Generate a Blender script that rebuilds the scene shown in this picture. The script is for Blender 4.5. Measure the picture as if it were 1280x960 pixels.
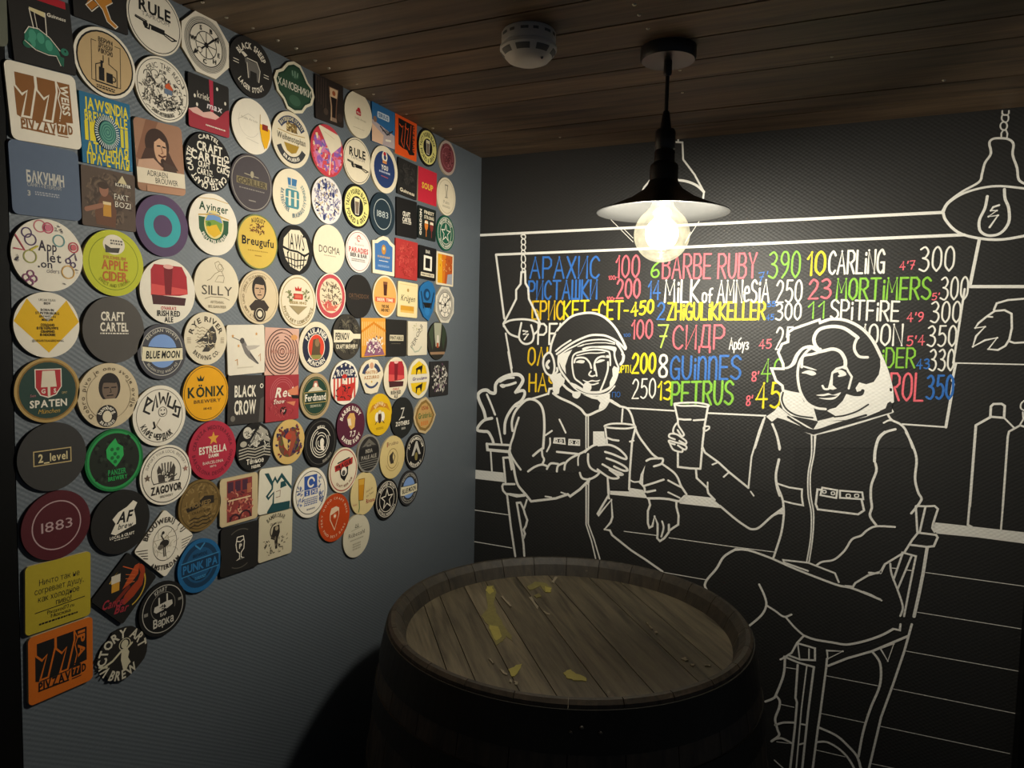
import bpy, bmesh, math, random
from math import sin, cos, pi, radians as R
from mathutils import Vector, Matrix
from mathutils.geometry import tessellate_polygon

for o in list(bpy.data.objects): bpy.data.objects.remove(o, do_unlink=True)
SC = bpy.context.scene
COL = SC.collection
# ------------------------------------------------------------------ camera, world, light, exposure
CAM_H, CEIL, LAMP = 1.55, 2.0720, (0.689, -0.598)
cam = bpy.data.objects.new('camera', bpy.data.cameras.new('camera')); COL.objects.link(cam)
cam.data.sensor_width = 36.0; cam.data.lens = 24.9888; cam.data.clip_start = 0.02
cam.matrix_world = Matrix(((0.9068335, -0.0497090, 0.4185475, 1.0000000), (0.4208885, 0.0538043, -0.9055153, -1.9119155), (0.0224926, 0.9973134, 0.0697135, 1.5500000), (0,0,0,1)))
SC.camera = cam
SC.view_settings.view_transform = 'Standard'; SC.view_settings.look = 'None'
SC.view_settings.exposure = 0.0; SC.view_settings.gamma = 1.0; SC.view_settings.use_curve_mapping = False
W_ = bpy.data.worlds.new('room_dusk'); SC.world = W_; W_.use_nodes = True
W_.node_tree.nodes['Background'].inputs[0].default_value = (0.75, 0.86, 1.0, 1); W_.node_tree.nodes['Background'].inputs[1].default_value = 0.045
BULB_Z = CEIL - 0.333
bl = bpy.data.lights.new('bulb_light', 'POINT'); bl.energy = 36.0; bl.color = (1.0, 0.972, 0.91); bl.shadow_soft_size = 0.038
BULB_LIGHT = bpy.data.objects.new('bulb_light', bl); COL.objects.link(BULB_LIGHT); BULB_LIGHT.location = (LAMP[0], LAMP[1], BULB_Z)
# upright filament sticks send their light sideways: intensity falls with the sine of the angle from the lamp's axis
bl.use_nodes = True; _n = bl.node_tree; _e = _n.nodes['Emission']
_t = _n.nodes.new('ShaderNodeTexCoord'); _s = _n.nodes.new('ShaderNodeSeparateXYZ'); _n.links.new(_t.outputs['Normal'], _s.inputs[0])
def _m(op, a, b):
    q = _n.nodes.new('ShaderNodeMath'); q.operation = op
    for i, v in enumerate((a, b)):
        if isinstance(v, (int, float)): q.inputs[i].default_value = v
        else: _n.links.new(v, q.inputs[i])
    return q.outputs[0]
_n.links.new(_m('POWER', _m('SUBTRACT', 1.0001, _m('MULTIPLY', _s.outputs['Z'], _s.outputs['Z'])), 0.75), _e.inputs['Strength'])

# ------------------------------------------------------------------ materials
def s2l(h, k=1.0):
    h = h.lstrip('#'); v = [int(h[i:i+2], 16)/255 for i in (0, 2, 4)]
    return [(x/12.92 if x <= .04045 else ((x+.055)/1.055)**2.4)*k for x in v]
def mat(name, col, rough=.6, metal=0, bump=None, var=0.0, vscale=8, emit=None, spec=.5):
    m = bpy.data.materials.new(name); m.use_nodes = True; nt = m.node_tree; b = nt.nodes['Principled BSDF']
    b.inputs['Base Color'].default_value = (*col, 1); b.inputs['Roughness'].default_value = rough; b.inputs['Metallic'].default_value = metal
    b.inputs['Specular IOR Level'].default_value = spec
    if var:
        tc = nt.nodes.new('ShaderNodeTexCoord'); n = nt.nodes.new('ShaderNodeTexNoise'); n.inputs['Scale'].default_value = vscale; n.inputs['Detail'].default_value = 6
        r = nt.nodes.new('ShaderNodeMapRange'); r.inputs['To Min'].default_value = 1-var; r.inputs['To Max'].default_value = 1+var
        mx = nt.nodes.new('ShaderNodeMix'); mx.data_type = 'RGBA'; mx.blend_type = 'MULTIPLY'; mx.inputs['Factor'].default_value = 1
        nt.links.new(tc.outputs['Object'], n.inputs['Vector']); nt.links.new(n.outputs['Fac'], r.inputs['Value'])
        mx.inputs['A'].default_value = (*col, 1); nt.links.new(r.outputs['Result'], mx.inputs['B']); nt.links.new(mx.outputs['Result'], b.inputs['Base Color'])
    if emit: b.inputs['Emission Color'].default_value = (*emit[0], 1); b.inputs['Emission Strength'].default_value = emit[1]
    if bump: weave(nt, b, *bump)
    return m
def weave(nt, b, axes, pitch, strength, dist):
    """woven glass-fibre wallpaper: crossed ribs over world position"""
    g = nt.nodes.new('ShaderNodeNewGeometry'); sp = nt.nodes.new('ShaderNodeSeparateXYZ'); nt.links.new(g.outputs['Position'], sp.inputs[0])
    def M(op, a, c=None):
        n = nt.nodes.new('ShaderNodeMath'); n.operation = op
        for i, v in enumerate((a, c)):
            if v is None: continue
            if isinstance(v, (int, float)): n.inputs[i].default_value = v
            else: nt.links.new(v, n.inputs[i])
        return n.outputs[0]
    a = M('MULTIPLY', sp.outputs[axes[0]], 2*pi/pitch[0]); c = M('MULTIPLY', sp.outputs[axes[1]], 2*pi/pitch[1])
    h = M('ADD', M('MULTIPLY', M('SINE', M('ADD', a, c)), .5), M('MULTIPLY', M('SINE', M('SUBTRACT', c, a)), .5))
    nz = nt.nodes.new('ShaderNodeTexNoise'); nz.inputs['Scale'].default_value = 60; nt.links.new(g.outputs['Position'], nz.inputs['Vector'])
    h = M('ADD', h, nz.outputs['Fac'])
    bp = nt.nodes.new('ShaderNodeBump'); bp.inputs['Strength'].default_value = strength; bp.inputs['Distance'].default_value = dist
    nt.links.new(h, bp.inputs['Height']); nt.links.new(bp.outputs['Normal'], b.inputs['Normal'])
def attr_mat(name, rough=.6, bump=None, var=.06, vscale=60):
    m = mat(name, (1, 1, 1), rough, bump=bump); nt = m.node_tree; b = nt.nodes['Principled BSDF']
    a = nt.nodes.new('ShaderNodeAttribute'); a.attribute_name = 'Col'
    g = nt.nodes.new('ShaderNodeNewGeometry'); n = nt.nodes.new('ShaderNodeTexNoise'); n.inputs['Scale'].default_value = vscale; n.inputs['Detail'].default_value = 5
    nt.links.new(g.outputs['Position'], n.inputs['Vector'])
    r = nt.nodes.new('ShaderNodeMapRange'); r.inputs['To Min'].default_value = 1-var; r.inputs['To Max'].default_value = 1+var
    mx = nt.nodes.new('ShaderNodeMix'); mx.data_type = 'RGBA'; mx.blend_type = 'MULTIPLY'; mx.inputs['Factor'].default_value = 1
    nt.links.new(n.outputs['Fac'], r.inputs['Value']); nt.links.new(a.outputs['Color'], mx.inputs['A']); nt.links.new(r.outputs['Result'], mx.inputs['B'])
    nt.links.new(mx.outputs['Result'], b.inputs['Base Color']); return m
def wood(name, c1, c2, axis, scale=1.0, rough=.6, island=.35, bump=.25):
    m = bpy.data.materials.new(name); m.use_nodes = True; nt = m.node_tree; b = nt.nodes['Principled BSDF']; b.inputs['Roughness'].default_value = rough
    tc = nt.nodes.new('ShaderNodeTexCoord'); mp = nt.nodes.new('ShaderNodeMapping'); s = [14*scale]*3; s[axis] = 1.1*scale; mp.inputs['Scale'].default_value = s
    ge = nt.nodes.new('ShaderNodeNewGeometry'); ad = nt.nodes.new('ShaderNodeVectorMath'); ad.operation = 'ADD'
    ml = nt.nodes.new('ShaderNodeMath'); ml.operation = 'MULTIPLY'; ml.inputs[1].default_value = 37; nt.links.new(ge.outputs['Random Per Island'], ml.inputs[0])
    nt.links.new(tc.outputs['Object'], mp.inputs['Vector']); nt.links.new(mp.outputs['Vector'], ad.inputs[0]); nt.links.new(ml.outputs[0], ad.inputs[1])
    n = nt.nodes.new('ShaderNodeTexNoise'); n.inputs['Scale'].default_value = 3; n.inputs['Detail'].default_value = 8; n.inputs['Distortion'].default_value = .8; nt.links.new(ad.outputs[0], n.inputs['Vector'])
    n2 = nt.nodes.new('ShaderNodeTexNoise'); n2.inputs['Scale'].default_value = 12; n2.inputs['Detail'].default_value = 4; nt.links.new(ad.outputs[0], n2.inputs['Vector'])
    mixf = nt.nodes.new('ShaderNodeMath'); mixf.operation = 'MULTIPLY_ADD'; mixf.inputs[1].default_value = .35; nt.links.new(n2.outputs['Fac'], mixf.inputs[0]); nt.links.new(n.outputs['Fac'], mixf.inputs[2])
    cr = nt.nodes.new('ShaderNodeValToRGB'); cr.color_ramp.elements[0].position = .45; cr.color_ramp.elements[1].position = .85
    cr.color_ramp.elements[0].color = (*c1, 1); cr.color_ramp.elements[1].color = (*c2, 1); nt.links.new(mixf.outputs[0], cr.inputs['Fac'])
    r = nt.nodes.new('ShaderNodeMapRange'); r.inputs['To Min'].default_value = 1-island; r.inputs['To Max'].default_value = 1+island; nt.links.new(ge.outputs['Random Per Island'], r.inputs['Value'])
    mx = nt.nodes.new('ShaderNodeMix'); mx.data_type = 'RGBA'; mx.blend_type = 'MULTIPLY'; mx.inputs['Factor'].default_value = 1
    nt.links.new(cr.outputs['Color'], mx.inputs['A']); nt.links.new(r.outputs['Result'], mx.inputs['B']); nt.links.new(mx.outputs['Result'], b.inputs['Base Color'])
    bp = nt.nodes.new('ShaderNodeBump'); bp.inputs['Strength'].default_value = bump; bp.inputs['Distance'].default_value = .003; nt.links.new(mixf.outputs[0], bp.inputs['Height']); nt.links.new(bp.outputs['Normal'], b.inputs['Normal'])
    return m

WEAVE_L = ((1, 2), (.011, .0075), .26, .0007)
WEAVE_B = ((0, 2), (.0135, .0095), .22, .0008)
M_WALL = mat('grey_wallpaper', (.100, .117, .134), .62, bump=WEAVE_L, var=.06, vscale=3)
M_BLACK = mat('black_wall_paint', (.021, .0205, .0195), .55, bump=WEAVE_B, spec=.45)
M_PAINT = attr_mat('mural_paint', .6, bump=WEAVE_B, var=.05)
M_CARD = attr_mat('printed_card', .7, var=.05, vscale=90); M_CARD.node_tree.nodes['Principled BSDF'].inputs['Specular IOR Level'].default_value = .22
M_CEIL = wood('ceiling_planks', (.045, .029, .017), (.155, .098, .053), 0, .8, .6, .25)
M_STAVE = wood('barrel_staves', (.025, .018, .012), (.08, .056, .034), 2, 1, .6, .3)
M_HEAD = wood('barrel_head_oak', (.034, .027, .016), (.135, .110, .068), 1, 1.2, .6, .22)
M_RIM = wood('barrel_rim_oak', (.012, .0095, .006), (.036, .027, .016), 2, 1.2, .6, .3)
M_HOOP = mat('dark_iron_hoop', (.03, .026, .02), .55, .5, var=.4, vscale=14)
M_RIVET = mat('worn_rivet', (.06, .055, .05), .5, .6)
M_YEL = mat('yellow_wax', (.30, .26, .05), .5, var=.25, vscale=90)
M_YEL2 = mat('dry_wax', (.16, .14, .04), .65, var=.4, vscale=120)
M_CHIP = mat('pale_scratch', (.22, .19, .13), .7, var=.2, vscale=80)
M_LBLK = mat('black_lacquer', (.010, .010, .011), .35, var=.1, vscale=20)
M_LIN = mat('grey_enamel', (.012, .012, .0115), .6, var=.05, vscale=10, spec=.15)
M_CORD = mat('black_cord', (.012, .012, .012), .7, var=.1, vscale=200)
M_PLAST = mat('white_plastic', (.62, .60, .57), .45, var=.04, vscale=30)
M_VENT = mat('grey_vents', (.12, .12, .12), .6, var=.1, vscale=40)
M_STEEL = mat('zinc_screw', (.5, .46, .38), .35, .9, var=.1, vscale=80)
M_TRIM_VOID = mat('black_trim_and_void', (.0025, .0025, .0025), .6, var=.2, vscale=12, spec=.1)  # near black: trim paint, and the darkness of the void past the left wall
M_FLOOR = mat('dark_floor', (.03, .026, .022), .6, var=.3, vscale=5)
M_FIL = mat('glowing_filament', (1, .8, .5), .5, emit=((1.0, .86, .62), 55), var=.02)
M_BRASS = mat('bulb_cap', (.45, .42, .36), .35, .8, var=.1, vscale=60)
def bulb_glass():
    m = bpy.data.materials.new('amber_bulb_glass'); m.use_nodes = True; nt = m.node_tree; nt.nodes.clear()
    out = nt.nodes.new('ShaderNodeOutputMaterial'); t = nt.nodes.new('ShaderNodeBsdfTransparent'); t.inputs[0].default_value = (1, .97, .88, 1)
    e = nt.nodes.new('ShaderNodeEmission'); e.inputs[0].default_value = (1, .90, .60, 1)
    lw = nt.nodes.new('ShaderNodeLayerWeight'); lw.inputs['Blend'].default_value = .35
    n = nt.nodes.new('ShaderNodeTexNoise'); n.inputs['Scale'].default_value = 40
    tc = nt.nodes.new('ShaderNodeTexCoord'); nt.links.new(tc.outputs['Object'], n.inputs['Vector'])
    st = nt.nodes.new('ShaderNodeMath'); st.operation = 'MULTIPLY'; st.inputs[1].default_value = .55; nt.links.new(n.outputs['Fac'], st.inputs[0]); st.inputs[1].default_value = .85; nt.links.new(st.outputs[0], e.inputs[1])
    a = nt.nodes.new('ShaderNodeAddShader'); nt.links.new(t.outputs[0], a.inputs[0]); nt.links.new(e.outputs[0], a.inputs[1])
    g = nt.nodes.new('ShaderNodeBsdfGlossy'); g.inputs['Roughness'].default_value = .05
    mx = nt.nodes.new('ShaderNodeMixShader'); mm = nt.nodes.new('ShaderNodeMath'); mm.operation = 'MULTIPLY'; mm.inputs[1].default_value = .25
    nt.links.new(lw.outputs['Fresnel'], mm.inputs[0]); nt.links.new(mm.outputs[0], mx.inputs[0]); nt.links.new(a.outputs[0], mx.inputs[1]); nt.links.new(g.outputs[0], mx.inputs[2])
    nt.links.new(mx.outputs[0], out.inputs[0]); return m
M_GLASS = bulb_glass()

# ------------------------------------------------------------------ helpers
def tag(o, label=None, cat=None, group=None, kind=None):
    if label: o['label'] = label
    if cat: o['category'] = cat
    if group: o['group'] = group
    if kind: o['kind'] = kind
    return o
def link(name, me, mats, parent=None, smooth=False):
    for m in (mats if isinstance(mats, (list, tuple)) else [mats]): me.materials.append(m)
    o = bpy.data.objects.new(name, me); COL.objects.link(o)
    if smooth:
        for p in me.polygons: p.use_smooth = True
    if parent: o.parent = parent
    return o
def obj(name, bm, mats, parent=None, smooth=False):
    me = bpy.data.meshes.new(name); bmesh.ops.recalc_face_normals(bm, faces=bm.faces[:]); bm.to_mesh(me); bm.free()
    return link(name, me, mats, parent, smooth)
def empty(name, loc):
    o = bpy.data.objects.new(name, None); COL.objects.link(o); o.location = loc; o.empty_display_size = .05; return o
def box(bm, x0, x1, y0, y1, z0, z1, mi=0):
    v = [bm.verts.new((x, y, z)) for x in (x0, x1) for y in (y0, y1) for z in (z0, z1)]
    for f in ((0, 1, 3, 2), (4, 6, 7, 5), (0, 4, 5, 1), (2, 3, 7, 6), (0, 2, 6, 4), (1, 5, 7, 3)):
        bm.faces.new([v[i] for i in f]).material_index = mi
def lathe(bm, prof, n=64, c=(0, 0), mi=0, close=False, a0=0.0, a1=2*pi):
    full = abs(a1-a0-2*pi) < 1e-6; k = n if full else n+1
    rings = []
    for r, z in prof:
        if r < 1e-7: rings.append([bm.verts.new((c[0], c[1], z))]*k)
        else: rings.append([bm.verts.new((c[0]+r*cos(a0+(a1-a0)*i/n), c[1]+r*sin(a0+(a1-a0)*i/n), z)) for i in range(k)])
    prs = list(zip(rings, rings[1:])) + ([(rings[-1], rings[0])] if close else [])
    for p, q in prs:
        for i in range(n):
            j = (i+1) % k
            vs = [p[i], p[j], q[j], q[i]]; u = []
            for v in vs:
                if v not in u: u.append(v)
            if len(u) > 2:
                try: bm.faces.new(u).material_index = mi
                except ValueError: pass
    if not full and close:
        bm.faces.new([r[0] for r in rings]).material_index = mi; bm.faces.new([r[-1] for r in reversed(rings)]).material_index = mi
def tube(bm, pts, r, n=10):
    pts = [Vector(p) for p in pts]; rings = []
    for i, p in enumerate(pts):
        d = (pts[min(i+1, len(pts)-1)]-pts[max(i-1, 0)]).normalized(); a = d.orthogonal().normalized(); b = d.cross(a)
        rings.append([bm.verts.new(p+r*(a*cos(2*pi*k/n)+b*sin(2*pi*k/n))) for k in range(n)])
    for p, q in zip(rings, rings[1:]):
        for k in range(n): bm.faces.new((p[k], p[(k+1) % n], q[(k+1) % n], q[k]))
    bm.faces.new(rings[0]); bm.faces.new(rings[-1])

# ------------------------------------------------------------------ room
WALL_END, BACK_END = -1.333, 1.40
bm = bmesh.new(); box(bm, -.12, 0, WALL_END, .12, 0, CEIL); tag(obj('wall_left', bm, M_WALL), kind='structure')
bm = bmesh.new(); box(bm, 0, BACK_END+.5, 0, .12, 0, CEIL); tag(obj('wall_back', bm, M_BLACK), kind='structure')
bm = bmesh.new(); box(bm, -1.2, 2.6, -3.4, .12, -.08, 0); tag(obj('floor', bm, M_FLOOR), kind='structure')
bm = bmesh.new(); box(bm, -.12, .0015, -1.75, WALL_END-.002, 0, CEIL); tag(obj('dark_void_board', bm, M_TRIM_VOID), kind='structure')  # black board added past the wall's end, its colour standing in for unlit void
bm = bmesh.new(); box(bm, BACK_END, BACK_END+.09, -.05, 0, 0, 1.22); box(bm, BACK_END+.012, BACK_END+.02, -.056, -.05, 0, 1.22); tag(obj('trim_2', bm, M_TRIM_VOID), kind='structure')
bm = bmesh.new(); rng = random.Random(4)
SEAMS = [-3.31, -3.185, -3.06, -2.935, -2.81, -2.685, -2.56, -2.435, -2.31, -2.185, -2.06, -1.935, -1.81, -1.685, -1.56, -1.435, -1.31, -1.185, -1.06, -0.935, -0.8265, -0.7252, -0.6265, -0.5274, -0.4307, -0.3253, -0.2234, -0.1198, 0.0]
ys = SEAMS
box(bm, -1.2, 2.6, -3.4, .12, CEIL+.02, CEIL+.09)
for y0, y1 in zip(ys, ys[1:]):
    cuts = sorted([-.1, 2.6])
    dz = rng.uniform(0, .0015)
    for x0, x1 in zip(cuts, cuts[1:]): box(bm, x0, x1-.0015, y0+.002, y1-.002, CEIL-dz, CEIL+.021)
ceiling = tag(obj('ceiling', bm, M_CEIL), kind='structure')
for x, y in ((0.0403, -1.0540), (0.0330, -0.9980), (0.0440, -0.9499), (0.0454, -0.8915), (0.0514, -0.8504), (0.0457, -0.7905), (0.0431, -0.7470), (0.0421, -0.6553), (0.0364, -0.5880), (0.0250, -0.4406), (0.0223, -0.3149), (0.0614, -0.2929), (0.6772, -0.7874), (0.6749, -0.7492), (0.6754, -0.6938), (0.6866, -0.4865), (0.6651, -0.3575), (0.9567, -0.4529), (1.1569, -0.2433), (0.2983, -0.1274)):
    bm = bmesh.new(); lathe(bm, [(0, CEIL-.0026), (.0026, CEIL-.0022), (.004, CEIL-.0002), (.004, CEIL+.001)], 10, (x, y)); obj('screw', bm, M_STEEL, ceiling, True)

# ------------------------------------------------------------------ barrel
BX, BY, BT, BR = .507, -.545, CAM_H-.573, .367
barrel = tag(empty('oak_barrel', (BX, BY, 0)), 'old dark oak barrel with iron hoops standing upright as a table in the corner', 'barrel')
def bprof(z):      # outer radius at height z
    d = BT-z
    for (d0, q0), (d1, q1) in zip(BP, BP[1:]):
        if d0 <= d <= d1:
            t = (d-d0)/(d1-d0); return BR*(q0+(q1-q0)*t)
    return BR
H_ = BT
BP = [(0, 1.0), (.05, 1.03), (.1, 1.056), (.2, 1.092), (.3, 1.118), (.4, 1.132), (H_/2, 1.138)]
BP += [(H_-d, q) for d, q in reversed(BP[:-1])]
def outer(n0, n1, k): return [(bprof(n0+(n1-n0)*i/k), n0+(n1-n0)*i/k) for i in range(k+1)]
bm = bmesh.new()
NST = 26
for i in range(NST):
    a0, a1 = 2*pi*i/NST+.0022, 2*pi*(i+1)/NST-.0022
    pr = outer(0, BT-.006, 18)+[(BR-.004, BT), (BR-.012, BT), (BR-.024, BT-.014), (BR-.0345, BT-.04), (BR-.037, BT-.06), (BR-.04, .05), (BR-.037, 0)]
    lathe(bm, pr, 3, (0, 0), close=True, a0=a0, a1=a1)
    for f in bm.faces:
        if f.material_index == 0 and f.calc_center_median().z > BT-.07 and math.hypot(*f.calc_center_median().xy) < BR-.004: f.material_index = 1
obj('staves', bm, [M_STAVE, M_RIM], barrel)
HZ = BT-.040; HR = BR-.0345
bm = bmesh.new(); th = R(129.36); ux, uy = cos(th), sin(th)      # boards run along (ux,uy)
edges = [-0.0626, 0.2309, 0.1638, 0.1056, 0.0215, 0.2741, -0.1593, -0.2246]
edges = [-HR]+sorted(e for e in edges if -HR+.02 < e < HR-.02)+[HR]
for e0, e1 in zip(edges, edges[1:]):
    a, b_ = e0+.0009, e1-.0009; pts = []
    N = 14
    for i in range(N+1): s = a+(b_-a)*i/N; pts.append((math.sqrt(max(HR*HR-s*s, 0)), s))
    for i in range(N, -1, -1): s = a+(b_-a)*i/N; pts.append((-math.sqrt(max(HR*HR-s*s, 0)), s))
    pts = [p for i, p in enumerate(pts) if i == 0 or math.dist(p, pts[i-1]) > 1e-5]
    if math.dist(pts[0], pts[-1]) < 1e-5: pts.pop()
    # local frame of the head object has boards along +Y
    top = [bm.verts.new((-s, t, 0)) for t, s in pts]; bot = [bm.verts.new((-s, t, -.022)) for t, s in pts]
    bm.faces.new(top); bm.faces.new(bot[::-1])
    for i in range(len(pts)): j = (i+1) % len(pts); bm.faces.new((top[i], bot[i], bot[j], top[j]))
head = obj('head', bm, M_HEAD, barrel); head.location = (0, 0, HZ); head.rotation_euler = (0, 0, th-pi/2)
bm = bmesh.new(); lathe(bm, [(BR-.041, HZ-.024), (BR-.041, HZ-.03), (0, HZ-.03), (0, HZ-.024)], 48); obj('head_lining', bm, M_TRIM_VOID, barrel)
for z0, z1 in ((BT-.078, BT-.012), (BT-.165, BT-.118), (BT-.30, BT-.262), (.262, .30), (.118, .165), (.012, .078)):
    bm = bmesh.new(); t = .0028; k = 4
    pr = [(bprof(z0+(z1-z0)*i/k)+t, z0+(z1-z0)*i/k) for i in range(k+1)]+[(bprof(z1-(z1-z0)*i/k)-.001, z1-(z1-z0)*i/k) for i in range(k+1)]
    lathe(bm, pr, 96, close=True); hoop = obj('hoop', bm, M_HOOP, barrel, False)
    if z0 > .6:
        for a in (-68.5, -66, -61.5):
            rr = bprof((z0+z1)/2)+t; b2 = bmesh.new(); bmesh.ops.create_uvsphere(b2, u_segments=10, v_segments=6, radius=.006)
            for v in b2.verts: v.co = Vector((rr*cos(R(a)), rr*sin(R(a)), (z0+z1)/2+(.008 if a == -66 else 0)))+v.co*.7
            obj('rivet', b2, M_RIVET, hoop, True)
def blob(name, pts, m, h=.0012, seed=1):
    bm = bmesh.new(); rng = random.Random(seed); P = []
    for i, p in enumerate(pts):
        q = pts[(i+1) % len(pts)]
        for k in range(3): t = k/3; P.append((p[0]+(q[0]-p[0])*t+rng.uniform(-.0018, .0018), p[1]+(q[1]-p[1])*t+rng.uniform(-.0018, .0018)))
    top = [bm.verts.new((x-BX, y-BY, HZ+h)) for x, y in P]; bot = [bm.verts.new((x-BX, y-BY, HZ-.0005)) for x, y in P]
    for tri in tessellate_polygon([[Vector((x, y, 0)) for x, y in P]]): bm.faces.new([top[i] for i in tri])
    for i in range(len(P)): j = (i+1) % len(P); bm.faces.new((top[i], bot[i], bot[j], top[j]))
    return obj(name, bm, m, barrel)
for i, (k, pts) in enumerate([(1, [(0.2426, -0.3986), (0.2557, -0.3851), (0.2844, -0.4255), (0.3049, -0.4842), (0.3367, -0.532), (0.3798, -0.5886), (0.4156, -0.6248), (0.4315, -0.6512), (0.4101, -0.6365), (0.4142, -0.6603), (0.4094, -0.6838), (0.3838, -0.6504), (0.3525, -0.6031), (0.3155, -0.5689), (0.3109, -0.5247), (0.2765, -0.4653)]), (0, [(0.2485, -0.4017), (0.2575, -0.3931), (0.2769, -0.4235), (0.2756, -0.4423), (0.2585, -0.4274)]), (0, [(0.354, -0.6023), (0.3743, -0.6009), (0.4028, -0.6404), (0.401, -0.663), (0.3792, -0.6396)]), (0, [(0.4756, -0.7643), (0.4822, -0.7428), (0.487, -0.7315), (0.4928, -0.7517), (0.4965, -0.7813), (0.4913, -0.7874)]), (0, [(0.5702, -0.7291), (0.5751, -0.7124), (0.5924, -0.721), (0.6142, -0.7303), (0.6158, -0.7396), (0.5955, -0.7468), (0.5794, -0.745)]), (1, [(0.332, -0.3565), (0.3379, -0.3145), (0.3615, -0.3083), (0.3884, -0.3323), (0.3988, -0.3637), (0.3851, -0.3711), (0.3596, -0.3352), (0.3496, -0.372)]), (0, [(0.3692, -0.3325), (0.3904, -0.3375), (0.3971, -0.3647), (0.386, -0.3682)]), (2, [(0.3651, -0.4176), (0.3698, -0.4092), (0.4084, -0.4618), (0.4107, -0.4766)]), (2, [(0.4271, -0.4784), (0.4451, -0.4845), (0.4476, -0.4954), (0.4322, -0.4861)]), (2, [(0.3676, -0.258), (0.3731, -0.255), (0.3832, -0.303), (0.3736, -0.2952)]), (1, [(0.3711, -0.4026), (0.3752, -0.3825), (0.3883, -0.3992), (0.3823, -0.4142)]), (2, [(0.4611, -0.7718), (0.4637, -0.7705), (0.4823, -0.7819), (0.4815, -0.7871)]), (2, [(0.4926, -0.7969), (0.4964, -0.7983), (0.5031, -0.8094), (0.4981, -0.8074)]), (2, [(0.5027, -0.8017), (0.5109, -0.7988), (0.5146, -0.8119), (0.5096, -0.8099)]), (2, [(0.4255, -0.7442), (0.4274, -0.7432), (0.4413, -0.7554), (0.4406, -0.7587)]), (2, [(0.7482, -0.5722), (0.7541, -0.563), (0.7638, -0.5732), (0.7588, -0.5789)]), (2, [(0.7708, -0.5861), (0.7799, -0.5859), (0.7786, -0.5953), (0.7733, -0.5944)]), (2, [(0.7952, -0.5793), (0.8062, -0.5736), (0.8057, -0.5797), (0.7974, -0.5833)]), (2, [(0.6481, -0.4364), (0.6502, -0.4334), (0.6672, -0.4597), (0.6664, -0.4648)]), (2, [(0.6742, -0.4744), (0.6799, -0.4696), (0.6846, -0.478), (0.6794, -0.4817)]), (2, [(0.3065, -0.4491), (0.3077, -0.4427), (0.3529, -0.486), (0.3525, -0.4938)])]):
    blob('wax_stain' if k < 2 else 'wood_chip', pts, (M_YEL, M_YEL2, M_CHIP)[k], .0008+.0001*i, seed=i)

# ------------------------------------------------------------------ pendant lamp
lamp = tag(empty('pendant_lamp', (LAMP[0], LAMP[1], CEIL)), 'black metal pendant lamp with lit round bulb hanging from the plank ceiling', 'lamp')
def part(name, prof, m, parent=lamp, n=48, smooth=True, close=True):
    bm = bmesh.new(); lathe(bm, prof, n, close=close); o = obj(name, bm, m, parent, False)
    if smooth:
        for p in o.data.polygons: p.use_smooth = True
        o.data.set_sharp_from_angle(angle=R(35))
    return o
part('canopy', [(0, 0), (.050, 0), (.050, -.018), (.047, -.023), (0, -.024)], M_LBLK)
part('cord_grip', [(0, -.022), (.0075, -.022), (.0075, -.045), (.005, -.05), (0, -.05)], M_LBLK)
bm = bmesh.new(); tube(bm, [(0, 0, -.04-.075*i/6) for i in range(7)], .0036); obj('cord', bm, M_CORD, lamp, True)
part('strain_relief', [(0, -.112), (.0055, -.112), (.007, -.118), (.011, -.147), (0, -.147)], M_LBLK)
part('socket', [(0, -.145), (.0165, -.145), (.0185, -.150), (.0185, -.178), (.0165, -.181), (.0185, -.184), (.0185, -.202), (.0245, -.208), (.0255, -.212), (.0255, -.238), (0, -.238)], M_LBLK)
bm = bmesh.new()
op = [(.0, -.236), (.026, -.236), (.029, -.243), (.036, -.252), (.060, -.268), (.095, -.2835), (.120, -.2925)]
lathe(bm, op+[(.1205, -.294)], 72, mi=0); lathe(bm, [(.1205, -.294), (.1185, -.2945), (.094, -.2862), (.060, -.2715), (.035, -.2555), (.0, -.2555)], 72, mi=1)
bmesh.ops.remove_doubles(bm, verts=bm.verts[:], dist=1e-6)
sh = obj('shade', bm, [M_LBLK, M_LIN], lamp); [setattr(p, 'use_smooth', True) for p in sh.data.polygons]; sh.data.set_sharp_from_angle(angle=R(50))
GB = BULB_Z-CEIL
gp = [(.0505*sin(pi*(1-i/28)), GB-.0505*cos(pi*(1-i/28))) for i in range(29)]
gp = [(r, z) for r, z in gp if z < GB+.042]
gp = sorted(gp, key=lambda q: -q[1]); gp = [(.0175, GB+.072), (.0185, GB+.06), (.0215, GB+.05)]+gp
bulb = part('bulb', gp, M_GLASS, close=False)
part('bulb_cap', [(0, GB+.098), (.0135, GB+.098), (.0135, GB+.09), (.0128, GB+.088), (.0135, GB+.085), (.0145, GB+.078), (.018, GB+.07), (0, GB+.07)], M_BRASS, bulb)
bm = bmesh.new()
for k in range(6):
    a = k*pi/3; tube(bm, [(.007*cos(a), .007*sin(a), GB-.026), (.013*cos(a+.3), .013*sin(a+.3), GB+.03)], .0016, 8)
tube(bm, [(0, 0, GB+.07), (0, 0, GB+.036)], .003, 8); obj('filament', bm, M_FIL, bulb, True)
BULB_LIGHT.parent = lamp; BULB_LIGHT.location = (0, 0, GB-.004)

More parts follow.
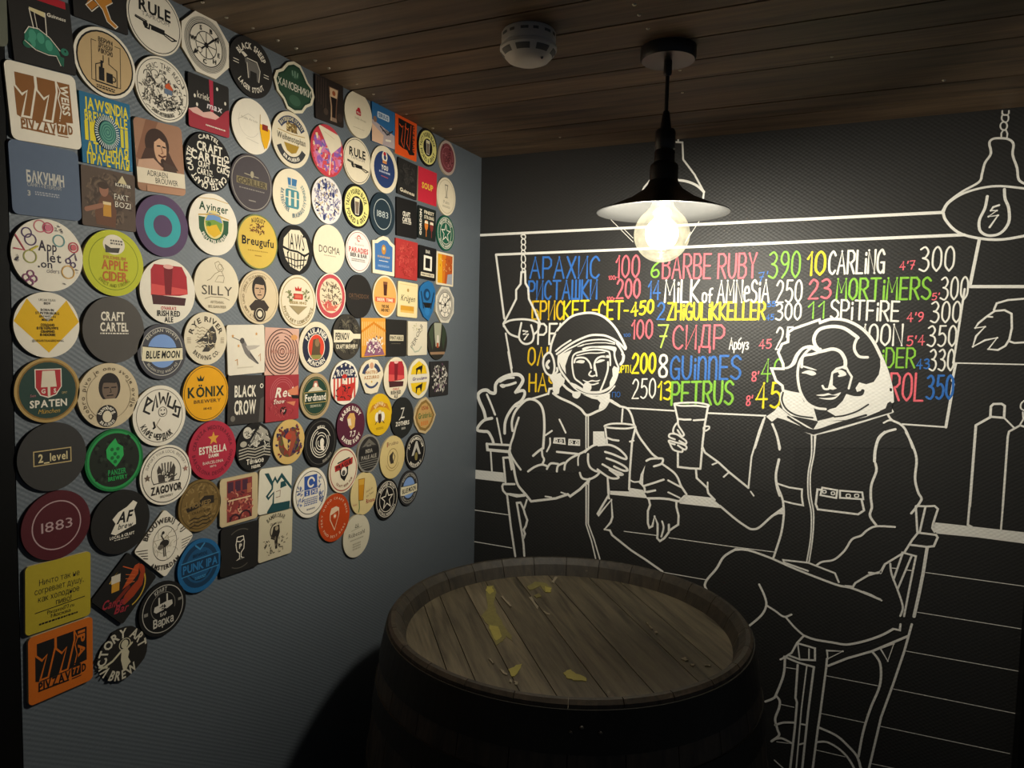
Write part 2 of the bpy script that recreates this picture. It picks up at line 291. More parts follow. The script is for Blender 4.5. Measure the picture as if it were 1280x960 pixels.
# ------------------------------------------------------------------ smoke detector
sd = tag(empty('smoke_detector', (0.4817, -0.7540, CEIL)), 'round white smoke detector on the dark plank ceiling', 'smoke detector')
part('base', [(0, 0), (.0445, 0), (.047, -.004), (.047, -.022), (.0455, -.024), (0, -.024)], M_PLAST, sd)
part('cover', [(0, -.0235), (.044, -.0235), (.049, -.026), (.0495, -.031), (.046, -.037), (.036, -.048), (.024, -.053), (0, -.0545)], M_PLAST, sd)
for k in range(8):
    a = 2*pi*k/8+.2; b2 = bmesh.new(); pr = [(.0475, -.0345), (.0462, -.0372), (.0415, -.0425), (.0402, -.0425), (.045, -.0345)]
    lathe(b2, pr, 6, close=True, a0=a-.27, a1=a+.27); obj('vent', b2, M_VENT, sd)
for k in range(14):
    a = 2*pi*k/14; b2 = bmesh.new(); lathe(b2, [(.0475, -.008), (.0475, -.0125), (.046, -.0125), (.046, -.008)], 3, close=True, a0=a-.1, a1=a+.1+.08*(k % 2)); obj('slot', b2, M_VENT, sd)
b2 = bmesh.new(); bmesh.ops.create_uvsphere(b2, u_segments=8, v_segments=6, radius=.0025); [setattr(v, 'co', v.co+Vector((.03, -.01, -.0505))) for v in b2.verts]; obj('indicator', b2, M_VENT, sd, True)

# ------------------------------------------------------------------ lettering and flat printing
CHARS = 'ABCDEFGHIJKLMNOPQRSTUVWXYZabcdefghijklmnopqrstuvwxyzАБВГДЕЖЗИЙКЛМНОПРСТУФХЦЧШЩЪЫЬЭЮЯабвгдежзийклмнопрстуфхцчшщыьэюяё0123456789.,!&\'@_-ÖÄÜöüä'
GL = {}
def load_glyphs():
    made = []
    for b in (0, 1):
        for ch in CHARS:
            cu = bpy.data.curves.new('g', 'FONT'); cu.body = ch; cu.size = 1; cu.resolution_u = 2; cu.offset = (.016 if ch.islower() else .031)*b; cu.fill_mode = 'FRONT'
            o = bpy.data.objects.new('g', cu); COL.objects.link(o); made.append((ch, b, o, cu))
    dg = bpy.context.evaluated_depsgraph_get(); dg.update()
    for ch, b, o, cu in made:
        me = o.evaluated_get(dg).to_mesh(); v = [(q.co.x, q.co.y) for q in me.vertices]; f = [tuple(p.vertices) for p in me.polygons]; o.evaluated_get(dg).to_mesh_clear()
        if v: x0 = min(q[0] for q in v); x1 = max(q[0] for q in v)
        else: x0, x1 = 0, .3
        GL[ch, b] = ([(x-x0, y) for x, y in v], f, x1-x0)
    for ch, b, o, cu in made: bpy.data.objects.remove(o); bpy.data.curves.remove(cu)
load_glyphs()
CAP = max(y for x, y in GL['H', 1][0])
def crom(P, closed=False, k=5):
    n = len(P); out = []
    for i in range(n if closed else n-1):
        p0, p1, p2, p3 = (P[(i-1) % n], P[i], P[(i+1) % n], P[(i+2) % n]) if closed else (P[max(i-1, 0)], P[i], P[i+1], P[min(i+2, n-1)])
        for j in range(k):
            t = j/k; out.append(tuple(.5*((2*p1[c])+(-p0[c]+p2[c])*t+(2*p0[c]-5*p1[c]+4*p2[c]-p3[c])*t*t+(-p0[c]+3*p1[c]-3*p2[c]+p3[c])*t**3) for c in (0, 1)))
    if not closed: out.append(P[-1])
    return out
def stroke(P, w, closed=False, cap=True):
    """list of convex faces for a line of width w"""
    F = []; P = [P[0]]+[q for p, q in zip(P, P[1:]) if math.dist(p, q) > 1e-7]
    n = len(P); m = n if closed else n-1; h = w/2
    if n < 2: return F
    nr = []
    for i in range(m):
        a, b = P[i], P[(i+1) % n]; d = math.dist(a, b); nr.append((-(b[1]-a[1])/d, (b[0]-a[0])/d) if d > 1e-9 else (0, 1))
    L, Rr = [], []
    for i in range(n):
        if closed: a, b = nr[i-1], nr[i % m]
        else: a, b = nr[max(i-1, 0)], nr[min(i, m-1)]
        x, y = a[0]+b[0], a[1]+b[1]; q = x*x+y*y; s = min(2/q, 1.6) if q > 1e-6 else 1
        mx, my = x*s*h, y*s*h
        if q > 1e-6 and 2/q > 1.6: mx, my = x/math.sqrt(q)*h*1.25, y/math.sqrt(q)*h*1.25
        L.append((P[i][0]+mx, P[i][1]+my)); Rr.append((P[i][0]-mx, P[i][1]-my))
    for i in range(m): j = (i+1) % n; F.append([Rr[i], Rr[j], L[j], L[i]])
    if cap and not closed:
        for (x, y), (nx, ny), s in ((P[0], nr[0], 1), (P[-1], nr[-1], -1)):
            F.append([(x+h*(nx*cos(t)-s*ny*sin(t)), y+h*(ny*cos(t)+s*nx*sin(t))) for t in [pi*i/6 for i in range(7)]])
    return F
def fillpoly(P):
    if len(P) < 3: return []
    return [[P[i] for i in t] for t in tessellate_polygon([[Vector((x, y, 0)) for x, y in P]])]
def clip_convex(F, H):
    out = []
    for f in F:
        P = f
        for (ax, ay), (bx, by) in zip(H, H[1:]+H[:1]):
            if not P: break
            Q = []
            for p, q in zip(P, P[1:]+P[:1]):
                sp = (bx-ax)*(p[1]-ay)-(by-ay)*(p[0]-ax); sq = (bx-ax)*(q[1]-ay)-(by-ay)*(q[0]-ax)
                if sp >= 0: Q.append(p)
                if (sp >= 0) != (sq >= 0): t = sp/(sp-sq); Q.append((p[0]+(q[0]-p[0])*t, p[1]+(q[1]-p[1])*t))
            P = Q
        if len(P) > 2: out.append(P)
    return out
def flat_mesh(name, layers, place, normal_flip=False):
    """layers: (faces, colour, lift) in plane coordinates; place(u, v, lift) gives the point"""
    V, Fc, C = [], [], []
    for faces, col, z in layers:
        for fi, f in enumerate(faces):
            a = sum(p[0]*q[1]-q[0]*p[1] for p, q in zip(f, f[1:]+f[:1]))
            if abs(a) < 1e-14: continue
            if (a < 0) != normal_flip: f = f[::-1]
            k = len(V); V += [place(x, y, z+(fi % 9)*1.5e-6) for x, y in f]; Fc.append(tuple(range(k, k+len(f)))); C += [col]*len(f)
    me = bpy.data.meshes.new(name); me.from_pydata(V, [], Fc)
    at = me.color_attributes.new('Col', 'FLOAT_COLOR', 'CORNER'); buf = []
    for c in C: buf += [c[0], c[1], c[2], 1.0]
    at.data.foreach_set('color', buf); return me

# ------------------------------------------------------------------ mural on the back wall
ST = {'Ч': '0,1 0,.6 .15,.48 .5,.52;.5,1 .5,0', 'Ф': '.3,0 .3,1;~.3,.25 .02,.35 .0,.6 .3,.85 .6,.6 .58,.35 .3,.25', 'А': '0,0 .3,1 .6,0;.12,.36 .48,.36', 'Б': '.5,1 0,1 0,0 .35,0 .5,.12 .5,.38 .35,.52 0,.52', 'Д': '0,-.15 0,.08 .55,.08 .55,-.15;.1,.08 .2,1 .5,1 .5,.08', 'Е': '.45,1 0,1 0,0 .45,0;0,.52 .4,.52',
 'И': '0,1 0,0 .5,1 .5,0', 'К': '0,0 0,1;.5,1 0,.45 .5,0', 'Л': '0,0 .25,1 .5,0', 'Н': '0,0 0,1;.5,0 .5,1;0,.5 .5,.5', 'О': '~.25,0 .02,.2 0,.5 .05,.85 .25,1 .45,.85 .5,.5 .46,.2 .25,0', 'П': '0,0 0,1 .5,1 .5,0',
 'Р': '0,0 0,1 .34,1 .5,.86 .5,.6 .34,.46 0,.46', 'С': '~.5,.82 .3,1 .06,.8 0,.5 .06,.15 .3,0 .5,.15', 'Т': '0,1 .6,1;.3,1 .3,0', 'Х': '0,0 .5,1;0,1 .5,0', 'Ш': '0,1 0,0 .6,0 .6,1;.3,1 .3,0', 'Ь': '0,1 0,0 .35,0 .5,.12 .5,.38 .35,.5 0,.5',
 'б': '.45,1 .1,.8 0,.3;~.25,0 .02,.1 0,.32 .2,.55 .45,.4 .45,.12 .25,0', 'р': '0,-.3 0,.6;~0,.45 .25,.62 .45,.4 .4,.1 .2,0 0,.1', 'у': '0,.6 .2,.1;.42,.6 .1,-.3', 'з': '~0,.55 .25,.62 .4,.48 .15,.32 .42,.18 .25,0 0,.04', 'г': '0,0 0,.6 .35,.6',
 'F': '0,0 0,1 .45,1;0,.5 .38,.5', 'D': '0,0 0,1 .3,1 .5,.75 .5,.25 .3,0 0,0', 'G': '~.5,.8 .3,1 .06,.8 0,.5 .06,.15 .28,0 .5,.15;.28,.45 .5,.45 .5,.0', 'L': '0,1 0,0 .45,0', 'M': '0,0 .05,1 .32,.35 .6,1 .65,0', 'N': '0,0 0,1 .5,0 .5,1', 'R': '0,0 0,1 .34,1 .5,.86 .5,.62 .34,.5 0,.5;.2,.5 .52,0',
 'S': '~.5,.85 .28,1 .04,.85 .08,.6 .42,.42 .5,.2 .28,0 0,.12', 'U': '~0,1 .02,.25 .25,0 .48,.25 .5,1', 'Y': '0,1 .25,.5 .5,1;.25,.5 .25,0', 'Z': '0,1 .5,1 0,0 .5,0', 'B': '0,0 0,1 .34,1 .46,.85 .46,.65 .32,.54 0,.54;.32,.54 .5,.4 .5,.14 .34,0 0,0', 'H': '0,0 0,1;.5,0 .5,1;0,.5 .5,.5', 'I': '0,0 0,1', 'u': '~0,.7 .02,.2 .22,0 .42,.2 .44,.7',
 'i': '.05,0 .05,.62;.05,.8 .05,.88', 'o': '~.2,0 .02,.15 0,.35 .05,.6 .22,.68 .4,.55 .42,.3 .38,.1 .2,0', 'f': '~.4,1 .22,.95 .15,.75 .14,.0;0,.55 .34,.55', 'n': '0,0 0,.95;~0,.75 .2,.97 .4,.8 .42,0', 'e': '~.02,.4 .4,.45 .3,.7 .1,.66 .0,.35 .1,.05 .4,.1',
 's': '~.45,.85 .25,1 .04,.82 .1,.58 .4,.42 .45,.18 .25,0 0,.1', "'": '.05,.75 .1,1', '-': '0,.45 .4,.45', '0': '~.22,0 .03,.2 0,.5 .04,.82 .22,1 .4,.82 .44,.5 .4,.2 .22,0', '1': '0,.72 .18,1 .18,0', '2': '~.02,.78 .2,1 .42,.85 .38,.55 .2,.3;.2,.3 0,0 .46,0', '3': '~.02,.9 .25,1 .42,.8 .3,.58 .15,.54;~.15,.54 .4,.45 .46,.22 .28,0 0,.08', '4': '.34,0 .34,1 0,.35 .5,.35', '5': '.42,1 .08,1 .04,.56;~.04,.56 .25,.64 .44,.45 .4,.15 .2,0 0,.08', '6': '~.4,1 .12,.7 .0,.3 .12,.03 .34,.05 .44,.28 .3,.5 .04,.38', '7': '0,1 .45,1 .15,0;.1,.5 .4,.5', '8': '~.22,.52 .04,.7 .08,.94 .24,1 .4,.92 .42,.7 .22,.52 .02,.3 .06,.06 .22,0 .42,.06 .44,.3 .22,.52', '9': '~.42,.6 .2,.5 .02,.7 .12,.97 .34,.97 .43,.7 .36,.3 .1,0'}
for a, b in zip('AEKTOPCX', 'АЕКТОРСХ'): ST[a] = ST[b]
def hand_text(s, p0, p1, h, w):
    """hand-drawn letters on the baseline p0-p1 (plane units)"""
    tot = 0; pos = []; strokes = {}
    for ch in s:
        if ch == ' ': tot += .4; continue
        S = [(q.startswith('~'), [tuple(map(float, t.split(','))) for t in q.lstrip('~').split()]) for q in ST[ch].split(';')]
        wd = max(x for _, q in S for x, _ in q); pos.append((tot, S)); tot += wd+.2
    tot = max(tot-.2, .05); Lx, Ly = p1[0]-p0[0], p1[1]-p0[1]; F = []
    for x0, S in pos:
        for sm, q in S:
            P = [(p0[0]+Lx*(x0+x)/tot, p0[1]+Ly*(x0+x)/tot+y*h) for x, y in q]
            F += stroke(crom(P, k=4) if sm else P, w)
            if not sm:
                for p in P[1:-1]: F.append([(p[0]+w*.5*cos(t), p[1]+w*.5*sin(t)) for t in [pi*i/4 for i in range(8)]])
    return F
INK = {'W': s2l('#f0ede2'), 'B': s2l('#2f6fc2'), 'P': s2l('#f06a76'), 'Y': s2l('#f0e01c'), 'O': s2l('#e8c01c'), 'G': s2l('#86c43a'), 'L': s2l('#b4cc52')}
WHITE, BLK = s2l('#f2efe6', .95), (.021, .0205, .0195)
MURAL = """painted_beam|l|8.2|-0.4,1844 1193.2,1850.9
menu_board|l|8|54.4,1784.7 605.9,1789.9 964.8,1795.3 1238.4,1798.5
menu_board|l|7.5|54.4,1784.6 86.1,1596.3
menu_board|l|6.5|92.1,1552 114.3,1450.3
menu_board|l|6.5|101.6,1497.4 115.5,1434.8
menu_board|l|7.5|1268.5,1787 1256.6,1685.3
menu_board|l|5.1|1246.7,1676.1 1234,1507.1
menu_board|l|6|1238.9,1505.4 1234.1,1465.9
menu_board|l|6.9|1236.9,1458.7 1227.6,1357.9
menu_board|l|4.4|1134.4,1358.3 1227.6,1357.9
menu_board|l|4.8|462.1,1353.9 598.9,1354.6
menu_board|l|5.1|687.8,1354.4 831.9,1357.2
painted_lamp|o|4.1|136,1838.7 136.1,1834.4 141.1,1828.6 148.2,1829.6 149,1835.2 145.6,1839.7
painted_lamp|o|4.1|137.8,1825.7 136.6,1817.1 141.5,1811.3 148.6,1813.7 148.9,1822.3 143.5,1827.7
painted_lamp|o|4.1|138.2,1810.5 137,1801.9 141.9,1795.7 149,1798.1 149.3,1806.7 143.9,1811.2
painted_lamp|o|4.1|138.6,1794.1 138.3,1788 143.2,1783.5 148.9,1786 148.7,1791.2 144.3,1794.8
painted_lamp|o|4.1|139,1780.2 137.8,1767.2 142.8,1760.1 149.9,1762.6 150.1,1774.7 144.7,1781.8
painted_lamp|o|4.1|139.5,1758.5 138.3,1747.6 143.3,1741.9 150.4,1744.4 150.7,1753.9 145.2,1759.2
painted_lamp|o|4.1|141.9,1741 141.5,1735.8 145.9,1732.3 150.2,1734.8 150.1,1739.2 145.7,1741
painted_lamp|l|7.3|85.7,1573.2 84,1580.7 102.9,1614.2 123.8,1653.9 123.2,1680.2 137.2,1697.6 138.8,1731.5 150.7,1733.1 152.5,1699.6 161.5,1686.5 164.7,1653.9 184.7,1619.1 202.2,1582.4 200.1,1575
painted_lamp|s|6.9|84,1580.7 108.3,1591.3 147.1,1594.8 180.7,1590.8 202.3,1581.1
painted_lamp|s|7|84.1,1578.5 104.4,1552.2 133.9,1541.8
painted_lamp|s|6.8|202.3,1581.1 195.7,1562.8 182.7,1550.3
painted_lamp|s|6.9|142.6,1583.8 137.4,1557.3 136.4,1539.7 146.4,1526.7 161,1522.6 177.6,1529.6 182.9,1545.1 179.1,1562.5 173.9,1577.7
painted_lamp|l|5.9|148.9,1561 162.4,1559.5 150.6,1551 165,1551.3 153.4,1535.6
painted_lamp_b|l|5.4|572.4,2065.4 593.4,2062.2 597.1,2018.1 627.9,1977.2 654.1,1930.6 652.8,1914.6
painted_lamp_b|l|5.4|581.7,2077.4 582.2,2064.5
painted_lamp_b|s|7.3|581.4,1966.3 609.1,1960.5 635.5,1947.8 654.1,1930.6
painted_lamp_b|l|6|515.7,1975.4 496.1,1953.7 486.5,1934.4
painted_lamp_b|l|5.2|486.5,1934.4 509.9,1949.5
painted_lamp_b|l|5|582.7,1967.5 590.3,1939.7
painted_lamp_b|l|1.8|393.5,1882.3 470.2,1808.1
painted_lamp_b|l|1.8|444.5,1842.7 469.9,1818.2
painted_lamp_b|l|1.7|651.6,1866.5 612,1803.3
painted_lamp_b|l|1.7|624.1,1828.9 610.2,1800.1
painted_lamp_c|l|3.5|1295.1,2067.1 1295.4,2060.9 1299.1,2057.4 1305.3,2056.8 1307.7,2060.6 1307.4,2065.8
painted_lamp_c|o|3.5|1295.7,2056.8 1295.2,2049.1 1299.6,2043 1305.3,2042.5 1307.6,2048.4 1306.3,2055.7 1300.9,2057.8
painted_lamp_c|o|3.6|1294.9,2040.4 1293.5,2033.4 1296.6,2026.9 1302.8,2025.3 1306,2031.1 1304.7,2038.4 1300,2042.5
painted_lamp_c|l|3.6|1296.7,2009.4 1296.2,2018.7 1299.3,2024.6 1304.6,2024.1 1307.7,2016.6 1307.3,2008.4
painted_lamp_c|s|5.6|1295,2008 1281.8,2007.7 1275.1,1999.5 1279.2,1975.8 1269.2,1955.8 1265.1,1932.6 1260.3,1914.6 1229.5,1895.5 1203,1873.1 1193.8,1854.9
painted_lamp_c|s|5.5|1295,2008 1310.6,2004 1320,1992.8 1320.1,1969.7 1329.7,1940.7 1334.7,1914.6 1349.2,1903.4
painted_lamp_c|s|5.6|1194.9,1850.5 1203.2,1870.4 1229.8,1890.2 1265.6,1901.1 1301.2,1903 1349.8,1894.1
painted_lamp_c|s|6.6|1193.8,1854.9 1200.6,1833.1 1225.4,1805.2 1263,1790.5 1308.2,1785.2 1355.9,1792.3
painted_lamp_c|s|6.5|1278,1882 1275,1855.9 1266.1,1830 1268.9,1806.2 1285.3,1795 1307.3,1799.4 1321.4,1822.3 1319.6,1853.6 1311.7,1874.8 1309.2,1895.7
painted_lamp_c|l|4.9|1301.5,1861.3 1290.6,1857.7 1286.5,1850.1 1297.7,1849.5 1282.8,1837.1 1300.6,1838.9 1286.4,1813.3
painted_picture|l|8.2|1255.8,1681.6 1361.2,1680.8
painted_picture|l|3.3|1234,1507.1 1371.6,1508.7
painted_picture|l|4.9|1305.4,1629.3 1309.8,1643.9 1330,1651.1 1362.8,1654.4
painted_picture|l|4.9|1292.4,1613.9 1307.1,1626.8 1325.3,1628.7 1338.8,1620.9 1341.3,1589.1 1338.2,1563.7 1331.5,1549 1318.3,1539.5 1299.8,1540.8 1315.2,1566.8 1292.4,1560.8 1269.9,1545.5 1274.8,1569.6 1290.7,1591.2 1272.2,1588 1277.8,1599.1 1292.4,1613.9
painted_picture|l|4.9|1336.9,1560.1 1347.8,1556 1368.6,1558
painted_picture|l|4|1292.4,1613.9 1303.3,1613.3
painted_plant|s|11.7|31.3,1292.6 24.3,1316.9 8.7,1346.4 4.1,1365.2 16.6,1377.3 33.5,1380.1 46.4,1373.3 61.1,1374.1 62.6,1398.6 78.8,1416.3 107.4,1428.8 135.9,1431.9 150.4,1421.5 148.7,1406.6 129.1,1378.9
painted_plant|s|10|129.1,1378.9 153.3,1385.4 158.4,1373.9 148,1354.7 126.1,1338.5 106.2,1311 96.5,1284 96,1253.8
painted_plant|s|7.5|121.9,1422 99.4,1419.1 77,1407.6
painted_plant|F|2.5|76,1396.3 83.3,1401.5 95,1399.5 95.9,1393.6 85.7,1389.3
painted_plant|s|8.5|85.6,1395.3 108.1,1400.2 128.4,1407.5
painted_plant|s|7.7|33.8,1366.9 47.1,1341.1 62.6,1308
painted_plant|l|6.4|69.1,1297.1 87.6,1221
painted_plant|s|10.3|52.3,1296 27.1,1288.5 8.3,1269.9 4.3,1256.1 23.6,1253.8 40.6,1253.2 53.7,1235.2 59.1,1222.3
painted_plant|l|7.7|37.2,1216.6 114.6,1219.5
painted_plant|l|10.3|37.2,1216.6 39.7,1198.9 113.1,1199.4
painted_plant|l|6.4|50.4,1196.8 56,1136.1
painted_counter|f|2.6|-1.1,1133.3 99.7,1134.4 102.9,1106 -0.5,1105.5
painted_counter_b|f|2.3|427.6,1117 481.6,1121 483.3,1131.8 521.6,1129.8 534.9,1108.3 428,1106.3
painted_counter_c|f|2.1|635.8,1129.7 704.7,1130.5 738.5,1105.6 622.7,1104.3 624.4,1112.8 634.1,1120.1
painted_counter_d|f|1.7|1215,1131.8 1251.5,1132.2 1393.5,1132.5 1395.1,1107 1302.2,1108.3 1222.8,1106 1215.9,1115.5 1213,1122.6
painted_panelling|l|1.9|1203.5,1009.7 1398.6,1009.7
painted_panelling|l|1.9|1191.3,911 1398.6,911.1
painted_panelling|l|1.9|1173.2,811.8 1400,812.4
painted_panelling|l|2|1147.7,712.3 1401.4,712.9
painted_panelling|l|2|1128.7,612.5 1394.9,616.1
painted_panelling|l|2.1|1112.8,512.9 1178.8,515.5
painted_panelling|l|2.9|-1.6,1008 112.8,1007.7
painted_panelling|l|2.9|0.5,909.2 128.5,908.2
painted_panelling|l|2.5|471.9,1007.1 565,1008.3
painted_panelling|l|2.3|598,1006.7 771.3,1006.6 867.7,1008
painted_panelling|l|2.4|585.2,908.6 700.2,906.9
painted_panelling|l|2.1|1005,711.4 1120.9,712.5
painted_panelling|l|2.1|995.9,611.4 1098,612.9
painted_panelling|l|2.2|988.4,513.4 1057.6,514.1
painted_panelling|l|2.2|901.5,611.6 934,611.7
painted_panelling|l|2.3|897,509.7 933.2,514.2
painted_panelling|l|2.2|911.4,711.9 934.6,713.1
astronaut/suit|K|2.4|115.1,1198.8 119.1,1289.4 128.6,1320 170.1,1359.7 232.9,1379.9 248.4,1382.5 353,1326 417.6,1372.6 450.6,1355.4 480,1329.5 483.2,1288 421.6,1254.9 469.8,1213.4 350.6,1162.5 175.7,1144.5 151.3,1149.5
astronaut/suit|l|7.2|233.7,1379.9 236.4,1394.6 248.8,1397.1
astronaut/suit|s|6.3|162.1,1356.3 197.8,1368 231,1379.8
astronaut/suit|s|7.9|248.4,1382.5 268.1,1371 306.8,1357 333.7,1342.6 353,1326 382.2,1338.7 403.8,1350.7 417.7,1371.6 432.3,1366.5 448.8,1357
astronaut/suit|l|4.2|350.4,1324.1 353.3,1231.2
astronaut/suit|l|4.2|357.1,1324.5 360,1233.5
astronaut/suit|s|6.5|126.1,1336.6 142.3,1340.3 154.2,1352.1
astronaut/suit|s|7.5|141.2,1304.1 131.7,1275.4 124.3,1244.8 116.7,1221.6 115.1,1198.8 130.2,1173.8 151.3,1149.5
astronaut/suit|f|2.5|141.2,1304.1 131.6,1279.1 127.7,1271.3 132.7,1270.9 138.8,1285.2
astronaut/suit|s|8.6|121.8,1263.3 119.1,1289.4 128.6,1320 150.3,1346.7 170.1,1360.5 194.1,1358.6 212.3,1343.9 220.9,1318.8 223.9,1282.3 222.9,1245.5 221.7,1219.5
astronaut/suit|s|7.9|221.6,1220.3 206.1,1208.9 190.5,1194.5
astronaut/suit|l|6.1|228.5,1258.8 247.7,1273.1
astronaut/suit|l|6|270,1307.6 280.1,1290.2 290.3,1271
astronaut/suit|s|6.1|242.4,1250.7 243,1232.4 233.7,1211.4
astronaut/suit|c|4.8|256.8,1251.9 287,1254.4 289.4,1238.2 254.5,1238.9
astronaut/suit|c|4.7|301.6,1252 332.7,1252.8 333.2,1238.4 300.9,1237.4
astronaut/suit|o|3.6|259.3,1247.7 264.7,1248.2 264.9,1242.4 259.4,1242.6
astronaut/suit|o|3.6|273.6,1247.8 279.4,1248.3 279.6,1242.9 273.8,1242.4
astronaut/suit|o|3.6|306.3,1246.9 311.6,1247.4 311.8,1242 306.5,1241.5
astronaut/suit|o|3.5|322.3,1247.2 327.6,1247.7 327.8,1241.9 322.5,1241.4
astronaut/suit|l|7.2|265,1213.1 328.3,1212.7
astronaut/suit|f|2.3|373,1281.1 405.3,1283.6 407.3,1267.9 416.3,1249.1 385.2,1245.7 374.3,1240.9
astronaut/suit|s|7.3|217.8,1215.5 220.3,1197.2 225.7,1186.7 221,1173.3
astronaut/suit|s|7.4|175.7,1146.4 195.4,1161.4 219,1171.2 234.9,1168.3
astronaut/suit|s|7.3|235.2,1159.9 246.5,1176.9 269.9,1178
astronaut/suit|s|7.2|266.6,1155.7 270,1172.5 289,1183.6
astronaut/suit|s|7.1|289.6,1163.5 292.9,1182.1 307.8,1198.1 333.9,1213.2 348.7,1221.8 363.3,1233.8
astronaut/suit|s|5.2|331.2,1180.4 330.5,1200.2 334.7,1212.2
astronaut/suit|s|8.8|115.3,1210.9 113.2,1192.6 126.4,1162.1 134.6,1126.7 145.2,1100.6 170.2,1076.3 187.7,1058.1
astronaut/suit|l|8.2|187.7,1058.1 228.2,1067.5 265.8,1076.4 302.5,1092.6 309.6,1087.3 338.6,1111.2 360.4,1135.3 366.9,1144.7
astronaut/suit|l|4.8|281.6,1095.9 302.5,1091.7
astronaut/suit|l|4.9|232.7,1078.3 251.6,1077.8
astronaut/suit|s|7|337.1,1158.9 344.4,1144.5 364.7,1143.2 386.6,1155.4 399.4,1171.8
astronaut/suit|s|7|360.2,1215.3 360.8,1193.8 368.1,1177.2 386.2,1168.3 399.4,1171.8
astronaut/suit|f|2.4|356.1,1130.5 362.4,1142.9 369.2,1142.8 364.4,1124.9
astronaut/suit|l|4.7|357,1128.5 360.7,1011.4 378.4,965.8 392,917.6
astronaut/suit|l|4.7|364.2,1129.3 366.9,1014.4 385.8,971.2 404.5,918.2
astronaut/suit|l|6.9|419.6,1161 423.4,1110.1 426.1,1095.4 421.6,1099.2 393.7,1047 396.9,1043.5 432.8,1091.9 437.5,1043.2 432.8,1027.5 415.9,1005 431.3,1004.5 438.3,991.7 493.7,956.9 537,935.9 583.8,910.9
astronaut/suit|s|6.7|422.8,1369.1 447,1358 468.5,1353.1 481.9,1335.2 491.4,1306.7 505,1278.6 526.9,1251.3 544.3,1232.2 561.2,1221.3
astronaut/suit|l|5.6|456.7,1350.2 455.3,1314.5
astronaut/suit|s|6.6|528.4,1212 540.6,1218.6 565.3,1222.5 573.6,1220.4 569.9,1207.7 549.7,1198.7
astronaut/suit|f|2.2|525.5,1199.2 521.4,1171.7 521.6,1144.5 510.5,1149.5 513.8,1173
astronaut/suit|s|6.7|511.7,1150.5 524.7,1138.5 527.3,1125.4
astronaut/suit|s|6.5|572,1207.9 603.3,1188.4 616,1173.3 624.8,1153.8 640.5,1132.3
astronaut/suit|s|6.6|524.6,1141.9 551.3,1153.2 577.7,1165.1
astronaut/suit|l|6.1|590,1164.4 612.7,1154.5 627,1149.2
astronaut/suit|l|4.9|529.4,1125.7 556.2,1133.7
astronaut/suit|l|4.8|591.2,1131.5 618,1122.3
astronaut/suit|s|5|486.1,1153.2 496.9,1149.7 512.9,1153.2
astronaut/suit|l|7.4|536.3,1108.5 569.4,1112.4 594,1113.2 614.4,1110.7 622.4,1110.5 635.9,1126.4
astronaut/suit|l|5.3|533.6,1124.9 556.2,1132.5
astronaut/suit|l|5.2|592.4,1131.7 622.9,1120
astronaut/glass|k|2.3|407.7,1300.4 489.2,1308.6 495.7,1302.9 482.8,1127.5 424.6,1118.8 419,1156.7
astronaut/glass|o|5.9|407.7,1300.4 427.1,1307 457.2,1309.6 489.2,1307.8 490.7,1302.5 466.2,1296.4 427.5,1295.2 409.1,1296.7
astronaut/glass|l|6.4|407.7,1298.3 414.9,1252.2
astronaut/glass|l|6.4|414.5,1266.2 430.8,1262 448.1,1261.3
astronaut/glass|l|5.8|480.2,1261.1 490.7,1264.9
astronaut/glass|l|6.8|494.9,1302.8 486.6,1260.4 483.2,1176.1 482.8,1127.5
astronaut/glass|l|6|420,1152.5 424.6,1118.8 424.2,1103.8
astronaut/hand|K|2.3|367.8,1233.2 394,1246.1 420.4,1247.1 446.7,1239.3 471,1220.4 473.4,1212.2 477,1181.8 464.2,1169.1 450.2,1160.8 423.3,1157.1 396.4,1173.6 373.3,1199.3
astronaut/hand|s|7|350.7,1220.1 363.3,1232.8 377.9,1242.3 396.2,1247.4
astronaut/hand|s|6.9|389.7,1242.8 420.4,1247.1 446.7,1239.3 468.8,1221.9 471.7,1212 458.4,1213.3 434.3,1221.2 410.1,1226.2
astronaut/hand|s|6.8|415.1,1208.4 443.7,1200.9 467.7,1190.6 476.6,1180.5 461.7,1179 437.6,1187.6
astronaut/hand|s|6.9|403.8,1190.2 431.4,1178.4 462,1168.8 453.5,1165.4 433.8,1171
astronaut/hand|s|6.9|389.7,1174.2 423.4,1155 446.1,1154.4 450.2,1160.8 424.9,1176.5
astronaut/hand_b|l|6.7|538.4,1108.7 543.2,1090.5 537.6,1073 538.8,1039.6 543.4,1027.6 551.6,1032.9 556.8,1060.8 565.8,1041.1 566.8,1014 566.1,1001.4 573.8,994.1 585.8,1004.2 597.4,1022.5 596.6,1043.1
astronaut/hand_b|s|5.7|577.9,1049.8 582.6,1032.9 577.4,1007.2
astronaut/hand_b|l|6.5|597.3,1025.8 608.3,1035.6 621.7,1046.5 621.9,1071.3 615,1095.2 614.4,1109.5
astronaut/helmet|K|2.3|236.4,1504.4 240.4,1527.6 254.9,1562.4 278.6,1588.5 302.3,1605.8 335,1614 364.5,1614.2 394.1,1603.9 423.7,1579.3 444.7,1549.4 459.8,1522.2 454.2,1480.6 442.1,1458 437.6,1421.6 418.4,1394.1 383.6,1386.5 353.9,1389.1 323.6,1403.1 292.8,1417.4 246.2,1433.9 224.2,1440.2 215.6,1466 221.3,1489.5
astronaut/helmet|s|7.4|236.5,1501.5 239.9,1526.1 254.9,1562.4 278.6,1588.5 302.3,1605.8 335,1614 364.5,1614.2 394.1,1603.9 423.7,1579.3 444.7,1549.4 459.3,1522.2 457.8,1516.1
astronaut/helmet|s|5.7|253.5,1504.9 271.5,1519.8 298.4,1537.1
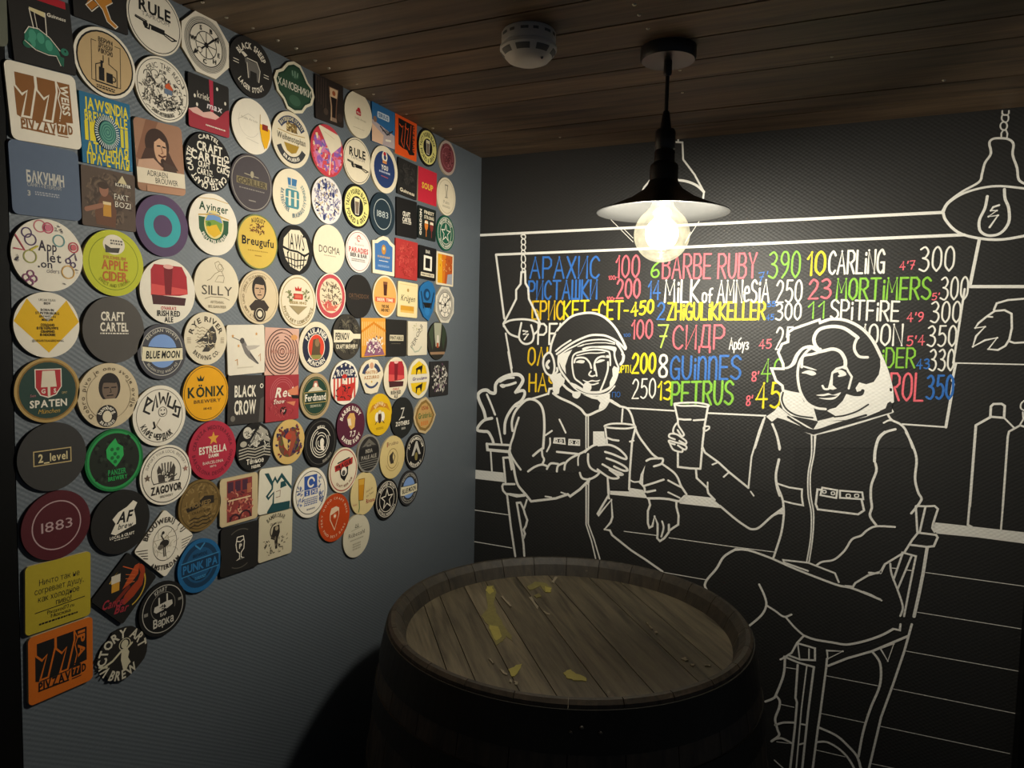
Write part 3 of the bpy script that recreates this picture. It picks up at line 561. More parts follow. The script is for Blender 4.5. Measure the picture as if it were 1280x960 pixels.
astronaut/helmet|s|6.9|256.8,1496.4 289.8,1520.3 319.5,1537.6 354.8,1551.6 384.1,1553.6 407.4,1549.9 436.6,1535.4 457.2,1516.6
astronaut/helmet|s|5.2|263.1,1491.4 290.1,1510.3 313.9,1522.4
astronaut/helmet|s|5|313.9,1522.4 337.5,1534.3 366.9,1539.8 401.9,1540.6 428.1,1533
astronaut/helmet|l|2.8|320,1519.7 343.7,1526.9 373.1,1531.6 402.2,1532.3 428.3,1529.1
astronaut/helmet|f|2.3|326,1519 337.8,1523 337.7,1527.3 333.3,1525.7 322.9,1521.8
astronaut/helmet|F|2.3|333.6,1514.4 349.8,1520.5 379.2,1522.7 408.3,1524.1 428.5,1521.9 433.8,1517.3 431.8,1508.9 426.2,1504.6 421.7,1511.4 396.9,1516.3 361.7,1517.5 338.3,1509.8
astronaut/helmet|f|2.4|263.1,1492.3 303.7,1510.7 292.2,1489 283.9,1462.9 286.7,1440 273.3,1456.7 265.2,1473.7
astronaut/helmet|s|5.6|341.4,1409.8 329.1,1418.5 313.7,1429.8 307,1452.4 304.6,1480.8 311.6,1498.2 338.3,1507.5 373.7,1512.8 405.9,1509.5 414.8,1501.5 417.3,1470.3
astronaut/helmet|s|3.7|317.8,1494.1 350.4,1501.7 379.8,1503.1 400.2,1506
astronaut/helmet|s|6|310.9,1473.9 315,1485.5 329.9,1488.8 344.9,1486.5 357.2,1474.2 362.1,1460.3
astronaut/helmet|F|2.3|314.8,1474.9 327.2,1481.6 341.6,1479.9 337.9,1472.9 324.4,1473
astronaut/helmet|s|6.4|372.6,1455.1 371.4,1471.9 377.5,1486.2 391.8,1493.7 411.6,1493
astronaut/helmet|f|2.3|390.3,1495.1 412.6,1498.6 410.8,1492.4 397.8,1490.9
astronaut/helmet|F|2.3|374.8,1476 386.3,1485.1 401.5,1484.3 392.3,1478.9 380.7,1475.1
astronaut/helmet|s|5.5|371.4,1471.9 375.5,1455.2 379,1439
astronaut/helmet|s|5.1|361.5,1451.2 355.9,1441.7 364.3,1437.2 373.7,1439.9
astronaut/helmet|s|5.9|410.3,1479 410.5,1456.7 402.7,1428.3 391.4,1399.1
astronaut/helmet|F|2.3|337.3,1425.8 352.9,1422.5 364.6,1426.5 376.5,1425.4 389.6,1428.5 382.4,1422.8 364.8,1422.5 350.1,1418.4
astronaut/helmet|s|4.6|353.1,1415.5 368,1413.7 384,1419
astronaut/helmet|F|2.3|339.9,1408.3 344.1,1417 353,1418.9 362,1415.1 364.5,1403.8 359.7,1395.1 347.8,1394.4 340.2,1399.7
astronaut/helmet|s|8.3|302.7,1413.5 317.4,1407.1 341.8,1395.3 365.7,1391.4 395.1,1395.3 420.7,1410.1 434.3,1434 440.6,1462.1
astronaut/helmet|f|2.3|302.6,1416.4 317.2,1412.8 341.7,1399.8 341.9,1393.6 317.6,1401.4 301.6,1410.6
astronaut/helmet|f|2.3|428,1468.5 439.9,1463.4 439,1441.2 432.3,1425.5 417.3,1408 417.4,1423.4 425.5,1440.6 423.4,1460
astronaut/helmet|s|4.6|295.8,1418.9 317.7,1398.5 348.1,1385.9 380.7,1384.4 412.6,1392.3 432.2,1413
astronaut/helmet|s|5.9|428.3,1510.2 428.8,1496.4 434.2,1479.9 441.3,1465.7
astronaut/helmet|s|9|451.5,1502.1 454.5,1497.2 452.7,1483.3 446.7,1474.2
astronaut/helmet|s|6.7|433.9,1531.2 444.3,1519 451.9,1506
astronaut/helmet|o|7.2|230.4,1499 218.2,1486.5 215.6,1466 222.5,1445.9 233.7,1435.7 246.2,1435.9 251.2,1455.8 248,1478.8 239.8,1495.9
astronaut/helmet|s|9.6|233.2,1475.4 228.1,1469.4 226.7,1462.1 231.9,1455.6
astronaut/helmet|s|7.2|258.9,1456.1 260.1,1447.5 252.3,1438
astronaut/helmet|s|7.1|263.1,1491.4 263.2,1467.8 273.7,1445.2 296.5,1418.4
astronaut/helmet|f|2.4|235.4,1430 270.6,1443.7 274,1433.7 284,1425.6 282.2,1414 268.9,1398.9 266.9,1382.8 255.6,1378.4 247.4,1390.5 247.4,1412.2
astronaut/helmet|s|8.5|280.3,1408.1 293.4,1397.3 312,1387.4
astronaut/helmet|F|2.3|310.4,1390.1 330,1390.6 332.6,1382.2 323,1371.6 309.3,1376.6
astronaut/helmet|f|2.3|339.9,1384 380.8,1381 418.8,1392 419.6,1367.5 403.8,1350.7 387.6,1342.5 389,1355 392.4,1364.1 383,1372.3 366.3,1374.2
painted_chair|l|7.6|132.8,1103.8 95.6,1099.7 92.2,1092.5 95,1080.4 105.3,1071.1 165.5,1072.2
painted_chair|l|7.7|108.8,1069.2 123.6,974.9 140.7,885.5
painted_chair|l|10.1|118.7,1071.3 141,1068.4 165.4,1074
painted_chair|l|7.6|170.2,890.9 166.8,926 161.1,957.2 141.6,1048 153.8,1050.4 164.1,1032.6 169.3,1017.4 177.1,1000.3 172.7,981.5 165.7,969.2 170.9,958.5 166.3,944.2
painted_chair|l|6.3|174,1061 166.4,1035.2
painted_chair|l|7.6|102.9,1106 93.6,1179.4 113.5,1182.6 123.2,1149.1
painted_chair|l|6.1|113.5,1181.7 121.8,1146.5
woman/jacket|k|2|831.9,1357.2 817.4,1315.5 802,1248 798.1,1167.1 875.3,1156.4 910.7,1160.6 901.4,1360.1
woman/jacket|k|1.9|809.5,1272.1 831.5,1352.5 852.4,1369.7 864.5,1380.4 946.3,1318.1 1114.2,1392.8 1138,1358.5 1165.9,1303.5
woman/jacket|l|5.2|829.7,1352.4 809.5,1272.1
woman/jacket|s|5.9|848.5,1337.2 860.5,1311.2 869.9,1277.4
woman/jacket|s|5.7|1106.9,1379.7 1115.5,1367 1134.9,1357.6 1148.3,1341.4 1163.4,1303.3
woman/jacket|s|4.7|1099.4,1358.6 1109.3,1365.1 1117.8,1365.7
woman/jacket|s|6.5|1124.6,1345 1104.4,1336.2 1090.9,1318.8 1085.7,1296.5
woman/jacket|l|6.4|856.8,1352.4 889.5,1338.3 946.3,1318.1 996.5,1335.1 1061.2,1362 1115.2,1385.7
woman/jacket|l|6.1|1104.9,1406.6 1116.7,1386.5
woman/jacket|l|5|826.9,1347.2 817.4,1315.5 802,1248 798.1,1167.1
woman/jacket|s|5.9|849.1,1337.2 861.2,1307.4 868.9,1273.5
woman/jacket|s|6|868.2,1248.4 862.9,1207.3 867.2,1176.8 874.3,1155.2
woman/jacket|l|6.2|675.8,1266.3 684.3,1249 720.1,1226.4 747.8,1203.3 798.1,1167.1
woman/jacket|l|5|705,1218.9 720,1227.2
woman/jacket|l|5|735,1189.2 748.5,1203.3
woman/jacket|s|4.5|804.1,1158 812,1147.9
woman/jacket|l|6.3|662.7,1202.6 665.6,1178.6 694,1155.4 697.3,1141.7 714.6,1125.6
woman/jacket|l|4.6|694.5,1170.4 695.2,1154.4
woman/jacket|s|6.5|728.7,1111.2 768.1,1082.2 795.1,1065.9 810.3,1060 828.5,1066.5 856.3,1097.7 884,1124.5
woman/jacket|f|2|852.9,1094.1 870.1,1113.1 884.5,1127.7 886.1,1108.5 874,1107.7
woman/jacket|s|6|869.3,1248.5 863.8,1211.3 866.8,1184.5 879,1154.9 884.1,1136.2 886.6,1105.5 883.2,1062.3 874.3,1021.9 866.6,991.3
woman/jacket|l|5.1|866,1186.4 895.7,1179.2 926.4,1177.7 926.6,1160.5 930.8,1137.3 908.2,1139.1 882.4,1143
woman/jacket|s|3.9|941.7,1318.3 944.1,1267.6 938.8,1217.8 941.4,1164.8 950.5,1120.1 952.3,1059.1 946,994.7
woman/jacket|s|3.9|951.3,1319.1 949.6,1268.1 944,1218.4 947.2,1165.5 956,1120.8 956.8,1059.8 951.5,995.5
woman/jacket|l|3.8|942.1,1318.5 943.8,1283.9
woman/jacket|l|3.8|949,1319.1 949.9,1284.5
woman/jacket|l|5.7|970.6,1181.5 962,1181.6 959.7,1144.1 965.1,1131.5 1055.6,1130.5 1068.2,1141.8 1062,1165.9
woman/jacket|c|5|972.7,1187.4 1006.8,1184.4 1005.5,1164.8 969.5,1168.1
woman/jacket|c|4.9|1012.9,1184.4 1062,1185.5 1065.1,1168.9 1013.8,1166.5
woman/jacket|o|3.1|974.5,1180 980.6,1180.7 981.5,1175.5 975.4,1174.1
woman/jacket|o|3|994.3,1178.5 1000.3,1179.2 1000.6,1173.2 994.6,1172.5
woman/jacket|o|3|1028,1176.4 1035.3,1177.2 1035.7,1170.6 1028.4,1169.7
woman/jacket|o|3|1046.5,1178.5 1053.7,1179.4 1054,1173.5 1046.8,1172.6
woman/jacket|s|7.3|1103.3,1336.7 1090.7,1321.2 1084.8,1291.5 1084.6,1264.1
woman/jacket|s|6.3|1086.8,1259.6 1089.7,1240.8 1081.1,1206.9 1081,1177.4 1084.6,1152 1081.8,1130.2 1096.6,1108.5
woman/jacket|s|6|1147.3,1340.2 1161.3,1312.7 1172.4,1277.9 1171.9,1231.3 1179.8,1199.8 1187.3,1186.3 1184.3,1174.4 1168.6,1147.2
woman/jacket|s|5.6|1136,1110.2 1096.1,1106.2 1077.2,1093.6 1064.8,1078.9 1045.5,1066.8 1030.4,1036.3 1008,1010.2 981.1,1000.2 969.5,989.9
woman/trousers|s|6.3|774,1001.7 804,1003.4 834,998 867.3,989.4 914.7,974.2 968.1,959.7 1020.2,947.4 1053.9,944.9 1114,928.2
woman/trousers|s|6.8|774,1001.7 744.6,977.1 726.7,941.8 704.6,909.6 698.7,892.2 703.9,879.9
woman/trousers|f|2.1|766.7,995.8 775.8,1005.2 804,1004.2 781.7,998.9
woman/trousers|l|5.1|950.1,972.2 892.8,985.1 890.7,991 949.1,993.2 1011.9,976.5 1021.5,955.3
woman/trousers|l|5.6|1037,948.4 1053.7,949.4 1058.2,959.6 1085,983 1113.6,997.7
woman/trousers|s|6.2|835.7,917.7 849.8,890.4 855.3,865.5 844.8,837.6 816.5,804
woman/trousers|s|5.7|856.4,865.7 877,855.6 899.3,844 916.8,853.3
woman/trousers|s|5.6|902.8,844.7 925.4,821.6 949.3,803.6
woman/jacket|l|4.8|1077.1,940.6 1095.1,936 1117.3,926
woman/jacket|s|5.6|1086.9,990.1 1108.4,993.6 1119.4,1015.2
woman/glass|k|2.1|599,1373.6 687.7,1376.3 674.4,1204.6 614.8,1203.9
woman/glass|o|5.5|599,1373.6 624.1,1378 659.5,1380.1 687.7,1376.3 684,1370.9 655.9,1371.9 616.4,1369.4
woman/glass|l|6|599.1,1371.6 609.9,1331.8 610.3,1319.6
woman/glass|l|6|609.8,1333.8 625.8,1332.9 643.6,1334.2
woman/glass|l|5.5|651.6,1332.7 680.8,1336.8
woman/glass|l|6.3|687.7,1375.1 681.2,1324.9 677.4,1276.5 674.4,1205
woman/glass|l|6.4|613.2,1246.6 614.8,1203.9 646.8,1203 674.4,1204.6
woman/hand|K|2.2|608.2,1323.5 597.5,1308.5 598.4,1294.3 586.6,1285.2 589,1264.9 600.9,1249.6 623.3,1244.3 636,1254.8 635.3,1273 629.4,1292.7
woman/hand|s|5.6|603.3,1292.7 598.3,1298.4 600.6,1310.8 608.3,1321.5 614.6,1311.8 627.4,1293.4 621.5,1288.8 610.2,1303.4
woman/hand|s|5.6|603.9,1277.6 588.3,1283.3 591.2,1291.7 607.4,1291.8 621.7,1284 634.1,1274.9 632.3,1267.8 616.1,1274.6
woman/hand|s|5.6|604.4,1264.2 590.2,1267.1 588.7,1273.1 604.2,1270.3 628.5,1265.1 635.9,1258.8 631,1252.3 612.6,1262.1
woman/hand|s|5.6|590.2,1267.1 600.9,1249.6 623.2,1245.1 625.8,1251.8
woman/hand|o|5|679.6,1316.7 691.2,1319.6 692.6,1313.7 683.9,1307.1 678.8,1308.7
woman/head|k|1.9|948,1601 909.3,1587.5 883.7,1575.9 876.2,1547.6 856.3,1520.6 866.7,1487 840.4,1476.4 851.7,1448.4 869.5,1426.4 865.4,1414.8 863.9,1399.5 865.4,1384.3 852.4,1371.2 833.6,1354.6 846.4,1342.8 946.3,1318.1 1114.5,1385.6 1116.2,1414.5 1101.5,1481.8 1081.8,1524 1050.4,1573.5 1023.3,1594.7 996.5,1603.4 969.7,1604.9
woman/head|l|7.3|870.7,1423.4 868.3,1435.9 852.4,1448.4 840.3,1478.3 868.8,1478.7 867.6,1490.8 854.5,1519.8 862.5,1540.5 876.3,1546.8 875.9,1570.9 888.1,1579.7 912.6,1589.4 946.2,1602.8 948.3,1595.5 969.8,1604.2
woman/head|s|8|948.3,1595.5 969.8,1604.2 1003.2,1602.4 1036.8,1585.9 1062.4,1559.4 1081.8,1524 1100,1481.7 1110.9,1442.8 1114.8,1410.8
woman/head|f|1.8|1084.2,1509.8 1094.8,1488.7 1103.7,1471.1 1112.1,1442.9 1115.5,1414.4 1104,1405.8 1089.1,1385.7 1060.8,1370.4 1028.5,1360.8 995.4,1356.9 975.3,1354 955,1349.9 953.5,1352.4 978.3,1360.9 994.9,1367.3 974,1379.2 980.6,1384.1 993.8,1388.7 1008,1406.2 1014.8,1423.1 1035.3,1422.1 1049.9,1425.1 1051,1434.2 1038.2,1429.9 1034.4,1438.8 1041.9,1453.1 1056.8,1449.1 1072.6,1455.3 1082.9,1473.8 1085.1,1491.9
woman/head|f|1.9|873,1426.6 889.1,1422.9 909.5,1420.3 919.9,1399 943,1386.2 953.5,1352.4 923.6,1357.1 892.6,1361.4 871.7,1377.1 863.6,1399.5 864.5,1418.6
woman/head|f|1.9|833.2,1355.3 852.4,1371.2 860.7,1384 888.4,1362.2 945.6,1331.2 955,1350.3 975.3,1354 1025.3,1358.3 1073.4,1377.4 1105.4,1408.4 1101.4,1393.8 1060.8,1370.4 995.8,1348.8 949.2,1327.7 928.3,1332.5 878.3,1350.1 860.3,1354.5 847.2,1342.9
woman/head|B|4.5|1064.1,1400.5 1040.6,1382.5 1014.7,1370.9 991.6,1365.6
woman/head|B|4.7|870.9,1418.9 868.9,1399.8 880.6,1377.7 905.9,1363.4 942.5,1359.9
woman/head|B|6.1|885,1358.2 906.8,1345.3 945.8,1328.6 995.8,1348.1 1060.6,1374.7
woman/head|s|6.9|932.5,1534.1 919.3,1521.8 906.5,1499.7 902.5,1473.3 905.6,1443.4 913.8,1417.5 928.7,1395.8 949.9,1385.1 970.5,1383.5
woman/head|F|1.9|867,1480.2 884.2,1489.5 895.2,1516.2 911.7,1535.4 932.2,1539.7 946.3,1531.6 943.9,1524.1 931,1529.6 915.5,1529.2 903.1,1512.7 895.7,1491.1 879.4,1479.2
woman/head|s|7.6|911.3,1485 912.9,1511.2 933.3,1517.5 946.7,1522.7 951.4,1531
woman/head|s|9.3|951.6,1526.5 938.9,1541.7 936.4,1560.2 947.4,1578.9 974,1586.7 1000.8,1583.4 1024.6,1567.6 1033.2,1560.5
woman/head|s|7.3|1033.1,1561.6 1027.4,1545.9 1028.2,1529.6 1038.7,1515.4 1056.7,1514.2
woman/head|s|9.3|946.7,1523.4 960.1,1526.8 980,1531.8 997.1,1525 1007.9,1507.1 1009.4,1491.8
woman/head|F|1.9|909.7,1489.4 927.9,1485.6 946.1,1478.9 935.1,1479.2 914.1,1485.1
woman/head|F|1.9|911.4,1470 924.9,1477.3 938.7,1475.6 945.2,1469.2 935.8,1464.7 921.8,1468.9
woman/head|f|1.9|977.6,1458.1 979.5,1474.8 989,1486.2 1009.3,1493.2 1015.2,1481 1002.4,1485.6 989.3,1480 983.1,1469.4 983.7,1443.6 993.2,1435.6 985,1431.8 973.1,1433.8
woman/head|s|5.6|984.5,1475 999.4,1479.3 1010.4,1471.3 996.7,1466.3
woman/head|F|1.9|994.5,1476.5 1006.1,1477.7 1010.4,1470.6 999.9,1468.3
woman/head|l|5.6|1009.3,1492.5 1016.7,1478.2 1024.9,1465.8 1019.7,1437.3
woman/head|s|5.7|960.9,1440.6 966,1433 974.8,1433.5
woman/head|F|1.9|947.7,1417.1 965.3,1420.4 975.3,1423.2 985.6,1419.7 1002.6,1426.9 995.7,1418.4 978.9,1418.9 962.1,1415
woman/head|F|1.9|953.8,1410 972.5,1411.1 992.5,1416 1002.7,1424.7 990.1,1409.9 972.7,1407
woman/head|B|9.2|1012.5,1428.5 1031.9,1423.4 1046.6,1424.9 1050.4,1433.1
painted_chair_b|l|5.3|1177,1165.3 1183.4,1104.7
painted_chair_b|l|5.3|1177.9,1166.5 1196.9,1167.7 1188.1,1103.5
painted_chair_b|l|5.3|1196.9,1167.7 1215.1,1171 1222.2,1164.8 1214.4,1128.7 1213.5,1117.8 1218.5,1109.6
painted_chair_b|l|5.7|1185,1103.1 1221.9,1102.9 1225.3,1097.3 1218.9,1075.5 1205.3,1071.7 1169.6,1071.8
painted_chair_b|l|5.4|1185,1103.1 1173.7,1083.4 1159.6,1052.1 1120.1,1016.6 1111.7,992.9
painted_chair_b|l|7.9|1205.6,1070.5 1200.6,1006.4 1195.1,956.8 1187.7,899.9
painted_chair_b|l|5.1|1156.1,1049.5 1139.9,981
painted_chair_b|l|5.1|1154.7,1050.8 1183.7,1046.1 1175.7,977.9 1166.9,896.5
painted_chair_b|l|5.1|1174.7,1044.7 1150.3,961.2
painted_chair_b|s|5.1|1131.2,1019.6 1135.1,995.6 1148.9,961 1159.7,932.1 1163.3,914.3 1159,895.6
painted_chair_b|l|2.6|1135.7,1009.5 1145,1010.1
painted_chair_b|l|2.5|1166.1,1009.8 1176.6,1010
painted_chair_b|l|5.9|1184.1,880.2 1178.1,845.7 1172,811.1 1152.7,724.5 1131.4,636 1112.1,500.4
painted_chair_b|s|6.5|948.1,804.5 974.7,799.4 1016.1,800.2 1046.6,801.6 1082.6,816.7 1120.8,839.6 1145.5,860.7
painted_chair_b|l|5.5|1145.4,861.4 1159.9,860.6 1160.6,875.6
painted_chair_b|l|6.4|1177,849.2 1144.1,825.7 1103.4,796.4 1051.6,768.2 1007.1,737.9
painted_chair_b|l|5.6|948.1,803.4 933.2,781.8 922,753.8 903,735.9 896,730.4
painted_chair_b|l|5.6|933.2,781.8 975.7,777 977.2,746.1 942.3,740.5 913.4,746
painted_chair_b|l|4|962,772.2 963.3,743.1
painted_chair_b|l|4|935,782.2 941.6,740.3
painted_chair_b|s|6|904.7,740.2 939.1,731.9 976.3,728.3
painted_chair_b|c|5.4|1003.5,777.1 1039.1,782.7 1006.2,756.3
painted_chair_b|l|5.9|1004.5,756 1003.9,732.5 995.9,613.3 992.6,573.1 985.5,464
painted_chair_b|l|6|975.6,728.2 967.9,610.2 961,457
painted_chair_b|l|6.1|937.6,725.6 936.4,638.1 940.5,627.2 938.5,554.9 932.6,448.8
painted_chair_b|l|4|958.9,726.4 951.8,614.1 946.8,452.9
painted_chair_b|s|6.6|906.7,734.7 905.1,690.5 889.5,634.8 882.7,623.1 864.8,610.7
painted_chair_b|s|6.6|889.6,632.8 899.2,621.1 898.3,600.8 890.6,570.6 897.3,544.1 901.6,529.1 884.2,508.2
painted_chair_b|s|6.1|891.3,553.9 910.9,565.8 935.9,572.2
painted_chair_b|s|6.2|891.2,516.2 909.2,523 934.9,515.9
painted_chair_b|l|5.2|953.7,572.9 966.1,573.3
painted_chair_b|s|6.6|992.5,575 1034.6,564.5 1062.8,544.8 1084.2,523.5 1094,495.2
painted_chair_b|s|5.9|990.9,535.1 1015,541.6 1043.1,531.6 1064.4,514 1079.8,491.1
painted_chair_b|s|6.1|1103.4,796.4 1120.9,773.8 1125.9,740.9 1122.8,706.1 1107.5,652.9 1094.3,588.1 1087.5,524.4
painted_chair_b|c|4.5|1120.8,807.7 1138.5,779.5 1149,824.8
painted_chair_b|l|4.9|949.2,517 964.8,526
painted_chair_b|l|3.7|893.8,460 916.5,444.2
painted_bottle|l|5.6|1312.6,1387.1 1312.3,1411.3 1316.8,1417.3 1332,1418.8 1338.2,1414.4 1338.6,1387.5 1312.5,1388
painted_bottle|l|6.1|1312.6,1387.1 1286.1,1366.6 1284.8,1178
painted_bottle|l|5.1|1284.6,1202.5 1283.6,1135.1 1291.6,1131.5
painted_bottle|l|4.1|1338.6,1387.5 1358.6,1366.4
painted_bottle_b|l|4.9|1379.3,1369.3 1369.8,1372.8 1349.8,1357.2 1348.1,1345.7 1348.2,1185.8
painted_bottle_b|s|3.6|1375.6,1429.9 1368.7,1421.9 1368.7,1410.7 1377.1,1405.6
painted_bottle_b|l|3.9|1372.7,1402.5 1374.7,1387.2 1369.7,1375.1
painted_bottle_b|l|4.3|1348.4,1210 1347.8,1131.6"""
MENU = """1|B|7.8|166.9,1714.6|375.3,1712|59.2|АРАХИС
1|P|6.7|424.9,1712.2|489.4,1712.6|59|100
1|P|2.3|403.7,1706.7|428.5,1707.2|10.7|100г
2|B|7.8|163.8,1653|370.6,1654.6|51.9|РИСТАШКИ
2|P|7.2|429,1655.8|493.1,1657|51.1|200
2|P|2.3|401.2,1649.6|424.9,1649.7|9.9|100г
3|O|7.8|176.8,1595.1|271.5,1596.2|51.7|БРИС
3|Y|7.5|274.7,1596.3|348.1,1598.4|50.8|КЕТ
3|O|7.8|360.9,1611.9|374.1,1612.1|25.1|-
3|Y|7.8|379,1597.5|447.1,1599.1|48.9|СЕТ
3|Y|6.7|451.8,1610.7|462.4,1610.8|24.6|-
3|Y|8.4|471.8,1606.7|531.7,1617.4|34.6|450
4|W|7.8|196.7,1523.6|289.6,1526|58.2|РЕН
4|P|6.7|475.2,1545.3|531.3,1547.8|49.7|100
4|B|1.8|451.8,1550.1|470.8,1551.3|8.2|100
5|O|7.4|167.4,1461.3|247.7,1464.4|50.1|ОЛЬ
5|Y|4.1|440.4,1450.4|474.8,1453.1|19.1|ОРТИ
5|Y|8.9|479.9,1451.3|542.7,1454.8|52.4|200
6|O|7.4|172.3,1383.9|256,1388.4|51|НАЧ
6|B|2|425.5,1381|447.4,1383.1|14.2|ПО
6|W|5.8|482.4,1381|545.6,1386.3|52.6|250
7|G|6.5|523.3,1712.1|543.7,1711.9|40.1|6
7|P|6.4|553.9,1709|679,1707.4|62.9|BARBE
7|P|6.5|698.8,1707.2|792.3,1707.5|61.9|RUBY
7|B|3.6|799.3,1697.2|820.7,1700.7|21.9|7'
7|G|6.3|823.3,1706.4|895.1,1706.9|64|390
7|Y|7.6|913.1,1711.8|952.1,1713.5|55.6|10
8|B|6.5|517.3,1651.7|548.7,1652.9|49.1|14
8|W|7.7|562.4,1645.7|650.7,1645.8|57.4|MiLK
8|W|6.2|661.2,1645.1|686.2,1645.1|35.9|of
8|W|6.6|699.5,1645.1|826,1646.1|55.4|AMNesiA
8|W|5.8|843.9,1645.4|902.5,1646.2|54|250
8|P|6.8|919.3,1654.3|967.7,1655.8|46.1|23
9|B|6.5|543.8,1599.4|562.9,1599.6|44.2|2
9|Y|7.7|572.2,1598.9|817.9,1602.5|43.6|ZHiGULiKKELLER
9|B|3.5|823.7,1634|842.2,1635.6|12.1|55
9|B|3.5|822.4,1599.9|839.5,1601.7|13.6|45
9|W|5.9|844.9,1601|902.8,1602.4|41.1|300
9|G|5.7|919.9,1605.6|954.6,1607.4|39.8|11
10|L|6.5|547.8,1523.8|573.8,1524.6|59.7|7
10|P|6.8|589.2,1521|720.1,1524.8|61.2|СИДР
10|W|4.1|734.8,1524|782,1525.4|29|Арбуз
10|P|4.4|808.6,1527.3|836.3,1529.7|22.1|45
10|W|5.9|848.2,1527.3|909.7,1530.3|54.4|250
11|W|8.7|553.8,1444.3|574.1,1445.2|58.7|8
11|B|8.2|585.6,1439.7|764.4,1448.1|60.1|GUinnES
11|P|4.8|794.2,1443.7|810.1,1446.4|23.1|8'
11|G|6|817.2,1443.6|893.7,1448.5|56.9|400
12|Y|7.9|554,1381.9|589.3,1385.6|47.9|13
12|G|8.6|590.7,1370.3|748.5,1381.7|60.5|PETRUS
12|P|4.9|783.3,1380.3|797.9,1383.2|24|8'
12|Y|8|807.4,1376|896.8,1383.3|62.9|450
13|W|6.7|961.4,1714.2|1080.2,1715.5|54.3|CARLiNG
13|P|3.9|1113.9,1721|1143.8,1723.5|18.9|4'7
13|W|5.6|1154,1718.1|1222.1,1717.7|55|300
14|G|6.7|981.5,1652.2|1178.9,1653.3|49.9|MORTiMERS
14|P|3.4|1183.9,1651.1|1197.5,1652.6|14.9|5'
14|W|5.1|1200.1,1651.8|1252.8,1652.6|51|300
15|W|6.4|971.1,1605.9|1116.8,1601.5|45.8|SPiTFiRE
15|P|4.2|1135.4,1600.2|1167.6,1602.1|20.5|4'9
15|W|5.2|1183.5,1599.3|1241.5,1600.1|47.7|300
16|W|6.2|1026.3,1542.7|1127.3,1544.6|49.5|MOON
16|P|4.2|1138.5,1543.8|1173.2,1547|22|5'4
16|W|5.2|1180,1544.1|1236,1545.7|46.8|350
17|G|5.8|1065.9,1491.1|1156.3,1493.2|45.5|CiDER
17|B|4.6|1160.8,1490.3|1186.1,1492.8|22|43
17|W|5.2|1187,1487.6|1235,1489.6|48.8|330
18|P|6.6|1052.2,1410.7|1176.7,1416.3|64.3|ATROL
18|B|7|1184.7,1421.3|1236.6,1424.4|54|350"""
mural = tag(empty('wall_mural', (0, 0, 0)), 'black wall painting of an astronaut and a woman drinking beer before a chalk menu', 'mural')
def mp(x, z, lift): return (x/1000, -lift, z/1000)
def mural_part(name, layers, parent):
    return link(name, flat_mesh(name, layers, mp, False), M_PAINT, parent)
LIFT = {'painted_panelling': .05, 'painted_beam': .05, 'menu_board': .05, 'painted_picture': .05, 'painted_counter': .3, 'painted_lamp': .7, 'painted_plant': .7, 'painted_chair': 1.6, 'painted_bottle': .6,
        'astronaut/suit': .95, 'astronaut/glass': 1.6, 'astronaut/hand': 1.8, 'astronaut/helmet': 2.0, 'woman/jacket': .95, 'woman/trousers': 1.6, 'woman/glass': 1.6, 'woman/hand': 1.8, 'woman/head': 2.0}   # mm of paint
def plain(nm): return nm[:-2] if nm[-2:] in ('_b', '_c', '_d') else nm
groups = {}
for ln in MURAL.strip().split('\n'):
    nm, kind, w, pts = ln.split('|'); w = float(w)*.87; P = [tuple(map(float, q.split(','))) for q in pts.split()]
    if kind in 'sB': P = crom(P)
    if kind == 'o': P = crom(P, True)
    if kind in 'FK': P = crom(P, True, 4)
    dots = []
    if kind in 'fFkK': F = fillpoly(P)
    else:
        F = stroke(P, w, kind in 'co')
        if kind in 'lc': dots = [[(p[0]+w*.5*cos(t), p[1]+w*.5*sin(t)) for t in [pi*i/5 for i in range(10)]] for p in (P if kind == 'c' else P[1:-1])]
    col = BLK if kind in 'kKbB' else WHITE
    g = groups.setdefault(nm, []); lift = LIFT[plain(nm)]/1000+len(g)*.000006
    g.append((F, col, lift)); g.append((dots, col, lift+.000006))
parents = {}
menu_board = None
for nm in groups:
    base = plain(nm)
    if '/' in nm:
        fig, sub = base.split('/')
        if fig not in parents: e = empty('painted_'+fig, (0, 0, 0)); e.parent = mural; parents[fig] = e
        mural_part(sub, groups[nm], parents[fig])
    else:
        o = mural_part(base, groups[nm], mural)
        if nm == 'menu_board': menu_board = o
entries = {}
for ln in MENU.strip().split('\n'):
    e, c, w, p0, p1, h, s = ln.split('|')
    entries.setdefault(e, []).append((hand_text(s, tuple(map(float, p0.split(','))), tuple(map(float, p1.split(','))), float(h), float(w)*.72), INK[c], .0004+.00001*len(entries[e])))
for e in entries: mural_part('menu_line', entries[e], menu_board)

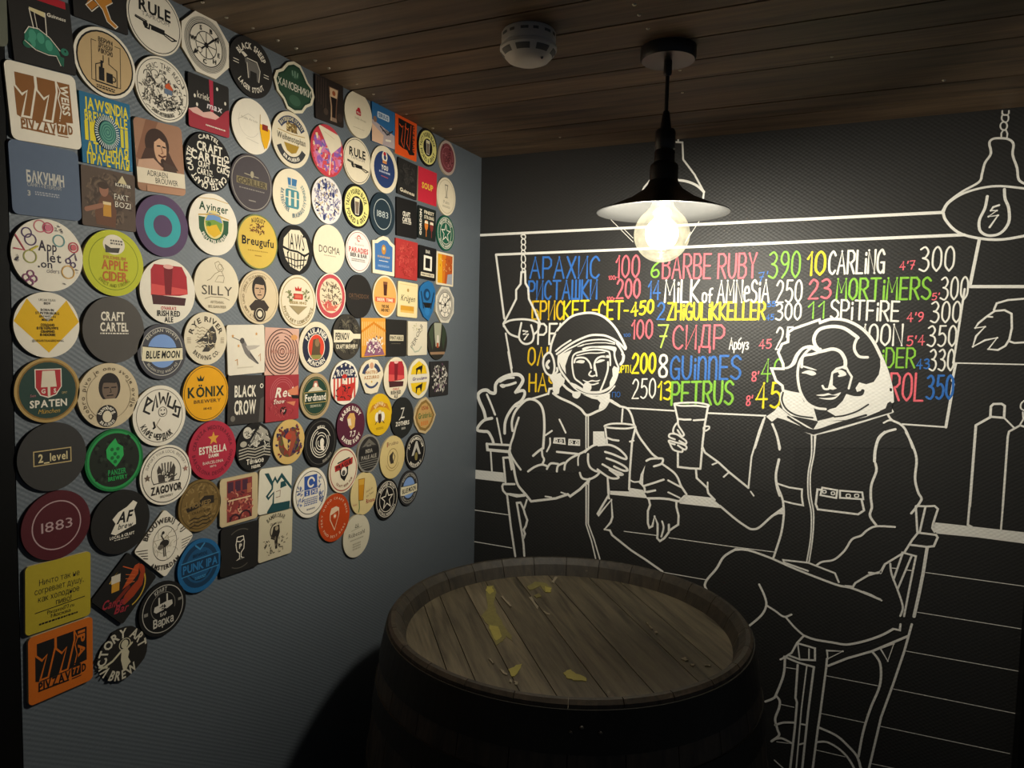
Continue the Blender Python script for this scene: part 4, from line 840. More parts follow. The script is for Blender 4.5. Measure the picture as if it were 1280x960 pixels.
# ------------------------------------------------------------------ beer coasters on the left wall
class Print:
    """flat printing on one coaster; u, v run from -1 to 1 over its face"""
    def __init__(s, hw, hh, outline, clip): s.L = []; s.hw, s.hh, s.out, s.clip, s.rt = hw, hh, outline, clip, 0; s.asp = hw/hh
    def add(s, F, c, clip=0):
        if s.rt: k, q = cos(s.rt), sin(s.rt); F = [[(x*k-y*q, x*q+y*k) for x, y in f] for f in F]
        if s.clip: F = clip_convex(F, s.clip)
        s.L.append((F, s2l(c, .86) if isinstance(c, str) else c))
    def rotated(s, deg, fn): s.rt = R(0); fn(); s.rt = 0
    def p(s, P, c, clip=0): s.add(fillpoly(P), c)
    def pd(s, k, c): s.add(fillpoly([(x*k, y*k) for x, y in s.out]), c)
    def d(s, x, y, r, c, ry=None, n=30): ry = r if ry is None else ry; s.add([[(x+r*cos(2*pi*i/n), y+ry*sin(2*pi*i/n)) for i in range(n)]], c)
    def g(s, r0, r1, c, a0=0, a1=360, x=0, y=0, sx=1, sy=1):
        n = max(6, int(44*abs(a1-a0)/360)); A = [R(a0+(a1-a0)*i/n) for i in range(n+1)]; r0 = max(r0, .001)
        s.add([[(x+r1*sx*cos(a), y+r1*sy*sin(a)), (x+r1*sx*cos(b), y+r1*sy*sin(b)), (x+r0*sx*cos(b), y+r0*sy*sin(b)), (x+r0*sx*cos(a), y+r0*sy*sin(a))] for a, b in zip(A, A[1:])], c)
    def r(s, x0, y0, x1, y1, c, rad=0):
        if not rad: s.add([[(x0, y0), (x1, y0), (x1, y1), (x0, y1)]], c); return
        P = []
        for cx, cy, a in ((x1-rad, y0+rad, -90), (x1-rad, y1-rad, 0), (x0+rad, y1-rad, 90), (x0+rad, y0+rad, 180)): P += [(cx+rad*cos(R(a+30*i)), cy+rad*sin(R(a+30*i))) for i in range(4)]
        s.add([P], c)
    def l(s, P, w, c): s.add(stroke(list(P), w), c)
    def s(s, x, y, r, c, inner=.42): pass
    def t(s, txt, x, y, h, c, w=None, b=1, rot=0, it=0):
        F, adv = [], 0; k = h/CAP; gap = .07 if b else .09
        for ch in txt:
            if ch == ' ': adv += .26; continue
            v, f, gw = GL[ch, b]; F += [[(v[i][0]+adv, v[i][1]) for i in q] for q in f]; adv += gw+gap
        adv -= gap; kx = w/adv if w else k
        if not w and False: kx = k
        cs, sn = cos(R(rot)), sin(R(rot)); G = []
        for f in F:
            P = []
            for u, v in f:
                X = (u-adv/2)*kx+it*v*k; Y = (v-CAP/2)*k; P.append((x+X*cs-Y*sn, y+X*sn+Y*cs))
            G.append(P)
        s.add(G, c)
    def a(s, txt, r, ang, h, c, b=1, flip=0, span=None, cx=0, cy=0, it=0):
        k = h/CAP; ws = [GL[ch, b][2] if ch != ' ' else .3 for ch in txt]; gap = .1; tot = (sum(ws)+gap*(len(ws)-1))
        sp = R(span) if span else tot*k/r; kx = sp*(r+h/2 if not flip else r-h/2)/tot; kx = min(kx, k*1.25); F = []; u = 0
        for ch, gw in zip(txt, ws):
            mid = (u+gw/2)/tot*sp; th = R(ang)+sp/2-mid if not flip else R(ang)-sp/2+mid
            if ch != ' ':
                v, f, _ = GL[ch, b]; up = th-pi/2 if not flip else th+pi/2; cs, sn = cos(up), sin(up); ox, oy = cx+r*cos(th), cy+r*sin(th)
                for q in f: F.append([(ox+(v[i][0]-gw/2)*kx*cs-v[i][1]*k*sn, oy+(v[i][0]-gw/2)*kx*sn+v[i][1]*k*cs) for i in q])
            u += gw+gap
        s.add(F, c)
    def q(s, x0, y0, x1, y1, n, cols, ln, w, seed=1):
        rg = random.Random(seed); by = {}
        for i in range(n):
            x, y, a = rg.uniform(x0, x1), rg.uniform(y0, y1), rg.uniform(0, pi); P = [(x, y)]
            for k in range(3): a += rg.uniform(-1, 1); P.append((P[-1][0]+ln/3*cos(a), P[-1][1]+ln/3*sin(a)))
            by.setdefault(rg.choice(cols), []).extend(stroke(P, w*rg.uniform(.6, 1.3), cap=False))
        lim = (lambda f: True) if s.clip != 'o' else None
        for c in by: s.add([f for f in by[c] if s.clip is None or len(s.clip) < 20 or all(math.hypot(*p) < .93 for p in f)], c)
    def m(s, x0, y0, x1, y1, rows, c):
        rg = random.Random(int(abs(x0*97+y0*31)*10)); hh = (y1-y0)/(rows*1.6)
        F = []
        for r_ in range(rows):
            x = x0; y = y0+(y1-y0)*(r_+.5)/rows
            while x < x1:
                w = rg.uniform(.03, .09); F.append([(x, y-hh/2), (min(x+w, x1), y-hh/2), (min(x+w, x1), y+hh/2), (x, y+hh/2)]); x += w+.025
        s.add(F, c)
def _star(s, x, y, r, c, inner=.42): s.add([[(x+r*cos(R(90+72*i)), y+r*sin(R(90+72*i))), (x+r*inner*cos(R(126+72*i)), y+r*inner*sin(R(126+72*i))), (x, y), (x+r*inner*cos(R(54+72*i)), y+r*inner*sin(R(54+72*i)))] for i in range(5)], c)
Print.s = _star
THICK = .0042
def C(geo, label, base, fn):
    y, z, hw, hh, rot, shape = geo
    if isinstance(shape, list): out = shape; clip = None
    elif shape == 'o': out = [(cos(2*pi*i/56), sin(2*pi*i/56)) for i in range(56)]; clip = out
    elif shape == 'x': out = [(1.0*cos(R(22.5+45*i))/cos(R(22.5)), 1.0*sin(R(22.5+45*i))/cos(R(22.5))) for i in range(8)]; clip = out
    else:
        rx, ry = shape/1000/hw, shape/1000/hh; out = []
        for sx, sy, a in ((1, -1, -90), (1, 1, 0), (-1, 1, 90), (-1, -1, 180)): out += [(sx*(1-rx)+rx*cos(R(a+22.5*i)), sy*(1-ry)+ry*sin(R(a+22.5*i))) for i in range(5)]
        clip = out
    pr = Print(hw, hh, out, clip)
    if rot and abs(rot) > 30:                 # a square hung on its corner carries its print upright
        k = R(-rot); pr.fn_rot = k
        base_add = pr.add
        def add(F, c, clip=0, k=k):
            F = [[(1.3*(x*cos(k)-y*sin(k)), 1.3*(x*sin(k)+y*cos(k))) for x, y in f] for f in F]; base_add(F, c)
        pr.add = add
    fn(pr)
    bc = s2l(base, .86); lay = [([out], bc, 0)] if isinstance(shape, list) is False else [(fillpoly(out), bc, 0)]
    for i, (F, c) in enumerate(pr.L): lay.append((F, c, .00004*(i+1)))
    k, q = cos(R(rot)), sin(R(rot))
    def place(u, v, lift): a, b = u*hw, v*hh; return (THICK+lift, a*k-b*q, a*q+b*k)
    me = flat_mesh('beer_coaster', lay, place)
    bm = bmesh.new(); bm.from_mesh(me); cl = bm.loops.layers.float_color['Col']
    n = len(out); fr = [bm.verts.new(place(u, v, 0)) for u, v in out]; bk = [bm.verts.new(place(u, v, -THICK)) for u, v in out]
    side = [min(1, x*.9) for x in s2l('#b9a888')] if sum(bc) > .5 else [x*.8 for x in bc]
    for i in range(n):
        j = (i+1) % n; f = bm.faces.new((fr[i], bk[i], bk[j], fr[j]))
        for lp in f.loops: lp[cl] = (*side, 1)
    for t in fillpoly(out):
        f = bm.faces.new([bm.verts.new(place(u, v, -THICK)) for u, v in t])
        for lp in f.loops: lp[cl] = (*side, 1)
    bm.to_mesh(me); bm.free()
    o = link('beer_coaster', me, M_CARD); o.location = (0.0002, y, z)
    tag(o, label, 'coaster', 'beer coasters on the grey wall'); return o
W='#efe5d2';CR='#e6d8bb';KR='#c9ab7d';BK='#181615';DK='#282523';GR='#4a494b';RD='#b8232f';GN='#1f5a3a';YE='#f2c411';OR='#e2571a';BL='#24509a';GD='#b58b46';BR='#7a4a22'
def rosette(p,n,r0,r1,c,w): [p.l([(r0*cos(a),r0*sin(a)),(r1*cos(a),r1*sin(a))],w,c) for a in [6.2832*i/n for i in range(n)]]
def face(p,x,y,s,hc,sk,dk):
    p.d(x,y+.05*s,.5*s,hc,.62*s); p.d(x+.02*s,y-.04*s,.36*s,sk,.48*s); p.p([(x-.4*s,y+.25*s),(x,y+.5*s),(x+.4*s,y+.28*s),(x+.25*s,y+.22*s),(x-.1*s,y+.25*s)],hc)
    for k in(-1,1): p.l([(x+.02*s+k*.17*s-.1*s,y+.04*s),(x+.02*s+k*.17*s+.1*s,y+.04*s)],.05*s,dk)
    p.l([(x+.03*s,y),(x+.07*s,y-.16*s),(x,y-.17*s)],.03*s,dk); p.l([(x-.12*s,y-.3*s),(x+.14*s,y-.29*s)],.05*s,dk)
def pint(p,x,y,w,h,c,foam,out=None):
    p.p([(x-w*.5,y+h*.5),(x+w*.5,y+h*.5),(x+w*.4,y),(x+w*.34,y-h*.5),(x-w*.34,y-h*.5),(x-w*.4,y)],c); p.p([(x-w*.5,y+h*.5),(x+w*.5,y+h*.5),(x+w*.46,y+h*.3),(x-w*.46,y+h*.3)],foam)
    if out: p.l([(x-w*.5,y+h*.5),(x+w*.5,y+h*.5),(x+w*.4,y),(x+w*.34,y-h*.5),(x-w*.34,y-h*.5),(x-w*.4,y),(x-w*.5,y+h*.5)],.03,out)
def zz77(p,bg,fg,side):
    p.p([(-.8,.74),(.8,.74),(.8,-.3),(.35,-.34),(.2,-.42),(-.65,-.42),(-.8,-.35)],fg)
    for dx in(0,.6): p.l([(-.2+dx,.76),(-.2+dx,.46),(-.42+dx,-.36),(-.66+dx,-.36),(-.45+dx,.32),(-.6+dx,.2),(-.78+dx,.4),(-.78+dx,.76)],.055,bg)
    p.l([(.42,.7),(.5,.5),(.42,.3),(.48,.0),(.4,-.3)],.03,bg)
    p.t(side,.63,.28,.22,bg,.8,rot=-90); p.t('PIVZAV',-.22,-.55,.26,fg,.98); p.r(.3,-.66,.6,-.32,fg,.04); p.t('77',.45,-.49,.2,bg,.22); p.t('D',.7,-.5,.24,fg,.13); p.l([(-.7,-.66),(.2,-.7)],.045,fg); p.l([(.3,-.27),(.6,-.27)],.03,fg); p.l([(.32,-.71),(.6,-.71)],.03,fg)
def rule(p):
    p.g(.92,.945,BK); p.t('RULE',0,.36,.36,BK,1.16); p.t('TAPROOM',.02,.1,.13,'#77706a',1.0,b=0)
    p.l([(-.7,-.1),(-.4,-.14),(-.36,-.3),(-.22,-.3),(-.2,-.16),(.75,-.3)],.05,BK); p.r(-.15,-.3,.35,-.14,BK); p.l([(.35,-.3),(.62,-.38),(.8,-.3)],.04,BK); p.d(-.35,-.2,.09,BK); p.l([(-.7,-.06),(-.3,-.1)],.03,BK)
def octa(p):
    p.g(.0,.9,'#8f8a80'); [p.g(r,r+.012,W) for r in(.72,.77,.82,.87)]; p.d(0,0,.7,W); p.g(.68,.71,BK); p.g(.42,.45,BK); rosette(p,8,.05,.42,BK,.03); p.l([(-.5,-.42),(.5,.42)],.05,BK); p.d(0,0,.09,BK); p.d(-.28,-.24,.1,W); p.g(.08,.1,BK,0,360,-.28,-.24)
    [p.t(s,.56*cos(a),.56*sin(a),.15,BK) for s,a in zip('SBNEHCAW',[2,1.2,.6,-.3,-.9,-1.7,-2.5,3.05])]
def ringglass(p):
    p.d(0,0,.9,'#e8dd86'); p.d(0,0,.47,BK); p.a('TASTY POURED BLACK',.58,100,.22,BK,span=170); p.a('POURED & GREAT',.8,270,.22,BK,flip=1,span=150); pint(p,0,0,.36,.72,'#7a6a58','#e2d6a8',W)
def n1883(p,c): p.g(.68,.715,c); p.t('1883',0,.0,.3,c,.9,b=0)
def moon(p):
    p.g(.84,.87,'#b9b4aa'); p.d(0,.02,.6,'#7fa0d6'); p.p([(-.8,.2),(-.4,.16),(.3,.12),(.84,.14),(.86,-.3),(.3,-.34),(-.5,-.36),(-.84,-.3)],'#e9ddba'); p.l([(-.8,.2),(-.4,.16),(.3,.12),(.84,.14)],.03,BK); p.t('BLUE MOON',.02,-.1,.26,BK,1.4,it=.12); p.a('BELGIAN WHITE',.71,90,.11,'#d9d2c0',span=110,b=0); p.a('BELGIAN STYLE WHEAT ALE',.78,270,.1,'#d9d2c0',flip=1,span=110,b=0)
def redale(p):
    p.p([(-.62,.62),(-.5,.8),(.5,.8),(.68,.5),(.72,-.05),(.4,-.12),(-.62,-.15)],'#b02a33',clip=1); p.p([(-.6,.2),(.68,.1),(.72,-.05),(-.62,-.15)],'#d8524e'); p.p([(-.6,-.12),(.65,-.18),(.6,-.42),(-.55,-.42)],'#4b2628'); p.p([(-.16,.72),(.16,.72),(.1,-.1),(-.12,-.1)],'#7c1c24'); p.d(0,.76,.18,'#eab0a4',.07)
    p.t('O\'HARA\'S',0,-.52,.1,RD,.55); p.t('IRISH RED',0,-.68,.17,BK,.84); p.t('ALE',0,-.87,.16,BK,.32)
def starring(p,bg,fg): p.g(.86,.89,fg); p.g(.6,.63,fg); p.s(0,0,.56,fg); p.s(0,0,.42,bg); p.a('BREWED WITH',.68,90,.14,fg,span=110); p.a('NATURAL INGREDIENTS',.82,270,.13,fg,flip=1,span=120)
def cartel(p,x,y,s):
    p.t('CRAFT',x-.06*s,y+.22*s,.34*s,W,1.0*s); p.t('CARTEL',x,y-.2*s,.34*s,W,1.2*s); p.m(x-.6*s,y-.5*s,x+.6*s,y-.42*s,1,W)
C((-1.1131,2.0230,0.0489,0.0489,0,'o'),"round cream coaster with bold black four-letter name above a rifle, largest of two alike",W,rule)
C((-1.2867,1.9425,0.0416,0.0472,5.0,1),"square black coaster with a green turtle carrying a glass of dark beer",DK,lambda p:(p.r(-.1,.8,.85,1,RD),p.t('Guinness',.5,.5,.1,W,.62,it=.1),p.p([(-.35,.55),(.12,.55),(.1,-.2),(-.25,-.1)],'#171110'),p.p([(-.37,.55),(.14,.52),(.12,.38),(-.36,.46)],'#e6d6a2'),p.l([(-.37,.5),(-.27,-.1)],.03,W),p.l([(.13,.5),(.11,-.2)],.03,W),p.l([(-.22,.45),(-.17,0)],.02,W),p.p([(-.6,-.2),(-.45,-.02),(-.15,0),(.2,-.16),(.45,-.42),(.52,-.62),(.1,-.6),(-.3,-.55),(-.62,-.4)],'#2f7a62'),[p.d(x,y,.12,'#4c9d80',.15) for x,y in((-.35,-.2),(-.1,-.22),(.15,-.36),(-.4,-.4))],p.d(.66,-.42,.13,'#2f7a62',.1),p.d(-.55,-.48,.14,'#27664f',.1),p.p([(.35,-.55),(.62,-.6),(.58,-.85),(.44,-.8)],'#27664f'),p.d(.68,-.4,.03,BK),p.l([(-.6,-.2),(-.45,0),(-.15,.02),(.2,-.14),(.5,-.42)],.025,W),p.l([(-.62,-.4),(-.3,-.58),(.1,-.63),(.36,-.6),(.48,-.84)],.02,W)))
C((-1.2036,2.0244,0.0418,0.0416,3.3,1),"square black coaster with an orange animal's legs, cut by the photo's top edge",DK,lambda p:(p.p([(-.3,.2),(.3,.3),(.45,-.1),(.2,-.3),(.35,-.7),(.6,-.85),(.5,-.95),(.2,-.8),(.05,-.45),(-.25,-.2)],'#c98632'),p.p([(-.4,-.2),(-.1,-.35),(-.35,-.6),(-.55,-.5)],'#b87426'),p.l([(.45,-.1),(.2,-.3),(.35,-.7),(.6,-.85),(.5,-.95),(.2,-.8),(.05,-.45),(-.25,-.2),(-.55,-.5),(-.35,-.65),(-.1,-.4)],.03,W)))
C((-1.1967,1.9312,0.0484,0.0484,0,'o'),"round brown cardboard coaster with a bottle and mug drawn in thin lines",W,lambda p:(p.d(0,0,.92,BK),p.d(0,0,.87,KR),p.l([(-.3,.55),(-.45,.55),(-.45,-.6),(.48,-.6),(.48,.6),(.3,.6)],.02,BK),p.t('ВЕРИМ',0,.64,.13,BK,.46),p.t('ДРУЖЕСКИ',0,.48,.13,BK,.46),p.t('И ВКУСНО',0,.32,.13,BK,.46),p.l([(-.08,.2),(-.08,0),(-.32,-.12),(-.32,-.62),(.36,-.62),(.36,-.12),(.1,0),(.1,.2)],.025,BK),p.r(-.22,-.55,-.05,-.16,BK),p.r(-.17,-.2,-.1,.04,BK),p.r(.02,-.55,.22,-.26,BK),p.g(.06,.09,BK,0,360,.24,-.4),p.m(-.3,-.8,.3,-.68,2,BK)))
C((-1.0148,2.0234,0.0490,0.0490,0,'x'),"octagonal grey coaster with a wheel of letters, larger of two alike",W,octa)
C((-0.9137,2.0214,0.0525,0.0525,0,'o'),"round black coaster with a white sheep standing in the middle",DK,lambda p:(p.a('BLACK SHEEP',.6,90,.2,W,span=120),p.a('LAGER STOUT',.82,270,.17,W,flip=1,span=95),p.p([(-.3,.25),(-.05,.2),(.25,.22),(.38,0),(.34,-.4),(.26,-.4),(.24,-.12),(-.05,-.12),(-.08,-.38),(-.16,-.38),(-.18,0),(-.28,.1)],'#6f6a64'),p.p([(-.3,.25),(-.48,.36),(-.36,.42),(-.18,.34)],W),p.l([(-.2,.25),(.25,.25),(.4,0),(.34,-.4)],.03,W),p.l([(-.2,.1),(-.14,-.38)],.03,W),[p.l([(x,y),(x+.22,y)],.025,W) for x,y in((-.8,.05),(-.8,-.04),(.58,-.05),(.58,-.14))]))
C((-0.8007,2.0213,0.0570,0.0492,0,[(-0.854,-0.401),(-0.556,-0.628),(-0.366,-0.93),(-0.016,-1.0),(0.382,-0.869),(0.585,-0.579),(0.875,-0.385),(1.0,-0.02),(0.915,0.271),(0.665,0.435),(0.46,0.737),(0.258,0.971),(-0.058,1.0),(-0.366,0.845),(-0.631,0.498),(-0.89,0.336),(-1.0,0.025)]),"shaped dark green coaster with a scalloped cream border and a white name",'#e6dcc0',lambda p:(p.pd(.88,'#1e3b2a'),p.pd(.8,'#2a4a35'),p.t('ХАМОВНИКИ',0,0,.28,W,1.62,b=0),p.d(0,.5,.2,'#3f624b',.16),p.d(0,-.5,.28,'#3f624b',.2),p.l([(0,.4),(0,.62)],.04,'#8aa88e'),p.l([(-.1,.44),(-.14,.6)],.04,'#8aa88e'),p.l([(.1,.44),(.14,.6)],.04,'#8aa88e')))
C((-0.6964,2.0265,0.0450,0.0435,2.0,3),"square dark brown coaster with a tall glass of stout under the ceiling",'#2a211c',lambda p:(p.p([(-.06,.7),(.66,.7),(.58,.3),(.5,-.2),(.46,-.88),(.04,-.88),(.06,-.2),(-.02,.3)],'#6a4a36'),p.p([(.02,.66),(.58,.66),(.5,.3),(.43,-.2),(.38,-.8),(.16,-.8),(.18,-.2),(.08,.3)],'#1a100c'),p.p([(.46,-.7),(.5,-.88),(0,-.88),(.04,-.7)],'#8d7360'),p.p([(0,.66),(.6,.66),(.54,.25),(.04,.25)],'#d6b48c'),p.d(.3,.45,.12,'#a0522d'),p.l([(.02,.3),(.1,-.2),(.08,-.85)],.05,'#c9a985'),p.l([(.6,.66),(.52,.2)],.03,'#8d7360'),[p.l([(-.9+i*.16,.9),(-.95+i*.16,-.1-.1*i)],.04,'#4c3c32') for i in range(5)],p.d(-.3,-.55,.16,'#4a3b30'),p.d(.7,-.6,.2,'#3c2f27')))
C((-0.5980,2.0265,0.0496,0.0496,0,'o'),"round cream coaster with a small red crest and thin writing below",CR,lambda p:(p.r(-.2,-.02,.16,.2,RD,.06),p.d(0,.2,.12,RD),p.t('STELLA',-.02,.09,.08,W,.28),p.t('Stella Artois',.12,-.16,.1,'#9a8a70',.8,b=0),p.l([(-.4,-.6),(.4,-.58)],.02,'#b7a88c')))
C((-0.5039,2.0285,0.0454,0.0443,1.0,1),"square coaster with a dark swallow-like aircraft in a blue and peach sky",'#2e6a9e',lambda p:(p.p([(-1,.1),(1,-.3),(1,-1),(-1,-1)],'#b9a9a8'),p.p([(-1,-.1),(0,-.5),(-.1,-1),(-1,-1)],'#e2b99a'),p.r(-.55,.3,.5,.62,'#cfdbe4',.08),p.t('SIRIUS',-.02,.46,.2,'#39658f',.85),p.t('wing',.2,-.22,.2,BK,.7),p.l([(-.3,-.1),(.3,-.4),(.8,-.1)],.08,'#2c3440'),p.d(-.75,.15,.15,'#8c6a55'),p.l([(.2,-.7),(.6,-.65)],.1,W)))
C((-0.4092,2.0261,0.0475,0.0488,0.2,3),"bright orange square coaster with big black double sevens up under the ceiling",'#e8571c',lambda p:(p.p([(-.72,.78),(.76,.75),(.78,-.72),(.3,-.8),(.1,-.62),(-.35,-.6),(-.7,-.5)],BK),[p.l([(-.62+dx,.5),(-.4+dx,.4),(-.28+dx,.5),(-.45+dx,-.3),(-.2+dx,-.55),(-.05+dx,.68)],.05,'#e8571c') for dx in(0,.5)],p.t('LIZZARD',.74,.05,.22,'#e8571c',1.3,rot=-90)))
C((-0.3084,2.0260,0.0471,0.0471,0,'o'),"black and yellow ringed round coaster under the ceiling, glass in its middle",BK,ringglass)
C((-0.2082,2.0227,0.0454,0.0454,0,'o'),"round dusty burgundy coaster with a pale rim, nearest the corner at the top",'#b7a396',lambda p:(p.d(0,0,.84,'#7a3b40'),p.g(.6,.64,'#a5666a'),p.q(-.5,-.5,.5,.5,26,['#a5666a','#4b2023'],.25,.05,3)))
C((-1.2864,1.8432,0.0473,0.0498,4.8,8),"square white coaster with big brown double sevens",W,lambda p:zz77(p,W,'#8c5a2c','WEISS'))
C((-1.1967,1.8323,0.0395,0.0495,2.2,1),"square blue coaster packed with yellow lettering around a spiked disc",'#2a6d92',lambda p:(p.t('JAWS',-.35,.72,.32,'#e8d437',.95),p.t('INDIA',.52,.72,.32,'#e8d437',.8),p.t('BREW',-.46,.36,.3,'#e8d437',.75),p.t('PALE',.5,.38,.3,'#e8d437',.72),p.t('АТОМНАЯ',.02,-.52,.3,'#e8d437',1.66),p.t('ПРАЧЕЧНАЯ',.02,-.84,.3,'#e8d437',1.7),p.r(-.86,-.34,-.45,.2,'#e8d437'),p.r(.55,-.34,.86,.2,'#d9cc42'),p.l([(-.7,-.34),(-.7,.2)],.05,'#2a6d92'),p.l([(.7,-.34),(.7,.2)],.05,'#2a6d92'),p.d(0,-.02,.5,'#173a55'),rosette(p,40,.36,.48,'#d6e2dc',.03),p.d(0,-.02,.34,'#5d9a86'),[p.g(r,r+.03,'#2d6a66') for r in(.06,.14,.22,.3)]))
C((-1.1002,1.9239,0.0489,0.0489,0,'o'),"round cream coaster with a dense village drawing and a small orange house",W,lambda p:(p.g(.92,.94,BK),p.a('ERIC THE RED',.66,84,.17,BK,span=110,b=0),p.t('PUB',.0,.55,.1,BK),p.q(-.8,-.65,.8,.3,190,['#3a3530','#8b847a','#55504a','#b0a898'],.14,.035,5),[p.g(.14,.16,BK,0,190,x,y) for x,y in((-.55,.3),(-.3,.38),(-.05,.32),(-.45,.12))],p.p([(.08,.18),(.22,.28),(.36,.14),(.36,.06),(.08,.08)],'#cf5a2f'),p.r(.05,-.1,.34,.06,'#6b7c92'),p.q(-.6,-.6,.7,-.3,40,[BK],.1,.03,8),p.a('SAINT-PETERSBURG',.86,270,.12,BK,flip=1,span=60)))
C((-1.0091,1.9255,0.0429,0.0436,0.8,4),"square dark coaster with pink liquid pouring into a splash",DK,lambda p:(p.p([(-1,-.35),(-.6,-.2),(-.3,-.32),(.1,-.18),(.5,-.3),(.8,0),(1,.1),(1,-1),(-1,-1)],'#a3323f'),p.p([(-1,-.35),(-.6,-.2),(-.3,-.32),(.1,-.18),(.5,-.3),(.3,-.45),(-.3,-.5),(-.8,-.45)],'#e2b4a8'),p.p([(0,1),(.2,1),(.2,-.2),(.05,-.2)],'#b83048'),p.t('kriek',-.28,.3,.26,W,.6,b=0),p.t('max',.25,.02,.26,'#e8dede',.75,it=.2),[p.d(x,y,.05,W,.07) for x,y in((-.7,.2),(.4,.75),(-.6,-.1),(.8,.3))],p.m(-.2,-.8,.8,-.72,1,W)))
C((-0.9120,1.9170,0.0486,0.0486,0,'o'),"round white coaster with a golden glass of beer at its right edge",W,lambda p:(p.l([(-.7,.1),(-.2,.42),(.1,.35)],.02,'#c9bfae'),p.t('Stella Artois',-.15,.24,.09,'#a89c88',.8,b=0),p.g(.5,.52,'#d6ccba',150,330,-.15,.1),p.p([(.4,.5),(.92,.35),(.9,-.2),(.75,-.62),(.62,-.66),(.48,-.4),(.38,0)],'#f0b41c',clip=1),p.p([(.4,.5),(.92,.35),(.92,.1),(.4,.22)],W,clip=1),p.r(.5,.02,.8,.24,'#8d2f22'),p.l([(.4,.55),(.38,0),(.48,-.4),(.62,-.68)],.025,'#a9863a'),p.l([(-.3,-.48),(.3,-.55)],.02,'#c9bfae')))
C((-0.8099,1.9188,0.0529,0.0529,0,'o'),"round cream coaster with gothic lettering between two dark ribbons",CR,lambda p:(p.g(.62,.86,'#39415c',35,145),p.g(.6,.84,'#3a3a3c',205,335),p.a('BAYERISCHE STAATS',.69,90,.13,'#d8cba6',span=100),p.a('BRAUEREI',.77,270,.12,W,flip=1,span=70),p.r(-.28,.28,.28,.6,'#8a6f3f',.08),p.q(-.26,.3,.26,.58,20,['#d9c58d','#5a4726'],.12,.04,2),p.t('Weihenstephan',0,.05,.24,BK,1.5,b=0),p.p([(-.4,-.15),(.4,-.15),(.24,-.42),(0,-.5),(-.24,-.42)],'#a8862f'),p.l([(-.7,.24),(0,.2),(.7,.26)],.025,'#a8862f')))
C((-0.7025,1.9237,0.0527,0.0527,0,'o'),"round red and pink coaster full of bright blotches with a cream wedge",'#c43a44',lambda p:(p.q(-.85,-.85,.85,.3,150,['#d86a86','#e6b6a2','#8e5aa8','#d24b52','#c77fb0','#eed7a8','#6b6cae'],.3,.13,11),p.p([(-.6,.9),(.75,.75),(.85,.4),(.2,-.1)],CR,clip=1),p.l([(.2,-.1),(.1,-.9)],.06,'#eecfae'),p.l([(-.2,.7),(.4,.55)],.02,'#c9b490')))
C((-0.6018,1.9252,0.0498,0.0498,0,'o'),"round cream coaster with bold black four-letter name above a rifle, smaller of two alike",CR,rule)
C((-0.4984,1.9291,0.0539,0.0539,0,'o'),"round cream-rimmed coaster with a navy middle and a small white badge on top",CR,lambda p:(p.d(0,0,.78,'#273a68'),p.d(0,.55,.2,W,.24),p.d(0,.66,.1,RD),p.d(.02,.52,.1,'#39456e'),p.r(-.15,.26,.15,.38,'#d88a4a'),p.t('YOU',0,.08,.2,W,.5),p.m(-.4,-.18,.4,-.06,1,'#b9bccb'),p.l([(-.25,-.3),(.25,-.32)],.03,'#b0504c')))
C((-0.4007,1.9275,0.0433,0.0434,-1.9,3),"square black coaster with a faint pattern below the orange double-seven coaster",'#262422',lambda p:(p.q(-.75,-.4,.75,.8,60,['#3d3a36','#33302d','#1c1a18'],.4,.06,4),p.t('Guinness',0,-.72,.2,CR,1.5)))
C((-0.3073,1.9269,0.0455,0.0434,-0.1,1),"plain red square coaster with four yellow letters",'#c5283a',lambda p:p.t('SOUP',0,0,.34,'#e6c23c',1.2))
C((-0.2105,1.9191,0.0504,0.0504,0,'o'),"round cream coaster with a small wine-like glass under the burgundy one",CR,lambda p:(p.g(.86,.89,'#b9a98a'),p.l([(-.14,.6),(.14,.6),(.06,.25),(.04,.02),(.12,-.05),(-.12,-.05)],.06,'#7d7466'),p.l([(-.14,.6),(-.06,.25),(-.04,.02)],.04,'#7d7466'),p.t('Palm',0,-.3,.18,'#9a8f7a',.6,b=0),p.m(-.4,-.6,.4,-.48,2,'#a89c84')))
C((-1.2861,1.7433,0.0468,0.0481,2.3,8),"plain slate blue square coaster with a short white Cyrillic word",'#5e6b80',lambda p:(p.t('БАКУНИН',-.02,.08,.3,'#cfcabd',1.08),p.t('САНКТ-ПЕТЕРБУРГ',-.05,-.14,.1,'#bdb9ae',1.0,b=0),p.m(-.35,-.42,.35,-.3,2,'#a9abb0'),p.t('3',-.52,-.38,.14,'#bdb9ae')))
C((-1.1943,1.7360,0.0426,0.0427,0.7,3),"square brown coaster with a bearded man holding a beer",'#5c4c41',lambda p:(p.q(-.95,-.95,.95,.95,120,['#6d5b4c','#4d3f36','#75624f'],.4,.07,9),p.p([(-.55,-.5),(-.35,.0),(-.15,.25),(.1,.1),(.25,-.4),(.2,-.95),(-.5,-.9)],'#6e4a38'),p.d(-.2,.3,.17,'#a0705a',.24),p.d(-.22,.44,.2,'#4a3a30',.12),p.r(-.25,-.6,.05,-.15,'#c9913a'),p.r(-.25,-.2,.05,-.1,'#e6cfa0'),p.l([(-.85,-.45),(-.3,-.25)],.16,'#9b6c56'),p.p([(.3,.6),(.72,.55),(.5,.9)],'#d6c69a'),p.r(.2,.5,.86,.62,'#3a332c'),p.t('KLASTER',.53,.56,.1,W,.6),p.t('FAKT',.45,.14,.2,W,.55,b=0),p.t('BOZI',.5,-.12,.2,W,.6,b=0)))
